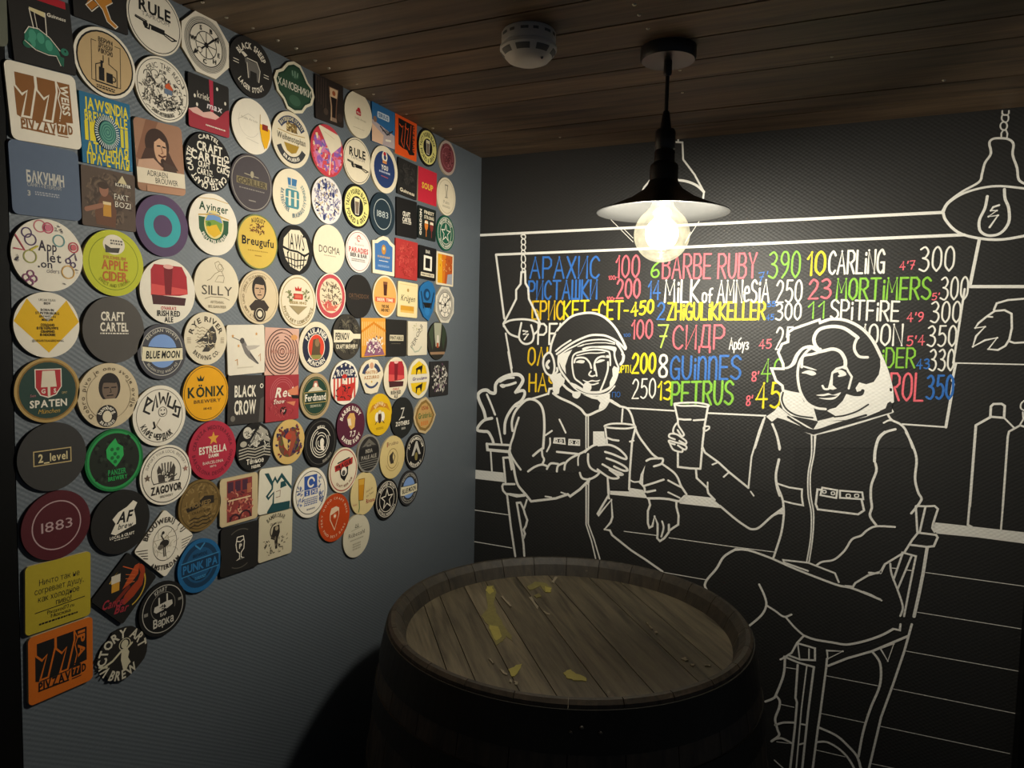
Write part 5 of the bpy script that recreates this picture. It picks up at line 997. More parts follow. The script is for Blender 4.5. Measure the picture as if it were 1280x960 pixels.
C((-1.1064,1.8166,0.0439,0.0547,3.8,8),"square brown coaster with a grinning long-haired man above a cream band",'#a3795f',lambda p:(p.p([(-.5,1),(0,1),(-.7,-.2),(-1,-.1)],'#8b6049'),p.d(-.1,.35,.5,'#3e2a22',.45),p.p([(-.6,.2),(-.85,-.2),(-.4,-.3),(.2,-.25),(.75,-.3),(.5,0),(.3,.3)],'#4a3228'),p.d(.02,.25,.26,'#d3a584',.4),p.p([(-.35,.5),(.05,.72),(.35,.5),(.2,.46),(0,.55),(-.2,.42)],'#3e2a22'),p.l([(-.1,.32),(.02,.33)],.04,BK),p.l([(.12,.32),(.24,.31)],.04,BK),p.l([(.06,.3),(.12,.14),(.04,.12)],.03,'#8a5c44'),p.l([(-.06,.06),(.08,.02),(.22,.07)],.05,'#5b2f22'),p.d(.1,-.1,.1,'#3e2a22',.09),p.p([(-.9,-.15),(-.3,-.05),(.1,-.3),(-.2,-.4),(-1,-.4)],'#c79e84'),p.p([(.1,-.1),(.6,-.2),(.7,-.4),(.1,-.4)],'#4e3a30'),p.r(-1,-.78,1,-.36,'#e8dac0'),p.t('ADRIAEN',-.18,-.48,.16,BK,.85,b=0),p.t('BROUWER',.2,-.66,.16,BK,.95,b=0),p.r(-.65,-1,1,-.82,'#b88a6c')))
C((-1.0113,1.8307,0.0489,0.0489,0,'o'),"round black coaster crowded with white block letters",BK,lambda p:(p.t('CRAFT',.05,.5,.3,W,1.1),p.t('CARTEL',0,.16,.3,W,1.5),p.a('CRAFT CARTEL CRAFT CARTEL',.72,270,.22,W,span=235,flip=0),[p.t(s,x,y,.2,W,w) for s,x,y,w in(('CRAFT',-.2,-.12,.5),('CAR',.55,-.15,.4),('CARTEL',-.15,-.36,.7),('CRAFT',.1,-.6,.6))],p.l([(-.1,-.2),(.6,-.85)],.04,BK),p.a('CARTEL',.8,90,.14,W,span=60)))
C((-0.9128,1.8154,0.0515,0.0515,0,'o'),"round dark purple-grey coaster with a thin ring and blurred gold word",'#4a4346',lambda p:(p.g(.91,.94,'#9a9288'),p.r(-.72,-.1,.72,.14,'#7f7352'),p.t('GORILLER',0,.02,.2,'#4a4030',1.36),p.d(0,.3,.08,'#a59a80',.12),p.l([(-.35,.28),(-.1,.26)],.03,'#a59a80'),p.l([(.1,.25),(.3,.24)],.03,'#a59a80'),p.m(-.6,-.26,.6,-.2,1,'#8c857c'),p.l([(-.15,-.62),(.15,-.62)],.04,'#8c857c')))
C((-0.8075,1.8102,0.0532,0.0532,0,'o'),"round cream coaster with a teal double letter under a crown",CR,lambda p:(p.r(-.36,-.42,.36,.26,'#4b8790',.1),p.r(-.2,-.34,-.08,.2,CR),p.r(.1,-.34,.22,.2,CR),p.l([(-.36,-.05),(.36,-.05)],.03,CR),p.p([(-.22,.4),(-.26,.66),(.24,.66),(.2,.4)],'#3d74a0'),p.l([(-.06,.36),(-.06,.78)],.04,CR),p.r(-.22,.3,.22,.38,'#9fb4b0'),p.a('BAYREUTHER',.62,205,.16,'#4f6f7c',span=95,flip=1),p.a('BRAUHAUS',.76,300,.16,'#4f6f7c',span=60,flip=1),p.a('STEINBRÄU',.6,10,.14,'#7b9290',span=70,flip=0)))
C((-0.7028,1.8216,0.0483,0.0483,0,'o'),"round white coaster speckled all over with small violet-blue drawings",'#e4dcd6',lambda p:(p.q(-.85,-.85,.85,.85,200,['#4a4a7c','#7a76a0','#2f3158','#a59a9c','#c9b07a'],.16,.06,21),[p.d(x,y,.09,'#37406e',.13) for x,y in((-.55,.5),(.4,.3),(-.2,-.75),(-.1,.6))]))
C((-0.6021,1.8263,0.0483,0.0483,0,'o'),"black and yellow ringed round coaster left of the dark teal one",BK,ringglass)
C((-0.5043,1.8248,0.0498,0.0498,0,'o'),"round dark teal coaster with a thin ring around a four-digit number",'#20303a',lambda p:n1883(p,'#b9c0bd'))
C((-0.4016,1.8314,0.0455,0.0463,1.2,3),"small black square coaster with two short lines of white block lettering",BK,lambda p:cartel(p,0,.05,.72))
C((-0.3064,1.8320,0.0432,0.0411,-0.3,3),"square black coaster with an orange and a dark stemmed glass side by side",'#1d2320',lambda p:(p.t('GORDON',-.74,0,.22,W,1.6,rot=90),p.t('FINEST',.2,.7,.2,CR,1.1),p.t('STRONG',.2,.4,.2,CR,1.1),[(p.d(x,-.1,.2,c,.32),p.l([(x,-.4),(x,-.8)],.07,c),p.p([(x-.2,0),(x+.2,0),(x+.18,.16),(x-.18,.16)],CR)) for x,c in((-.1,'#d0762a'),(.5,'#7a2f2a'))]))
C((-0.2104,1.8209,0.0477,0.0477,0,'o'),"round green coaster with a white-outlined star, nearest the corner",'#1d5a44',lambda p:starring(p,'#1d5a44',W))
C((-1.2859,1.6438,0.0490,0.0490,0,'o'),"round white coaster with outline fruit drawings around a split name",W,lambda p:(p.t('App',-.02,.26,.28,'#3d3540',.52),p.t('let',.16,-.04,.28,'#3d3540',.4),p.t('.on',-.1,-.24,.22,'#3d3540',.4),p.t('ciders',.12,-.42,.13,'#6a5f63',.36,b=0),[p.g(r-.02,r+.015,c,0,360,x,y) for x,y,r,c in((-.22,.78,.16,'#c9787c'),(.0,.76,.14,'#c4506a'),(-.58,.56,.13,'#5a4668'),(-.48,.38,.15,'#5a4668'),(.3,.44,.16,'#6a9a98'),(.72,.3,.14,'#c0505a'),(-.5,-.08,.17,'#a9a860'),(.56,-.1,.07,'#5a4668'),(.7,-.2,.07,'#5a4668'),(.55,-.42,.18,'#d6a860'),(-.5,-.55,.09,'#8a5070'),(-.42,-.68,.09,'#8a5070'),(-.62,-.66,.09,'#8a5070'),(-.52,-.78,.09,'#8a5070'))],p.l([(-.9,.5),(-.64,.08),(-.92,.1)],.04,'#c05060'),p.d(0,.76,.1,'#d77a8c'),p.d(.72,.3,.09,'#cf6a70'),p.l([(.56,-.04),(.75,.14),(.8,-.06)],.03,'#5a4668'),p.l([(-.48,.1),(-.3,.22)],.05,'#c9b84a'),[p.q(x-.08,y-.08,x+.08,y+.08,7,['#4b4550'],.08,.02,int(x*9)+30) for x,y in((.3,.78),(-.88,-.2),(.88,-.4),(.5,-.85))]))
C((-1.1884,1.6429,0.0490,0.0490,0,'o'),"round lime-yellow coaster with two lines of orange lettering",'#c3c433',lambda p:(p.g(.8,.82,'#7d8a1c'),p.d(.0,.56,.36,'#e8ddc8',.3),p.p([(-.28,.3),(-.3,.55),(-.1,.45),(.2,.48),(.15,.32)],'#4a453f'),p.m(-.12,.55,.28,.72,2,'#6a645c'),p.t('PREMIUM',.02,.16,.1,'#b8863a',.74),p.t('APPLE',.02,-.06,.28,'#c46a34',.86),p.t('CIDER',.02,-.4,.28,'#c46a34',.82),p.a('SWEET AND STRONG',.74,270,.11,'#8a8a24',flip=1,span=90,b=0)))
C((-1.1032,1.7101,0.0484,0.0484,0,'o'),"plain purple round coaster with one broad turquoise ring",'#594463',lambda p:p.g(.36,.7,'#3aa6aa'))
C((-1.0009,1.7274,0.0524,0.0524,0,'o'),"round cream coaster with a green shield around a sunny valley picture",W,lambda p:(p.t('Ayinger',.0,.56,.26,'#254a30',1.2),p.p([(-.62,.2),(.62,.2),(.6,-.2),(.4,-.5),(0,-.62),(-.4,-.5),(-.6,-.2)],'#2f5a3c'),p.d(0,0,.4,'#e2cf8a',.46),p.p([(-.36,.1),(-.2,.36),(.2,.36),(.36,.1)],'#6f93c6'),p.p([(-.36,.08),(0,.16),(.36,.08),(.3,-.2),(-.3,-.2)],'#7a9c3e'),p.p([(-.32,-.1),(.1,.02),(.3,-.25),(0,-.42),(-.25,-.3)],'#e2b52c'),p.d(-.2,0,.08,'#4a7a34'),p.l([(-.62,.24),(0,.34),(.62,.24)],.04,'#c9a24a'),p.l([(-.6,.78),(0,.84),(.6,.78)],.02,'#c9a24a'),p.a('PRIVATBRAUEREI',.62,270,.12,W,flip=1,span=115)))
C((-0.8984,1.7106,0.0507,0.0507,0,'o'),"round golden-yellow coaster with a black gothic word and a tiny brown drawing",'#d8b64e',lambda p:(p.g(.95,1,'#6f7a4a'),p.a('AUGUST',.72,90,.16,'#4a3c1c',span=50),p.q(-.3,.3,.3,.62,26,['#7a4a24','#5a3418'],.14,.04,6),p.t('Breugufu',0,.02,.3,BK,1.56),p.m(-.5,-.36,.5,-.3,1,'#a8862f'),p.l([(-.15,-.5),(.15,-.5)],.04,'#a8862f')))
C((-0.7969,1.7076,0.0489,0.0489,0,'o'),"round black coaster with four swollen white letters like a mouth of teeth",BK,lambda p:(p.p([(-.7,.4),(-.3,.78),(.2,.82),(.6,.5),(.78,.0),(.5,-.14),(.1,-.02),(-.4,.0),(-.74,.1)],CR),p.p([(-.75,0),(-.4,-.08),(.1,-.1),(.5,-.24),(.76,-.1),(.6,-.5),(.2,-.84),(-.3,-.7),(-.6,-.4)],CR),p.t('JAWS',0,.34,.66,BK,1.0,b=0),[p.l([(x,-.14),(x*.8,-.72)],.05,BK) for x in(-.5,-.3,-.1,.1,.3,.5)],p.l([(-.6,-.34),(0,-.42),(.6,-.34)],.05,BK),p.l([(-.4,-.56),(0,-.66),(.45,-.55)],.04,BK)))
C((-0.6949,1.7211,0.0510,0.0510,0,'o'),"plain cream round coaster with one thin black five-letter word",CR,lambda p:(p.t('DOGMA',0,-.02,.3,'#2c2a28',1.32,b=0),p.m(-.35,-.3,.4,-.24,1,'#a89c84')))
C((-0.5946,1.7275,0.0467,0.0467,0,'o'),"round white coaster with a red ornament and red word above black lettering",'#e9e0d6',lambda p:(p.g(.9,.93,'#a0605c'),p.g(.1,.16,'#c05a50',0,300,0,.62),p.l([(-.3,.62),(.3,.62)],.04,'#d6a49a'),p.t('Brasserie',.05,.34,.12,'#9c9488',.7,b=0),p.t('PARADIES',0,.06,.24,'#c0413c',1.5),p.t('BIER & BAR',0,-.18,.18,'#3a3634',1.3),p.m(-.55,-.5,.5,-.34,2,'#8a8078')))
C((-0.4986,1.7294,0.0453,0.0454,0,[(-0.942,-0.977),(0.993,-1.0),(1.0,0.634),(0.663,0.761),(0.366,0.974),(-0.066,1.0),(-0.417,0.872),(-0.692,0.714),(-1.0,0.675)]),"blue shield-shaped coaster with a wide cream border",CR,lambda p:(p.pd(.8,'#3f6da4'),p.d(0,.3,.2,'#b8803a',.26),p.d(0,.36,.09,'#e0c080'),p.t('STAROPOLSKIE',0,-.08,.1,'#cfa860',1.1),p.m(-.4,-.32,.4,-.26,1,W),p.m(-.5,-.62,.5,-.5,2,'#9db2cc')))
C((-0.4001,1.7294,0.0493,0.0479,-0.4,1),"red square coaster covered in fine swirling scribbles without a word",'#ad3330',lambda p:p.q(-.9,-.9,.9,.9,110,['#c65248','#94261f','#b9443c'],.3,.05,13))
C((-0.3017,1.7307,0.0426,0.0426,-1.3,3),"black square coaster with an empty white upright frame",BK,lambda p:(p.r(-.45,-.45,.5,.45,W),p.r(-.26,-.3,.3,.3,BK),p.t('BAR',0,.7,.2,'#cfc8b8',.5),p.r(-.75,-.82,.8,-.6,CR),p.t('WINDOWBREW',0,-.71,.12,BK,1.4)))
C((-0.2111,1.7232,0.0458,0.0443,-0.5,3),"cream-edged square coaster filled with a close-up of amber beer",CR,lambda p:(p.r(-.86,-.88,.86,.88,'#b8551f'),p.p([(-.86,.88),(-.4,.88),(-.3,-.88),(-.86,-.88)],'#e0a41c'),p.p([(-.4,.88),(.1,.88),(-.05,-.88),(-.3,-.88)],'#d8781c'),p.p([(.3,-.3),(.86,-.2),(.86,-.88),(.2,-.88)],'#9fa0a8'),p.q(-.6,-.3,.8,.8,20,['#e8b070','#8f3a1a'],.16,.06,17)))
C((-1.2891,1.5484,0.0450,0.0450,0,'o'),"round white coaster with a broad yellow downward chevron and typewriter lines",W,lambda p:(p.p([(-.6,.78),(0,.1),(.6,.78),(.99,.12),(.02,-.85),(-.99,.1)],'#eab81a',clip=1),p.t('URSARTISAN',0,.76,.075,BK,.5,b=0),p.t('BREW',0,.66,.075,BK,.2),p.t('BORN IN',0,.46,.075,BK,.4),p.t('ST PETERSBURG',0,.36,.075,BK,.72),p.t('BREWED IN',0,.26,.075,BK,.5,b=0),p.t('MOSCOW',0,.16,.075,BK,.34),p.t('СОЗДАНО',0,0,.075,BK,.42),p.t('В ПЕТЕРБУРГЕ',0,-.1,.075,BK,.66),p.t('СВАРЕНО',0,-.2,.075,BK,.42),p.t('В МОСКВЕ',0,-.3,.075,BK,.46),p.t('@URSARTISANBREWING',0,-.48,.07,BK,.96,b=0)))
C((-1.1897,1.5433,0.0500,0.0500,0,'o'),"round charcoal coaster with two lines of white slab lettering",'#55504b',lambda p:cartel(p,.0,.24,.76))
C((-1.0942,1.6069,0.0522,0.0522,0,'o'),"round cream coaster with a red glowing glass picture, larger of two alike",W,redale)
C((-0.9947,1.6238,0.0489,0.0489,0,'o'),"round cream coaster with a bowing jester figure above spaced capital letters",CR,lambda p:(p.l([(-.1,.78),(.06,.86),(.2,.7),(.3,.62),(.22,.5),(.05,.52),(-.05,.62),(-.1,.78)],.02,'#8a7a5c'),p.l([(.1,.5),(-.1,.4),(-.3,.2),(-.44,.14)],.02,'#8a7a5c'),p.l([(.2,.5),(.32,.3),(.28,.12),(-.1,.12),(.05,.34),(.26,.36)],.02,'#8a7a5c'),p.g(.09,.11,'#8a7a5c',0,360,.14,.66),p.t('SILLY',0,-.18,.34,'#4a4036',1.36,b=0),p.l([(-.55,-.5),(-.3,-.42),(.3,-.42),(.55,-.5)],.02,'#7a6c54'),p.t('ARTISANAL',0,-.6,.1,'#8a7a5c',.62,b=0),p.t('BELGIAN BEER',0,-.76,.1,'#8a7a5c',.8,b=0)))
C((-0.8958,1.6085,0.0501,0.0501,0,'o'),"round tan coaster with a short-haired man's portrait over a dark round emblem",'#dcc7a2',lambda p:(p.g(.9,.915,'#8a7352'),p.g(.66,.675,'#8a7352',60,170),p.p([(-.5,-.35),(-.2,-.1),(.25,-.1),(.5,-.35),(.4,-.5),(-.4,-.5)],'#3a2f28'),face(p,0,.3,.72,'#2f2722','#c9a684','#3a2a22'),p.a('HÄLT LEIB UND SEELE ZUSAMMEN',.74,165,.1,'#7a6546',span=200,b=0),p.d(.02,-.62,.3,'#3a2f28'),p.g(.2,.22,CR,0,360,.02,-.62),p.d(.02,-.62,.12,CR)))
C((-0.7905,1.6057,0.0531,0.0531,0,'o'),"round cream coaster with a red label and gold lettering running around",CR,lambda p:(p.g(.88,.91,'#a3884e'),p.r(-.26,.08,.26,.3,'#c0362c',.04),p.r(-.18,.13,.18,.25,'#d86a54'),p.p([(-.16,.4),(-.18,.56),(-.06,.48),(0,.6),(.06,.48),(.18,.56),(.16,.4)],'#c0362c'),p.q(-.6,.0,-.32,.5,14,['#8a8a5c','#6d6f44'],.14,.05,3),p.q(.32,.0,.6,.5,14,['#8a8a5c','#6d6f44'],.14,.05,4),p.t('BEER 1842',0,-.04,.1,'#a3884e',.9),p.p([(-.5,-.16),(.5,-.16),(.2,-.36),(0,-.5),(-.2,-.36)],'#a08d66'),p.a('PIVOVARY LOBKOWICZ',.84,270,.13,'#8a7444',flip=1,span=150)))
C((-0.6890,1.6226,0.0487,0.0487,0,'o'),"round coaster with a red rim around a sketched cartoon scene",W,lambda p:(p.d(0,0,.95,'#bf4a50'),p.d(0,.02,.76,'#e2cfae'),p.q(-.5,-.4,.6,.6,70,['#5a4a3c','#8d7a62','#3a302a'],.16,.05,31),p.p([(-.6,-.35),(-.2,-.2),(.2,-.4),(.55,-.3),(.3,-.65),(-.3,-.65)],'#cf6a58'),p.q(-.5,-.6,.4,-.2,16,['#e8cfb0','#bf4a50'],.2,.05,14)))
C((-0.5919,1.6275,0.0489,0.0489,0,'o'),"plain black round coaster with one dim brown word, under the red-worded white one",'#221f1c',lambda p:(p.t('ORTHODOX',0,.02,.2,'#6d4f36',1.5,b=0),p.m(-.6,-.16,.0,-.1,1,'#4d3a2a')))
C((-0.4906,1.6329,0.0499,0.0499,0,'o'),"round orange-peach coaster with a glass of dark beer and a red band",CR,lambda p:(p.d(0,0,.93,'#e0a458'),pint(p,0,.38,.36,.66,'#4a2418','#7a4a30'),p.r(-.8,-.26,.8,-.04,'#cf5a3c'),p.t('BEER TIME',0,-.15,.14,CR,1.3),p.t('THE ONE',0,-.46,.14,BK,.6),p.t('AND ONLY',0,-.64,.14,BK,.7)))
C((-0.3933,1.6304,0.0449,0.0435,-1.4,4),"cream square coaster with a handwritten word above an amber bar",'#e6d3a0',lambda p:(p.r(-.7,-.75,.65,-.35,'#cf962f'),p.r(-.7,-.75,.65,-.62,'#e0b45c'),p.t('Krügen',0,.1,.36,BK,1.4,it=.3,b=0),p.d(0,.55,.1,'#b08a48'),p.l([(-.8,.86),(.8,.86)],.04,'#d6bf86')))
C((-0.3009,1.6331,0.0405,0.0525,0,[(-0.883,-0.354),(-0.39,-0.813),(0.203,-1.0),(0.686,-0.544),(0.97,-0.006),(1.0,0.565),(0.634,0.909),(0.134,1.0),(-0.35,0.892),(-0.821,0.669),(-1.0,0.347)]),"blue skull-shaped coaster with black hollows",'#2469a0',lambda p:(p.d(-.05,.3,.42,'#123a5e',.3),p.d(.0,.3,.2,'#2b77b4',.16),p.p([(-.5,-.1),(.5,-.1),(.35,-.35),(-.3,-.35)],BK),p.l([(-.75,.4),(-.45,-.35)],.12,'#102c46'),p.l([(.8,.4),(.45,-.35)],.12,'#102c46'),p.d(0,-.55,.28,'#2b77b4',.2)))
C((-0.2084,1.6266,0.0491,0.0491,0,'x'),"octagonal grey coaster with a wheel of letters, smaller one nearest the corner",'#d8d0be',octa)
C((-1.2903,1.4582,0.0450,0.0450,0,'o'),"round dark green coaster with a gold rim and red shield holding a spade",'#b8975a',lambda p:(p.d(0,0,.92,'#8e6c34'),p.d(0,0,.87,'#2b443c'),p.p([(-.4,.66),(.42,.66),(.42,.1),(.25,-.15),(0,-.24),(-.25,-.15),(-.4,.1)],W),p.p([(-.37,.63),(.39,.63),(.39,.1),(.22,-.13),(0,-.2),(-.22,-.13),(-.37,.1)],'#b83238'),p.p([(-.17,.6),(.21,.6),(.26,.1),(-.22,.1)],'#e8dac0'),p.l([(.02,.1),(.02,-.16)],.08,'#e8dac0'),p.t('G',-.15,-.02,.13,W),p.t('S',.2,-.02,.13,W),p.t('Seit',-.46,-.14,.08,'#c97a80',b=0),p.t('1397',.5,-.1,.07,'#c9b07a',b=0),p.t('SPATEN',-.0,-.4,.22,W,1.14),p.t('München',.0,-.64,.14,'#c9a24a',.66,it=.3,b=0)))
C((-1.2001,1.4445,0.0489,0.0489,0,'o'),"round tan coaster with a dark-haired man's face above a round black seal, bigger portrait coaster",'#d6c3a0',lambda p:(face(p,.02,.22,.72,'#2c2624','#7a6656','#2a2220'),p.p([(-.2,-.1),(.25,-.1),(.35,-.4),(-.3,-.4)],'#d6c3a0'),p.g(.72,.73,'#6a5a44',120,400),p.a('Dobro pivo je ono svoje ovdje',.78,100,.13,'#5a4c3a',span=260,b=0,it=.3),p.d(-.08,-.62,.34,'#2f2a28'),p.a('bamberg',.2,90,.13,W,span=150,cx=-.08,cy=-.62),p.d(-.08,-.64,.15,CR,.18),p.a('BRAUEREI',.31,270,.09,W,span=110,flip=1,cx=-.08,cy=-.62)))
C((-1.1067,1.5094,0.0450,0.0450,0,'o'),"dark round coaster with a pale blue disc behind a cream banner, larger of two alike",'#4b4a50',moon)
C((-1.0194,1.5309,0.0453,0.0453,0,'o'),"round cream coaster with a kingfisher-like bird among wavy lines",CR,lambda p:(p.a('RYE RIVER',.64,90,.2,'#3d3428',span=150),p.a('BREWING CO.',.82,270,.17,'#3d3428',flip=1,span=100),[p.l([(-.5+.1*i%.2,.4-.12*i),(-.4,.44-.12*i),(-.3,.38-.12*i),(-.18,.43-.12*i),(-.05,.38-.12*i)],.025,'#8a7a5c') for i in range(7)],p.p([(-.5,-.16),(-.1,.1),(.1,.32),(.3,.5),(.45,.3),(.5,0),(.4,-.3),(.1,-.5),(-.2,-.5),(-.05,-.3),(-.1,-.1)],'#3f3a34'),p.q(-.1,-.4,.4,.3,26,[CR,'#8a7a5c'],.18,.03,6),p.d(.08,.18,.05,CR),[p.l([(x,.02-.06*i),(x+.14,.02-.06*i)],.02,'#8a7a5c') for x in(-.86,.7) for i in range(4)]))
C((-0.9276,1.5111,0.0456,0.0454,1.8,5),"cream square coaster with a grey hummingbird",'#e9dfcb',lambda p:(p.l([(-.72,.52),(-.3,.36)],.03,'#5a5450'),p.p([(-.34,.4),(-.2,.46),(-.05,.3),(.15,-.05),(.62,-.6),(.55,-.62),(.1,-.35),(-.1,-.15),(-.24,.15)],'#7d7672'),p.p([(-.05,.15),(.4,.16),(.75,.14),(.5,.02),(.1,-.05)],'#bdb3a6'),p.d(-.22,.36,.12,'#4f4a48'),p.l([(.2,-.2),(.6,-.6)],.06,'#4f4a48'),[p.s(x,y,.08,'#d99a4a') for x,y in((-.7,.56),(.55,.62),(-.42,.16))],p.l([(-.5,-.6),(-.5,-.38),(-.62,-.42)],.03,'#c98a4a'),p.l([(.74,-.5),(.74,-.2),(.64,-.3)],.03,'#c98a4a'),p.l([(-.5,-.72),(.3,-.72)],.05,'#d2c6b0')))
C((-0.8355,1.5062,0.0466,0.0459,-1.2,1),"square pinkish coaster with dark concentric maze rings",'#d9ab98',lambda p:([p.g(r,r+.045,'#4a2a24') for r in(.1,.22,.36,.5,.64,.78,.92)],[p.g(r,r+.045,'#4a2a24',200,340) for r in(1.08,)],p.g(.5,.7,'#d9ab98',80,110),p.g(.8,.9,'#d9ab98',60,90),p.t('MAZE LINE',.05,0,.16,'#b07a6a',1.4),p.d(.7,.62,.2,'#d99a5c',.12)))
C((-0.7354,1.5137,0.0532,0.0532,0,'o'),"round cream-edged navy coaster with a red oval portrait of a bearded monk",CR,lambda p:(p.d(0,0,.8,'#26283c'),p.d(0,0,.5,W,.52),p.d(0,0,.46,'#d8452c',.5),p.p([(-.2,.3),(.1,.36),(.24,.1),(.2,-.2),(.3,-.34),(-.3,-.36),(-.24,0)],'#5c4a32'),p.d(.04,.18,.13,'#8a6f4c',.16),p.p([(-.34,-.3),(.34,-.3),(.22,-.46),(-.22,-.46)],'#8f8a4a'),p.a('PAULANER',.56,90,.2,W,span=125),p.a('MÜNCHEN',.74,270,.18,W,flip=1,span=90)))
C((-0.6341,1.5361,0.0504,0.0504,0,'o'),"round dark coaster with a cream bottle lying across it",'#3a352e',lambda p:(p.q(-.8,-.8,.8,.8,90,['#6a6250','#1e1b18','#504a3e'],.3,.05,41),p.p([(-.9,.3),(.2,.3),(.45,.14),(.95,.14),(.95,-.08),(.45,-.08),(.2,-.24),(-.9,-.24)],CR),p.t('PERNOV',-.32,.03,.3,BK,.95),p.t('CRAFT BREWERY',.0,-.42,.18,CR,1.5)))
C((-0.5352,1.5358,0.0473,0.0449,1.5,1),"square orange coaster with a cream and violet peaked pattern",'#dd9a38',lambda p:([p.l([(-.9+i*.15,.8),(-.9+i*.15,-.4)],.04,'#efc98a') for i in range(13)],p.l([(-1,.3),(0,.75),(1,.3)],.12,'#d07f1c'),p.l([(-.7,-.1),(0,.25),(.7,-.1)],.1,'#e0a860'),p.p([(-.8,-.95),(-.5,-.3),(0,.0),(.5,-.3),(.9,-.95)],'#8c5a74'),p.q(-.6,-.9,.7,-.1,50,[W,'#e8d2c8','#5c3a52'],.2,.07,23)))
C((-0.4412,1.5348,0.0449,0.0448,-0.3,3),"black square coaster with one small pale label, between the orange pattern and the diagonal word",'#252320',lambda p:(p.r(-.65,-.16,.68,.16,'#cfc3a4'),p.t('PINTABLE',.0,0,.18,'#3a352c',1.2),p.m(-.5,-.34,.4,-.28,1,'#6d6557')))
C((-0.3451,1.5341,0.0457,0.0436,0.6,3),"cream square coaster with a word written diagonally upwards",'#ddd2ba',lambda p:(p.t('PERONI',-.1,.1,.3,'#55504a',1.7,rot=52,b=0),p.l([(-.7,-.3),(.5,.5)],.03,'#8d8674'),p.q(-.5,.5,.4,.95,14,['#a8a27c','#c9bf9c'],.2,.05,2),p.l([(-.6,-.5),(-.3,-.8),(.1,-.75),(.4,-.5)],.08,'#a9b09a')))
C((-0.2449,1.5277,0.0512,0.0512,0,'o'),"round dark coaster with a forest picture and a pale upright figure",'#2d2a24',lambda p:(p.p([(-.4,.95),(.4,.95),(.3,.2),(.2,-.3),(-.2,-.3),(-.3,.2)],'#a5a58e',clip=1),p.p([(-.9,.4),(-.5,.9),(-.4,.0),(-.5,-.5)],'#3f4a36',clip=1),p.p([(.9,.4),(.5,.9),(.4,0),(.6,-.5)],'#35402f',clip=1),p.p([(-.08,.3),(.1,.3),(.16,-.3),(-.12,-.3)],'#d6cdbc'),p.p([(-.1,-.1),(.1,-.1),(.12,-.36),(-.1,-.36)],'#a84a24'),p.r(-.75,-.72,.75,-.58,'#9b7a5c')))
C((-1.2857,1.3645,0.0483,0.0483,0,'o'),"round charcoal coaster with a thin gold box around two short gold words",'#3a3836',lambda p:(p.r(-.56,-.22,.54,.22,'#c9b07a'),p.r(-.53,-.19,.51,.19,'#302e2c'),p.t('2_level',0,.0,.24,'#e2cf9c',.84)))
C((-1.1923,1.3455,0.0478,0.0478,0,'o'),"bumpy round black coaster with a bright green ring and green hop-like beetle",'#17743a',lambda p:(p.d(0,0,.93,'#22281f'),p.g(.86,.93,'#2e9a50'),p.q(-.7,-.7,.7,.7,60,['#2f3b2c','#141812'],.12,.08,19),p.p([(-.2,.5),(-.3,.36),(-.28,.1),(-.1,-.1),(.02,-.22),(.14,-.1),(.3,.12),(.28,.4),(.1,.52),(.02,.7)],'#2fae56'),[p.d(x,y,.06,'#1d6a36') for x,y in((-.1,.35),(.1,.35),(0,.2),(-.1,.08),(.1,.08),(0,-.05))],p.t('PANZER',.06,-.38,.17,'#2fa055',.62),p.t('BREWERY',.08,-.58,.13,'#2fae56',.66)))
C((-1.1126,1.4059,0.0491,0.0491,0,'o'),"round cream coaster with scrawled letters and a smiling doodle",W,lambda p:(p.g(.86,.88,'#5a5248'),[p.l(l,.07,'#2c2826') for l in(((-.55,.35),(-.3,.5),(-.45,.62),(-.6,.2),(-.4,.1)),((-.28,.2),(-.15,.68),(-.1,.3)),((-.02,.75),(.02,.4),(.12,.6)),((.14,.6),(.22,.35),(.32,.72)),((.4,.6),(.3,.3),(.5,.2),(.6,.45)),((.5,.0),(.7,-.1),(.78,.2),(.6,.26),(.6,.08)))],p.g(.15,.17,'#5a5248',0,360,.1,.12),p.l([(.04,.06),(.1,.02),(.18,.07)],.03,BK),p.d(.04,.18,.025,BK),p.d(.16,.18,.025,BK),p.l([(-.24,-.2),(-.2,-.36),(-.26,-.4)],.06,BK),p.l([(.0,-.1),(-.15,-.3),(.05,-.5)],.02,'#a89a80'),p.a('КАФЕ ЧЕРДАК',.8,255,.19,'#2c2826',flip=1,span=105)))
C((-1.0197,1.4363,0.0486,0.0486,0,'o'),"bright yellow round coaster with a bold black five-letter name and small crown",'#eda912',lambda p:(p.g(.93,.955,'#6a4a0c'),p.t('KÖNIX',.0,.06,.36,'#23301f',1.6),p.p([(-.36,.44),(-.42,.62),(-.3,.52),(-.25,.66),(-.19,.52),(-.08,.62),(-.14,.44)],'#23301f'),p.t('BREWERY',.05,-.28,.12,'#6a4a14',1.2),p.t('1842',.05,-.55,.08,'#6a4a14',.36)))
C((-0.9287,1.4184,0.0438,0.0450,-1.8,1),"dark square coaster with two stacked words in tall white letters",'#36322f',lambda p:(p.t('BLACK',-.05,.36,.46,W,1.2),p.t('CROW',-.05,-.3,.56,W,1.2),p.d(-.72,-.75,.12,'#7a746a'),p.g(.06,.1,W,0,360,.86,.55),p.p([(.72,-.98),(1,-.98),(1,.1),(.8,0)],'#5a5550'),p.d(.1,.04,.07,'#36322f')))
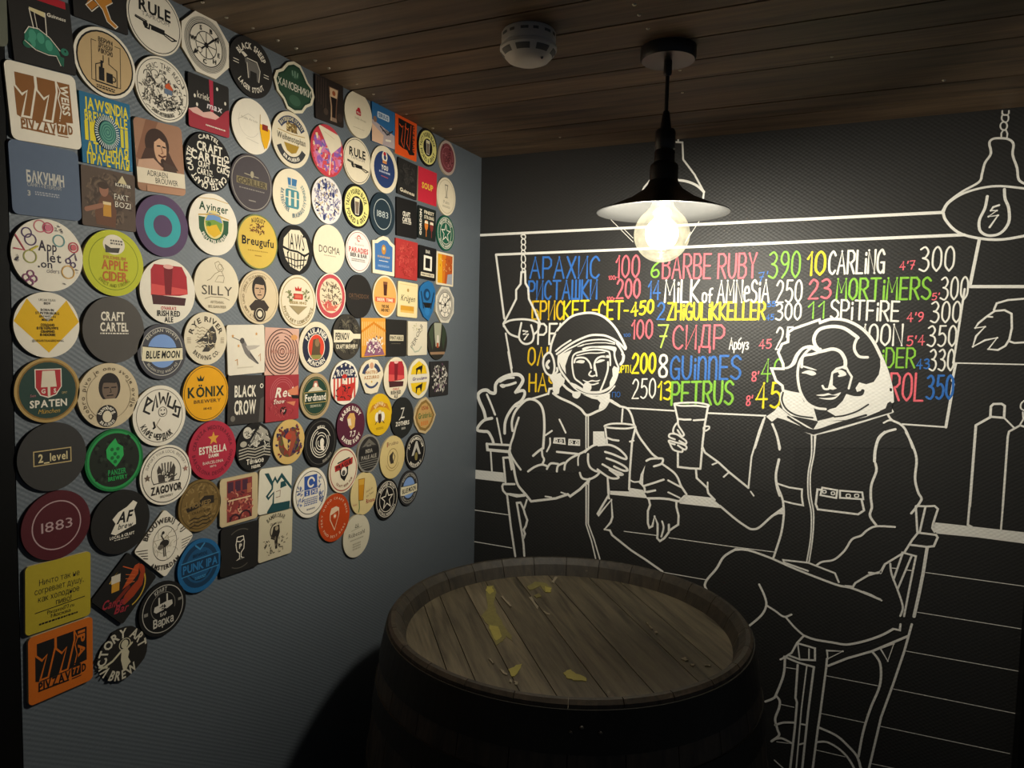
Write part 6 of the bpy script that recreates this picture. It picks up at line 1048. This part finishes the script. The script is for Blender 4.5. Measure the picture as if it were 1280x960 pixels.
C((-0.8347,1.4149,0.0460,0.0450,-0.4,1),"red square coaster with a swirling white script word",'#a3343a',lambda p:([p.g(r,r+.025,'#c2666a',20,200,.0,.2) for r in(.5,.6,.7)],p.t('Red',.05,.25,.42,W,1.0,it=.3),p.t('Snow',-.2,-.14,.2,W,.7,it=.3),p.p([(.3,.3),(.95,.5),(.95,.1),(.5,.05)],'#d8825c'),p.p([(.5,.1),(1,.05),(1,-.1),(.6,-.06)],BK),p.p([(.2,-.2),(.8,-.2),(.7,-.4)],'#d8825c'),p.d(.05,-.58,.2,BK,.2),p.t('AF',.05,-.58,.1,W),p.q(-.9,-.95,.9,-.3,30,['#b54a4c','#8f2a30'],.3,.04,5)))
C((-0.7375,1.4116,0.0482,0.0482,0,'o'),"round dark green oval-labelled coaster with a tan rim and a small coat of arms",'#b39a72',lambda p:(p.d(0,0,.85,'#223f30'),p.g(.78,.8,'#b39a5c'),p.p([(-.2,.4),(-.1,.66),(.1,.66),(.2,.4),(.0,.3)],'#b8705c'),p.d(0,.48,.1,W),p.p([(-.5,.22),(-.2,.4),(.2,.4),(.5,.22)],'#d6cdb4'),p.r(-.72,-.3,.72,.2,'#b39a5c'),p.r(-.69,-.27,.69,.17,'#1c3628'),p.t('Ferdinand',0,-.04,.3,W,1.34),p.t('SEDM KULI',0,-.42,.1,'#b9b59c',.7)))
C((-0.6407,1.4351,0.0490,0.0490,0,'o'),"round coaster with stars, red stripes and a fist-raising figure in red",W,lambda p:(p.p([(-.9,.2),(-.6,.7),(0,.92),(.6,.7),(.9,.2)],'#262a48',clip=1),[p.r(-.8+i*.24,-.75,-.68+i*.24,.2,'#c9483c') for i in range(7)],[p.s(x,y,.1,W) for x,y in((-.55,.55),(-.25,.75),(.05,.8),(.35,.72),(.6,.5),(-.72,.3),(.75,.3))],p.t('ROGUE',0,.45,.28,'#d8d2c8',1.1),p.p([(-.55,-.8),(-.6,-.3),(-.2,-.05),(.2,-.1),(.5,-.05),(.75,.0),(.6,-.35),(.4,-.85)],'#c2302a'),p.d(-.05,.12,.16,'#e6d6c4',.2),p.d(-.05,.28,.18,'#c2302a',.1),p.d(-.02,.14,.05,BK),p.q(-.5,-.8,.4,-.2,14,['#3a2426'],.2,.05,6)))
C((-0.5421,1.4441,0.0475,0.0413,0,[(-0.743,-0.386),(-0.483,-0.897),(-0.028,-1.0),(0.502,-0.925),(0.766,-0.387),(1.0,0.066),(0.891,0.443),(0.478,0.918),(-0.053,1.0),(-0.503,0.855),(-0.817,0.597),(-1.0,0.206)]),"hexagonal-round cream coaster with gold lines of lettering and a blue swoosh",CR,lambda p:(p.g(.55,.8,'#39415c',110,165),p.g(.55,.8,'#39415c',20,70),p.d(0,.62,.16,'#cf9a78',.18),p.t('NASTRO',0,.25,.18,'#b0763f',1.0),p.t('AZZURRO',0,-.04,.18,'#b0763f',1.24),p.g(.55,.68,'#3b4566',215,325),p.d(.0,-.3,.06,'#c9a24a')))
C((-0.4416,1.4357,0.0518,0.0518,0,'o'),"round cream coaster with a red glowing glass picture, smaller one beside the yellow horse coaster",CR,redale)
C((-0.3365,1.4298,0.0521,0.0521,0,'o'),"round yellow coaster with a cream band and two black horses",'#e6dcc2',lambda p:(p.p([(-.75,.22),(-.6,.6),(0,.88),(.6,.6),(.75,.22)],'#e8c020'),p.p([(-.75,-.2),(-.6,-.6),(0,-.86),(.6,-.6),(.75,-.2)],'#e8c020'),[(p.p([(-.3,y),(.0,y+.1),(.25,y+.14),(.36,y+.24),(.3,y-.02),(.2,y-.3),(.1,y-.05),(-.12,y-.06),(-.2,y-.3),(-.28,y-.3),(-.26,y-.1)],BK)) for y in(.5,-.42)],p.t('Grande',-.1,0,.16,'#55407a',1.0,it=.2),p.t('1908',.55,0,.1,'#55407a',.4)))
C((-0.2325,1.4249,0.0489,0.0474,-0.1,1),"square black and white coaster with an all-over ragged speckle",'#2c2a2a',lambda p:p.q(-.92,-.92,.92,.92,150,['#d9d3c8','#8d867c','#131212','#b5aea2','#6a4a62'],.22,.09,77))
C((-1.2823,1.2662,0.0490,0.0490,0,'o'),"round burgundy coaster with a thin ring around a four-digit number",'#521a22',lambda p:n1883(p,'#b99a9a'))
C((-1.1834,1.2477,0.0493,0.0493,0,'o'),"round black coaster with an ornate cream monogram splash",'#211f1d',lambda p:(p.p([(-.36,-.3),(-.2,-.02),(-.3,.14),(-.1,.32),(.2,.44),(.42,.6),(.56,.5),(.44,.3),(.5,.0),(.5,-.18),(.2,-.26),(-.2,-.38)],W),p.t('AF',.08,.14,.34,BK,.5,it=.3),p.t('brew',.12,-.14,.17,BK,.5,it=.3),p.t('LOCAL & CRAFT',.02,-.44,.09,W,.84),p.m(-.25,-.56,.25,-.52,1,W)))
C((-1.1020,1.3072,0.0491,0.0491,0,'o'),"round cream coaster with clawed praying hands in a circle and two stars",W,lambda p:(p.g(.9,.93,'#3a332e'),p.a('SUPPORT YOUR LOCAL BREWERY',.74,90,.1,'#6a6056',span=140,b=0),p.g(.56,.585,'#3a332e',-35,215,0,.06),p.l([(-.5,-.24),(.5,-.24)],.03,'#3a332e'),p.p([(-.3,-.22),(-.36,.2),(-.28,.36),(-.1,.05),(-.05,-.22)],'#4a433d'),p.p([(.3,-.22),(.36,.2),(.28,.36),(.1,.05),(.05,-.22)],'#4a433d'),[p.l([(x,.0),(x*1.4,.4)],.05,'#5a534c') for x in(-.12,-.04,.05,.13)],p.q(-.3,-.2,.3,.2,18,[W,'#2a2522'],.14,.03,3),p.s(-.72,.0,.13,'#6a5a4c'),p.s(.76,.1,.12,'#a8786a'),p.t('ZAGOVOR',.0,-.46,.26,'#2c2622',1.2),p.t('BREWERY',0,-.7,.08,'#5a5248',.5,b=0)))
C((-1.0062,1.3347,0.0519,0.0519,0,'o'),"round crimson coaster with a gold star above white capitals",'#b32a40',lambda p:(p.a('CERVEZA MEDITERRANEA',.72,90,.13,'#74182a',span=170),p.a('BARCELONA DESDE MILENIO',.86,270,.13,'#74182a',flip=1,span=170),p.s(.02,.4,.24,'#e0a03c'),p.t('ESTRELLA',.0,.04,.24,W,1.16),p.t('DAMM',.02,-.18,.12,W,.42),p.t('BARCELONA',.0,-.4,.1,W,.86,b=0),p.t('1876',.0,-.54,.07,W,.26,b=0)))
C((-0.9077,1.3274,0.0457,0.0457,0,'o'),"round black coaster with a white engraved lighthouse and waves under a moon face",BK,lambda p:(p.p([(-.4,.1),(.3,.85),(.7,.6),(.85,.1),(.4,.25),(.1,.0)],'#a9a294'),p.q(-.3,-.1,.85,.75,50,['#d9d2c2','#2a2826'],.2,.04,9),p.d(-.4,.62,.24,'#cfc7b6'),p.q(-.55,.45,-.25,.75,10,[BK],.1,.03,3),p.d(-.62,.18,.18,'#b5ad9c',.12),[p.l([(-.85,-.05-.12*i),(-.4,.0-.12*i),(0,-.1-.12*i),(.5,-.02-.12*i),(.85,-.1-.12*i)],.05,'#b5ad9c') for i in range(4)],p.t('Тёмное',0,-.58,.2,W,.95),p.t('маяк',.05,-.8,.16,W,.5)))
C((-0.8161,1.3252,0.0450,0.0450,0,'o'),"round yellow coaster with a red and purple coiling dragon-like wreath",'#d6b26a',lambda p:(p.g(.3,.66,'#6b4a3a',100,440,0,-.02),p.q(-.75,-.75,.75,.75,70,['#7a2a24','#4a3550','#8d3a2c','#5a5a2c','#36284a'],.24,.11,15),p.p([(-.25,.3),(0,.5),(.35,.42),(.45,.1),(.25,-.3),(.0,-.7),(-.05,-.4),(.1,0),(.0,.2)],'#a04a34'),p.d(-.05,.25,.2,'#b8432c',.14),p.p([(-.45,.3),(-.1,.1),(-.1,-.4),(-.3,-.2)],'#d6b26a')))
C((-0.7206,1.3113,0.0529,0.0529,0,'o'),"round black coaster with concentric white maze rings around a figure",BK,lambda p:(p.g(.86,.875,'#6a665e'),[p.g(r,r+.035,W,a,a+280) for r,a in((.58,20),(.48,110),(.38,200),(.27,40),(.16,150))],p.d(.05,.02,.1,W,.14),p.p([(-.05,-.05),(.15,-.05),(.2,-.35),(.0,-.3)],W),p.a('MIKKI',.62,90,.08,W,span=40),p.a('SEREBRYAKOV',.84,300,.1,'#a9a294',flip=1,span=45)))
C((-0.6175,1.3370,0.0500,0.0500,0,'o'),"round maroon coaster with a golden-haired head and ring of white capitals",'#561f33',lambda p:(p.a('BARBE RUBY',.68,95,.2,W,span=125),p.a('BARBE RUBY',.86,272,.2,W,flip=1,span=110),p.p([(-.3,.35),(-.1,.56),(.2,.54),(.3,.3),(.24,-.1),(.0,-.2),(-.2,.0)],'#d8a85c'),p.p([(-.28,.3),(-.05,.34),(.02,.0),(-.2,.0)],'#e8d2b8'),p.t('7,7',.12,-.38,.24,W,.42)))
C((-0.5084,1.3514,0.0503,0.0503,0,'o'),"round yellow coaster with a white-winged dark bee",'#e0b41a',lambda p:(p.p([(-.85,.1),(-.6,.48),(0,.62),(.6,.48),(.85,.1),(.5,.28),(0,.36),(-.5,.28)],'#c48222'),p.a('BREWERY',.46,90,.16,'#e8cf9a',span=100),p.d(-.2,-.12,.18,W,.24),p.d(.22,-.12,.18,W,.24),p.d(0,-.14,.15,'#4a2f1e',.28),p.d(0,.12,.12,'#e6d6b0',.09),p.l([(-.2,-.3),(-.36,-.44)],.04,BK),p.l([(.2,-.3),(.36,-.44)],.04,BK),p.m(-.3,-.72,.3,-.6,2,'#9a7a14')))
C((-0.4106,1.3347,0.0511,0.0511,0,'o'),"round black coaster with a white letter Z above a short white word",'#232422',lambda p:(p.t('Z',0,.24,.54,'#d6d0c2',.34,b=0),p.t('ZOTHERS',.0,-.28,.2,W,1.2),p.t('BEER',.1,-.54,.1,'#b9b3a4',.36),p.l([(-.3,-.1),(-.1,.05)],.04,W)))
C((-0.3045,1.3298,0.0558,0.0492,0,[(-0.856,-0.409),(-0.502,-0.838),(0.067,-1.0),(0.498,-0.793),(0.786,-0.473),(1.0,-0.052),(0.766,0.327),(0.536,0.657),(0.093,1.0),(-0.4,0.868),(-0.806,0.478),(-1.0,-0.01)]),"scalloped tan coaster with green lettering in a brown frame",'#cbb286',lambda p:(p.pd(.86,'#8a6a34'),p.pd(.7,'#c29a5c'),p.t('1516',0,.42,.2,'#a0522d',.6),p.t('Grünbräu',0,.02,.3,'#3f6a34',1.2),p.t('BEER',0,-.4,.22,'#cf7a34',.7)))
C((-1.2814,1.1686,0.0466,0.0482,-1.2,6),"mustard yellow square coaster with handwritten Cyrillic lines and a rule",'#b5a12c',lambda p:(p.t('Ничто так не',.02,.44,.18,BK,1.24,b=0),p.t('согревает душу,',.02,.2,.18,BK,1.5,b=0),p.t('как холодное',.0,-.04,.18,BK,1.26,b=0),p.t('пиво!',.14,-.26,.17,BK,.48,b=0),p.l([(-.72,-.42),(.8,-.36)],.025,BK),p.t('Pivzavod77.ru',.05,-.5,.12,BK,.82,b=0),p.t('Москва',.05,-.64,.1,BK,.6,b=0),p.m(-.6,-.82,.6,-.74,1,BK)))
C((-1.1789,1.1412,0.0371,0.0423,-46.9,4),"black diamond-turned coaster with a red crayfish and a glass of beer",'#1d1b19',lambda p:p.rotated(45,lambda:(p.g(.86,.92,'#c9a23a',-70,150,.04,0,.72,.72),p.d(.05,.1,.58,'#1d1b19'),p.p([(.4,.6),(.5,.3),(.42,.1),(.25,0),(.0,-.2),(-.1,-.4),(.0,-.5),(.3,-.35),(.58,-.1),(.66,.3),(.6,.55)],'#a03c1c'),p.p([(.3,.6),(.45,.62),(.42,.3),(.2,.1),(-.1,.0),(.1,.3)],'#b84a20'),p.l([(.4,.4),(-.1,.7)],.03,'#c95a2c'),p.l([(.1,.0),(-.3,-.3)],.12,'#7a2a1c'),p.r(-.45,.02,-.2,.38,'#cf962f'),p.r(-.47,.28,-.18,.52,'#d9cdb8'),p.t('Cancer',-.34,-.3,.26,'#a0303a',.8,it=.2,rot=-8),p.t('Bar',-.1,-.56,.24,'#a0303a',.45,it=.2,rot=-8),[p.l([(.3,.1+.1*i),(.0,.16+.13*i)],.02,'#d06a34') for i in range(3)])))
C((-1.1063,1.1937,0.0406,0.0405,-45.2,6),"cream diamond-turned coaster with an ostrich in an oval",W,lambda p:p.rotated(45,lambda:(p.g(.42,.44,'#4a4238',0,360,0,0,1,1.25),p.l([(-.4,.16),(.4,.16)],.02,'#a89c84'),p.q(-.34,-.4,.36,.3,22,['#c9bfa8','#a89c84'],.24,.02,8),p.d(-.02,-.0,.17,'#2f2a26',.12),p.l([(-.02,.08),(-.12,.26),(-.08,.34)],.04,'#2f2a26'),p.d(-.06,.35,.05,'#2f2a26'),p.l([(.0,-.1),(.02,-.4)],.035,'#4a4238'),p.l([(-.06,-.1),(-.04,-.4)],.035,'#4a4238'),p.d(-.16,-.08,.1,'#6a6258',.08),p.a('BROUWERIJ \'T IJ',.66,90,.16,'#332c26',span=140),p.a('AMSTERDAM',.82,270,.15,'#332c26',flip=1,span=85),[p.l([(s*.62,-.05-.09*i),(s*(1.0-.08*i),.0-.09*i)],.025,'#5a5248') for s in(-1,1) for i in range(4)],p.l([(-.12,1.06),(.12,1.08)],.02,'#5a5248'))))
C((-1.0347,1.2419,0.0450,0.0450,0,'o'),"round brown cork-like coaster with dark stamped letters and wavy lines",'#7a6134',lambda p:(p.q(-.8,-.8,.8,.8,90,['#8d7244','#66502a','#94794a'],.2,.06,51),p.g(.88,.91,'#4f3d1e'),p.p([(-.66,.0),(-.2,.06),(.2,.34),(.66,.28),(.66,-.02),(.2,.0),(-.2,-.1),(-.6,-.16)],'#2b231a'),p.t('НОМЕР',0,.06,.18,'#8d7244',1.0),p.t('CRAFT BEER',.05,-.24,.09,'#4f3d1e',.9),[p.l([(-.5,-.5-.14*i),(-.3,-.44-.14*i),(-.1,-.5-.14*i),(.1,-.44-.14*i),(.3,-.48-.14*i),(.48,-.42-.14*i)],.04,'#2b231a') for i in range(3)]))
C((-0.9464,1.2348,0.0456,0.0441,-0.5,7),"cream-bordered upright picture coaster with a red town scene",'#cdb88e',lambda p:(p.r(-.65,-.86,.68,.86,'#8c3a36'),[p.r(x,.36,x+.28,.8,'#4a2a3c') for x in(-.6,-.22,.16)],p.q(-.6,-.8,.62,.4,70,['#c06a58','#5a2530','#d6a884','#a03a38'],.2,.06,43),p.g(.26,.34,'#3a2028',0,180,.3,-.84),p.g(.2,.28,'#3a2028',0,180,-.25,-.84),p.r(-.6,.0,.6,.06,'#e0c49a'),p.r(.4,.2,.62,.6,'#b06a4c')))
C((-0.8543,1.2353,0.0446,0.0442,-3.7,7),"cream square coaster with angular dark teal zigzag letter shapes",'#e4dcc6',lambda p:(p.p([(-.7,.78),(-.45,.78),(-.2,.4),(-.05,.62),(.08,.4),(.35,.72),(1,.05),(1,-.1),(.35,.5),(.1,.24),(-.05,.44),(-.25,.2)],'#1f4a4e'),p.p([(.3,.3),(.55,.34),(.7,.1),(.3,.02)],'#1f4a4e'),p.l([(-.2,.3),(-.2,.05),(-.5,-.24),(-.4,-.36),(-.1,-.12),(-.1,-.6),(-.4,-.95)],.1,'#1f4a4e'),p.p([(-.45,-1),(-.1,-.62),(.95,-.62),(.95,-1)],'#1f4a4e',clip=1),p.l([(.05,-.1),(.3,-.06),(.3,-.34),(.05,-.36)],.03,'#8a6a5a')))
C((-0.7515,1.2094,0.0526,0.0526,0,'o'),"round white coaster with a blue square picture set between Cyrillic-like verticals",W,lambda p:(p.g(.84,.87,'#3a3530'),p.r(-.38,.14,.38,.7,'#35549c'),p.g(.14,.22,W,0,320,.02,.42),p.r(-.38,-.1,-.06,.12,'#35549c'),p.r(.0,-.1,.4,.12,'#35549c'),p.t('2',-.22,.01,.14,W),p.t('ЖЕ',.2,.01,.14,W),p.m(-.4,-.5,.4,-.18,4,'#55689a'),p.q(-.7,-.5,-.46,.4,20,['#4a5a8c','#7a86ac'],.14,.05,4),p.q(.46,-.5,.7,.5,20,['#4a5a8c','#7a86ac'],.14,.05,5),p.m(-.25,-.7,.25,-.6,1,'#8a8a90')))
C((-0.6435,1.2391,0.0507,0.0507,0,'o'),"round cream coaster with a red banner over a black shield",CR,lambda p:(p.g(.88,.93,'#a8443c'),p.p([(-.62,.26),(-.4,.3),(.0,.4),(.65,.5),(.62,.2),(.2,.12),(-.58,.0)],'#b5302c'),p.l([(-.4,.36),(.4,.5)],.06,BK),p.t('PRAGUE',.02,.24,.18,BK,1.05,rot=10),p.p([(-.3,.06),(.32,.14),(.3,-.2),(.05,-.5),(-.2,-.3)],BK),p.d(.02,-.06,.2,W),p.d(.0,-.12,.12,'#55504a'),p.a('CRAFT BEER PUB',.76,275,.11,'#8a5a48',flip=1,span=100)))
C((-0.5498,1.2626,0.0450,0.0450,0,'o'),"round charcoal coaster with grey lines of lettering under an eagle-like peak",'#8b867c',lambda p:(p.d(0,0,.9,'#2f2c2a'),p.p([(-.6,.4),(0,.8),(.6,.4),(.3,.42),(0,.56),(-.3,.42)],'#6a655c'),p.r(-.85,-.02,.85,.32,'#232120'),p.t('INDIA',.0,.16,.2,'#a39c8e',.6),p.t('PALE ALE',0,-.16,.2,'#a39c8e',1.3),[p.l([(-.8+.06*i,-.36-.12*i),(.8-.06*i,-.36-.12*i)],.03,'#8b867c') for i in range(4)],p.t('BEER',0,.44,.1,'#8b867c',.4)))
C((-0.4525,1.2401,0.0532,0.0532,0,'o'),"round yellowish cream coaster with a sketched face in a small oval",'#d9c184',lambda p:(p.t('Brudno',0,.66,.18,'#6a4a3a',.9,b=0),p.g(.4,.43,'#8a7444',0,360,0,-.06,1,1.1),p.p([(-.25,.1),(.05,.28),(.0,.0),(.1,-.3),(-.15,-.3),(-.25,-.1)],'#3a332a'),p.l([(.05,.2),(.2,.0),(.08,-.2)],.04,'#3a332a'),p.g(.56,.59,'#a88c50',205,335,0,-.06),p.l([(-.44,.7),(-.44,.54)],.06,'#a03c34')))
C((-0.3475,1.2398,0.0480,0.0480,0,'o'),"round black coaster with a white pointed arch above a gold drop",BK,lambda p:(p.g(.84,.88,'#c9c2b4'),p.a('AF FERMENTUM',.64,90,.15,W,span=150),p.a('BREWERY',.82,270,.15,W,flip=1,span=90),p.p([(-.4,-.2),(0,.55),(.14,.55),(.5,-.2),(.3,-.2),(.06,.2),(-.2,-.2)],'#c4beb2'),p.d(.05,-.28,.14,'#8a7c44',.22)))
C((-1.2798,1.0686,0.0465,0.0485,-0.8,7),"orange square coaster with big black double sevens, at the lower left",'#cf6a1c',lambda p:zz77(p,'#cf6a1c',BK,'IPA'))
C((-1.1846,1.0377,0.0435,0.0417,0,[(-0.828,-0.009),(-0.774,-0.304),(-0.601,-0.655),(-0.362,-0.857),(-0.054,-1.0),(0.199,-0.961),(0.426,-0.844),(0.657,-0.694),(0.858,-0.527),(0.962,-0.316),(1.0,0.02),(0.872,0.423),(0.678,0.69),(0.421,0.915),(0.167,0.983),(-0.114,1.0),(-0.391,0.957),(-0.546,0.746),(-0.727,0.64),(-0.879,0.433),(-0.824,0.2),(-1.0,0.216)]),"ragged-edged black coaster cut around a cherub amid heavy white letters",'#24211e',lambda p:(p.a('VICTORY ART',.62,110,.34,'#cfc7b2',span=220),p.a('BREW',.94,270,.34,'#cfc7b2',flip=1,span=80),p.d(.08,.36,.14,'#cfc6a8',.16),p.p([(-.05,.2),(.15,.22),(.25,.0),(.2,-.2),(.3,-.42),(.2,-.5),(.12,-.66),(.0,-.6),(-.08,-.2)],'#cfc6a8'),p.l([(-.05,.15),(-.4,-.1),(-.75,-.2)],.08,'#cfc6a8'),p.l([(.15,.15),(.36,.3)],.08,'#cfc6a8'),p.l([(-.9,-.12),(-.62,-.24)],.07,'#cfc6a8'),p.g(.2,.23,'#cfc6a8',0,360,.08,.36)))
C((-1.1110,1.0850,0.0450,0.0450,0,'o'),"round black coaster with a white kettle works and a tall Cyrillic word",'#171615',lambda p:(p.g(.84,.87,'#b9b3a8'),p.g(.5,.52,'#8a857c',-20,240,0,.1),p.a('КРАФТ',.64,98,.15,'#b9b3a8',span=42),p.p([(-.4,.0),(-.36,.16),(-.2,.18),(-.2,.46),(-.14,.46),(-.14,.2),(.14,.24),(.14,.52),(.2,.52),(.2,.24),(.38,.22),(.4,.06),(.2,-.02),(-.3,-.08)],'#cfc8ba'),p.q(-.1,-.05,.14,.16,8,[BK],.1,.04,3),p.t('БАР',.0,-.2,.12,'#cfc8ba',.26),p.t('Варка',.0,-.46,.3,'#cfc8ba',.86),p.r(-.8,-.06,-.64,.06,'#8a857c'),p.r(.64,.1,.8,.2,'#8a857c')))
C((-1.0360,1.1361,0.0466,0.0466,0,'o'),"round blue coaster with dark rings and large outlined lettering across",'#1f6396',lambda p:(p.d(0,.02,.84,'#173a58'),p.d(0,.02,.66,'#1d527c'),p.g(.5,.56,'#123049',190,350),p.r(-.82,-.22,.86,.24,'#143552'),p.l([(-.84,.26),(.88,.28)],.035,'#3f86b4'),p.l([(-.82,-.24),(.86,-.22)],.035,'#3f86b4'),p.t('PUNK IPA',.02,.02,.3,'#2d74a8',1.58),p.t('BREWDOG',0,.42,.13,'#123049',.66),p.l([(-.2,.8),(.0,.62),(.2,.8)],.06,'#3f86b4'),p.m(-.25,-.5,.25,-.38,2,'#3f86b4')))
C((-0.9453,1.1421,0.0462,0.0442,-1.9,6),"black square coaster with a white-outlined stemmed beer glass between two arcs",'#211f1d',lambda p:(p.g(.8,.84,'#5a554c',60,125),p.g(.8,.84,'#5a554c',240,300),p.l([(-.16,.5),(-.22,.2),(-.16,-.1),(-.02,-.2),(-.02,-.42),(-.18,-.48),(.22,-.44),(.06,-.38),(.06,-.18),(.2,-.04),(.22,.25),(.16,.5),(-.16,.5)],.04,W),p.l([(-.18,.34),(0,.28),(.18,.36)],.04,W),p.t('P',.02,.1,.2,W)))
C((-0.8533,1.1439,0.0459,0.0454,-1.8,6),"cream square coaster with a top-hatted dark figure sketched in ink",'#cfc3a4',lambda p:(p.a('BAMBROBAR',.78,90,.18,'#4a4236',span=75),p.t('CRAFT BAR',0,.52,.1,'#6a6050',.7),p.p([(-.15,.4),(.2,.44),(.24,.1),(.12,-.2),(.1,-.6),(-.02,-.6),(-.08,-.2),(-.3,-.1),(-.2,.2)],'#2c2620'),p.g(.3,.36,'#4a4236',90,280,.0,.2),p.q(-.7,-.8,.7,-.1,40,['#5a5040','#8a7e68','#2c2620'],.12,.04,6),p.d(.04,.3,.1,'#a89a7c')))
C((-0.6742,1.1386,0.0529,0.0529,0,'o'),"round orange-red coaster with a white upside-down guitar-pick shape",'#c04414',lambda p:(p.a('VERY GOOD CRAFT BEER',.76,100,.1,CR,span=200,b=0),p.a('FIND BEST BARS',.84,270,.1,CR,flip=1,span=120,b=0),p.p([(-.3,.2),(-.2,.42),(.1,.46),(.3,.36),(.3,.1),(.0,-.56),(-.3,-.05)],'#e6c9a8'),p.p([(-.25,.14),(.25,.26),(.26,.08),(.0,-.48),(-.25,-.04)],'#b84010'),p.d(.02,.06,.12,'#d8784a'),p.d(.02,.06,.06,W)))
C((-0.5681,1.1719,0.0502,0.0502,0,'o'),"round cream coaster with an orange square-shouldered beer glass and red script",'#dcc68c',lambda p:(p.p([(-.42,.72),(.05,.7),(-.05,-.3),(-.4,-.26)],'#c98a1c'),p.p([(-.42,.72),(.05,.7),(.02,.42),(-.42,.45)],'#d8a53c'),p.l([(-.42,.72),(.05,.7),(-.05,-.3),(-.4,-.26),(-.42,.72)],.03,'#8a5a1c'),p.l([(-.36,-.28),(-.34,-.62),(-.4,-.8)],.06,'#4a7a3c'),p.t('best in',.42,.1,.12,'#8a6a4c',.5,b=0,rot=14),p.t('the Town',.45,-.12,.12,'#8a6a4c',.56,b=0,rot=14),p.t('Rivana',.5,-.42,.2,'#a3423c',.66),p.t('beer',-.66,-.4,.1,'#b8665c',.3,b=0)))
C((-0.4748,1.1391,0.0497,0.0497,0,'o'),"round black coaster with a large white outlined star and white rim lettering",BK,lambda p:starring(p,BK,W))
C((-0.3777,1.1487,0.0450,0.0450,0,'o'),"dark round coaster with pale blue disc behind cream banner, smaller of two alike",'#333233',moon)
C((-0.5943,1.0776,0.0497,0.0497,0,'o'),"round pale cream coaster with faint grey lines, lowest of the right-hand group",'#d6cdb4',lambda p:(p.l([(-.12,.4),(-.06,.56),(.02,.44),(.1,.56),(.14,.4),(-.12,.4)],.04,'#6a6456'),p.l([(-.4,.3),(.4,.36)],.02,'#8a8474'),p.t('Rübezahl',.0,.1,.2,'#4a463c',1.2,b=0),p.m(-.5,-.2,.5,-.1,1,'#a39c88'),p.m(-.3,-.66,.3,-.3,3,'#a8a08a')))
C((-1.3590,1.9649,0.0272,0.0618,0.4,9),"plain grey-green coaster sliced off by the photo's left edge",'#6a6c5e',lambda p:None)
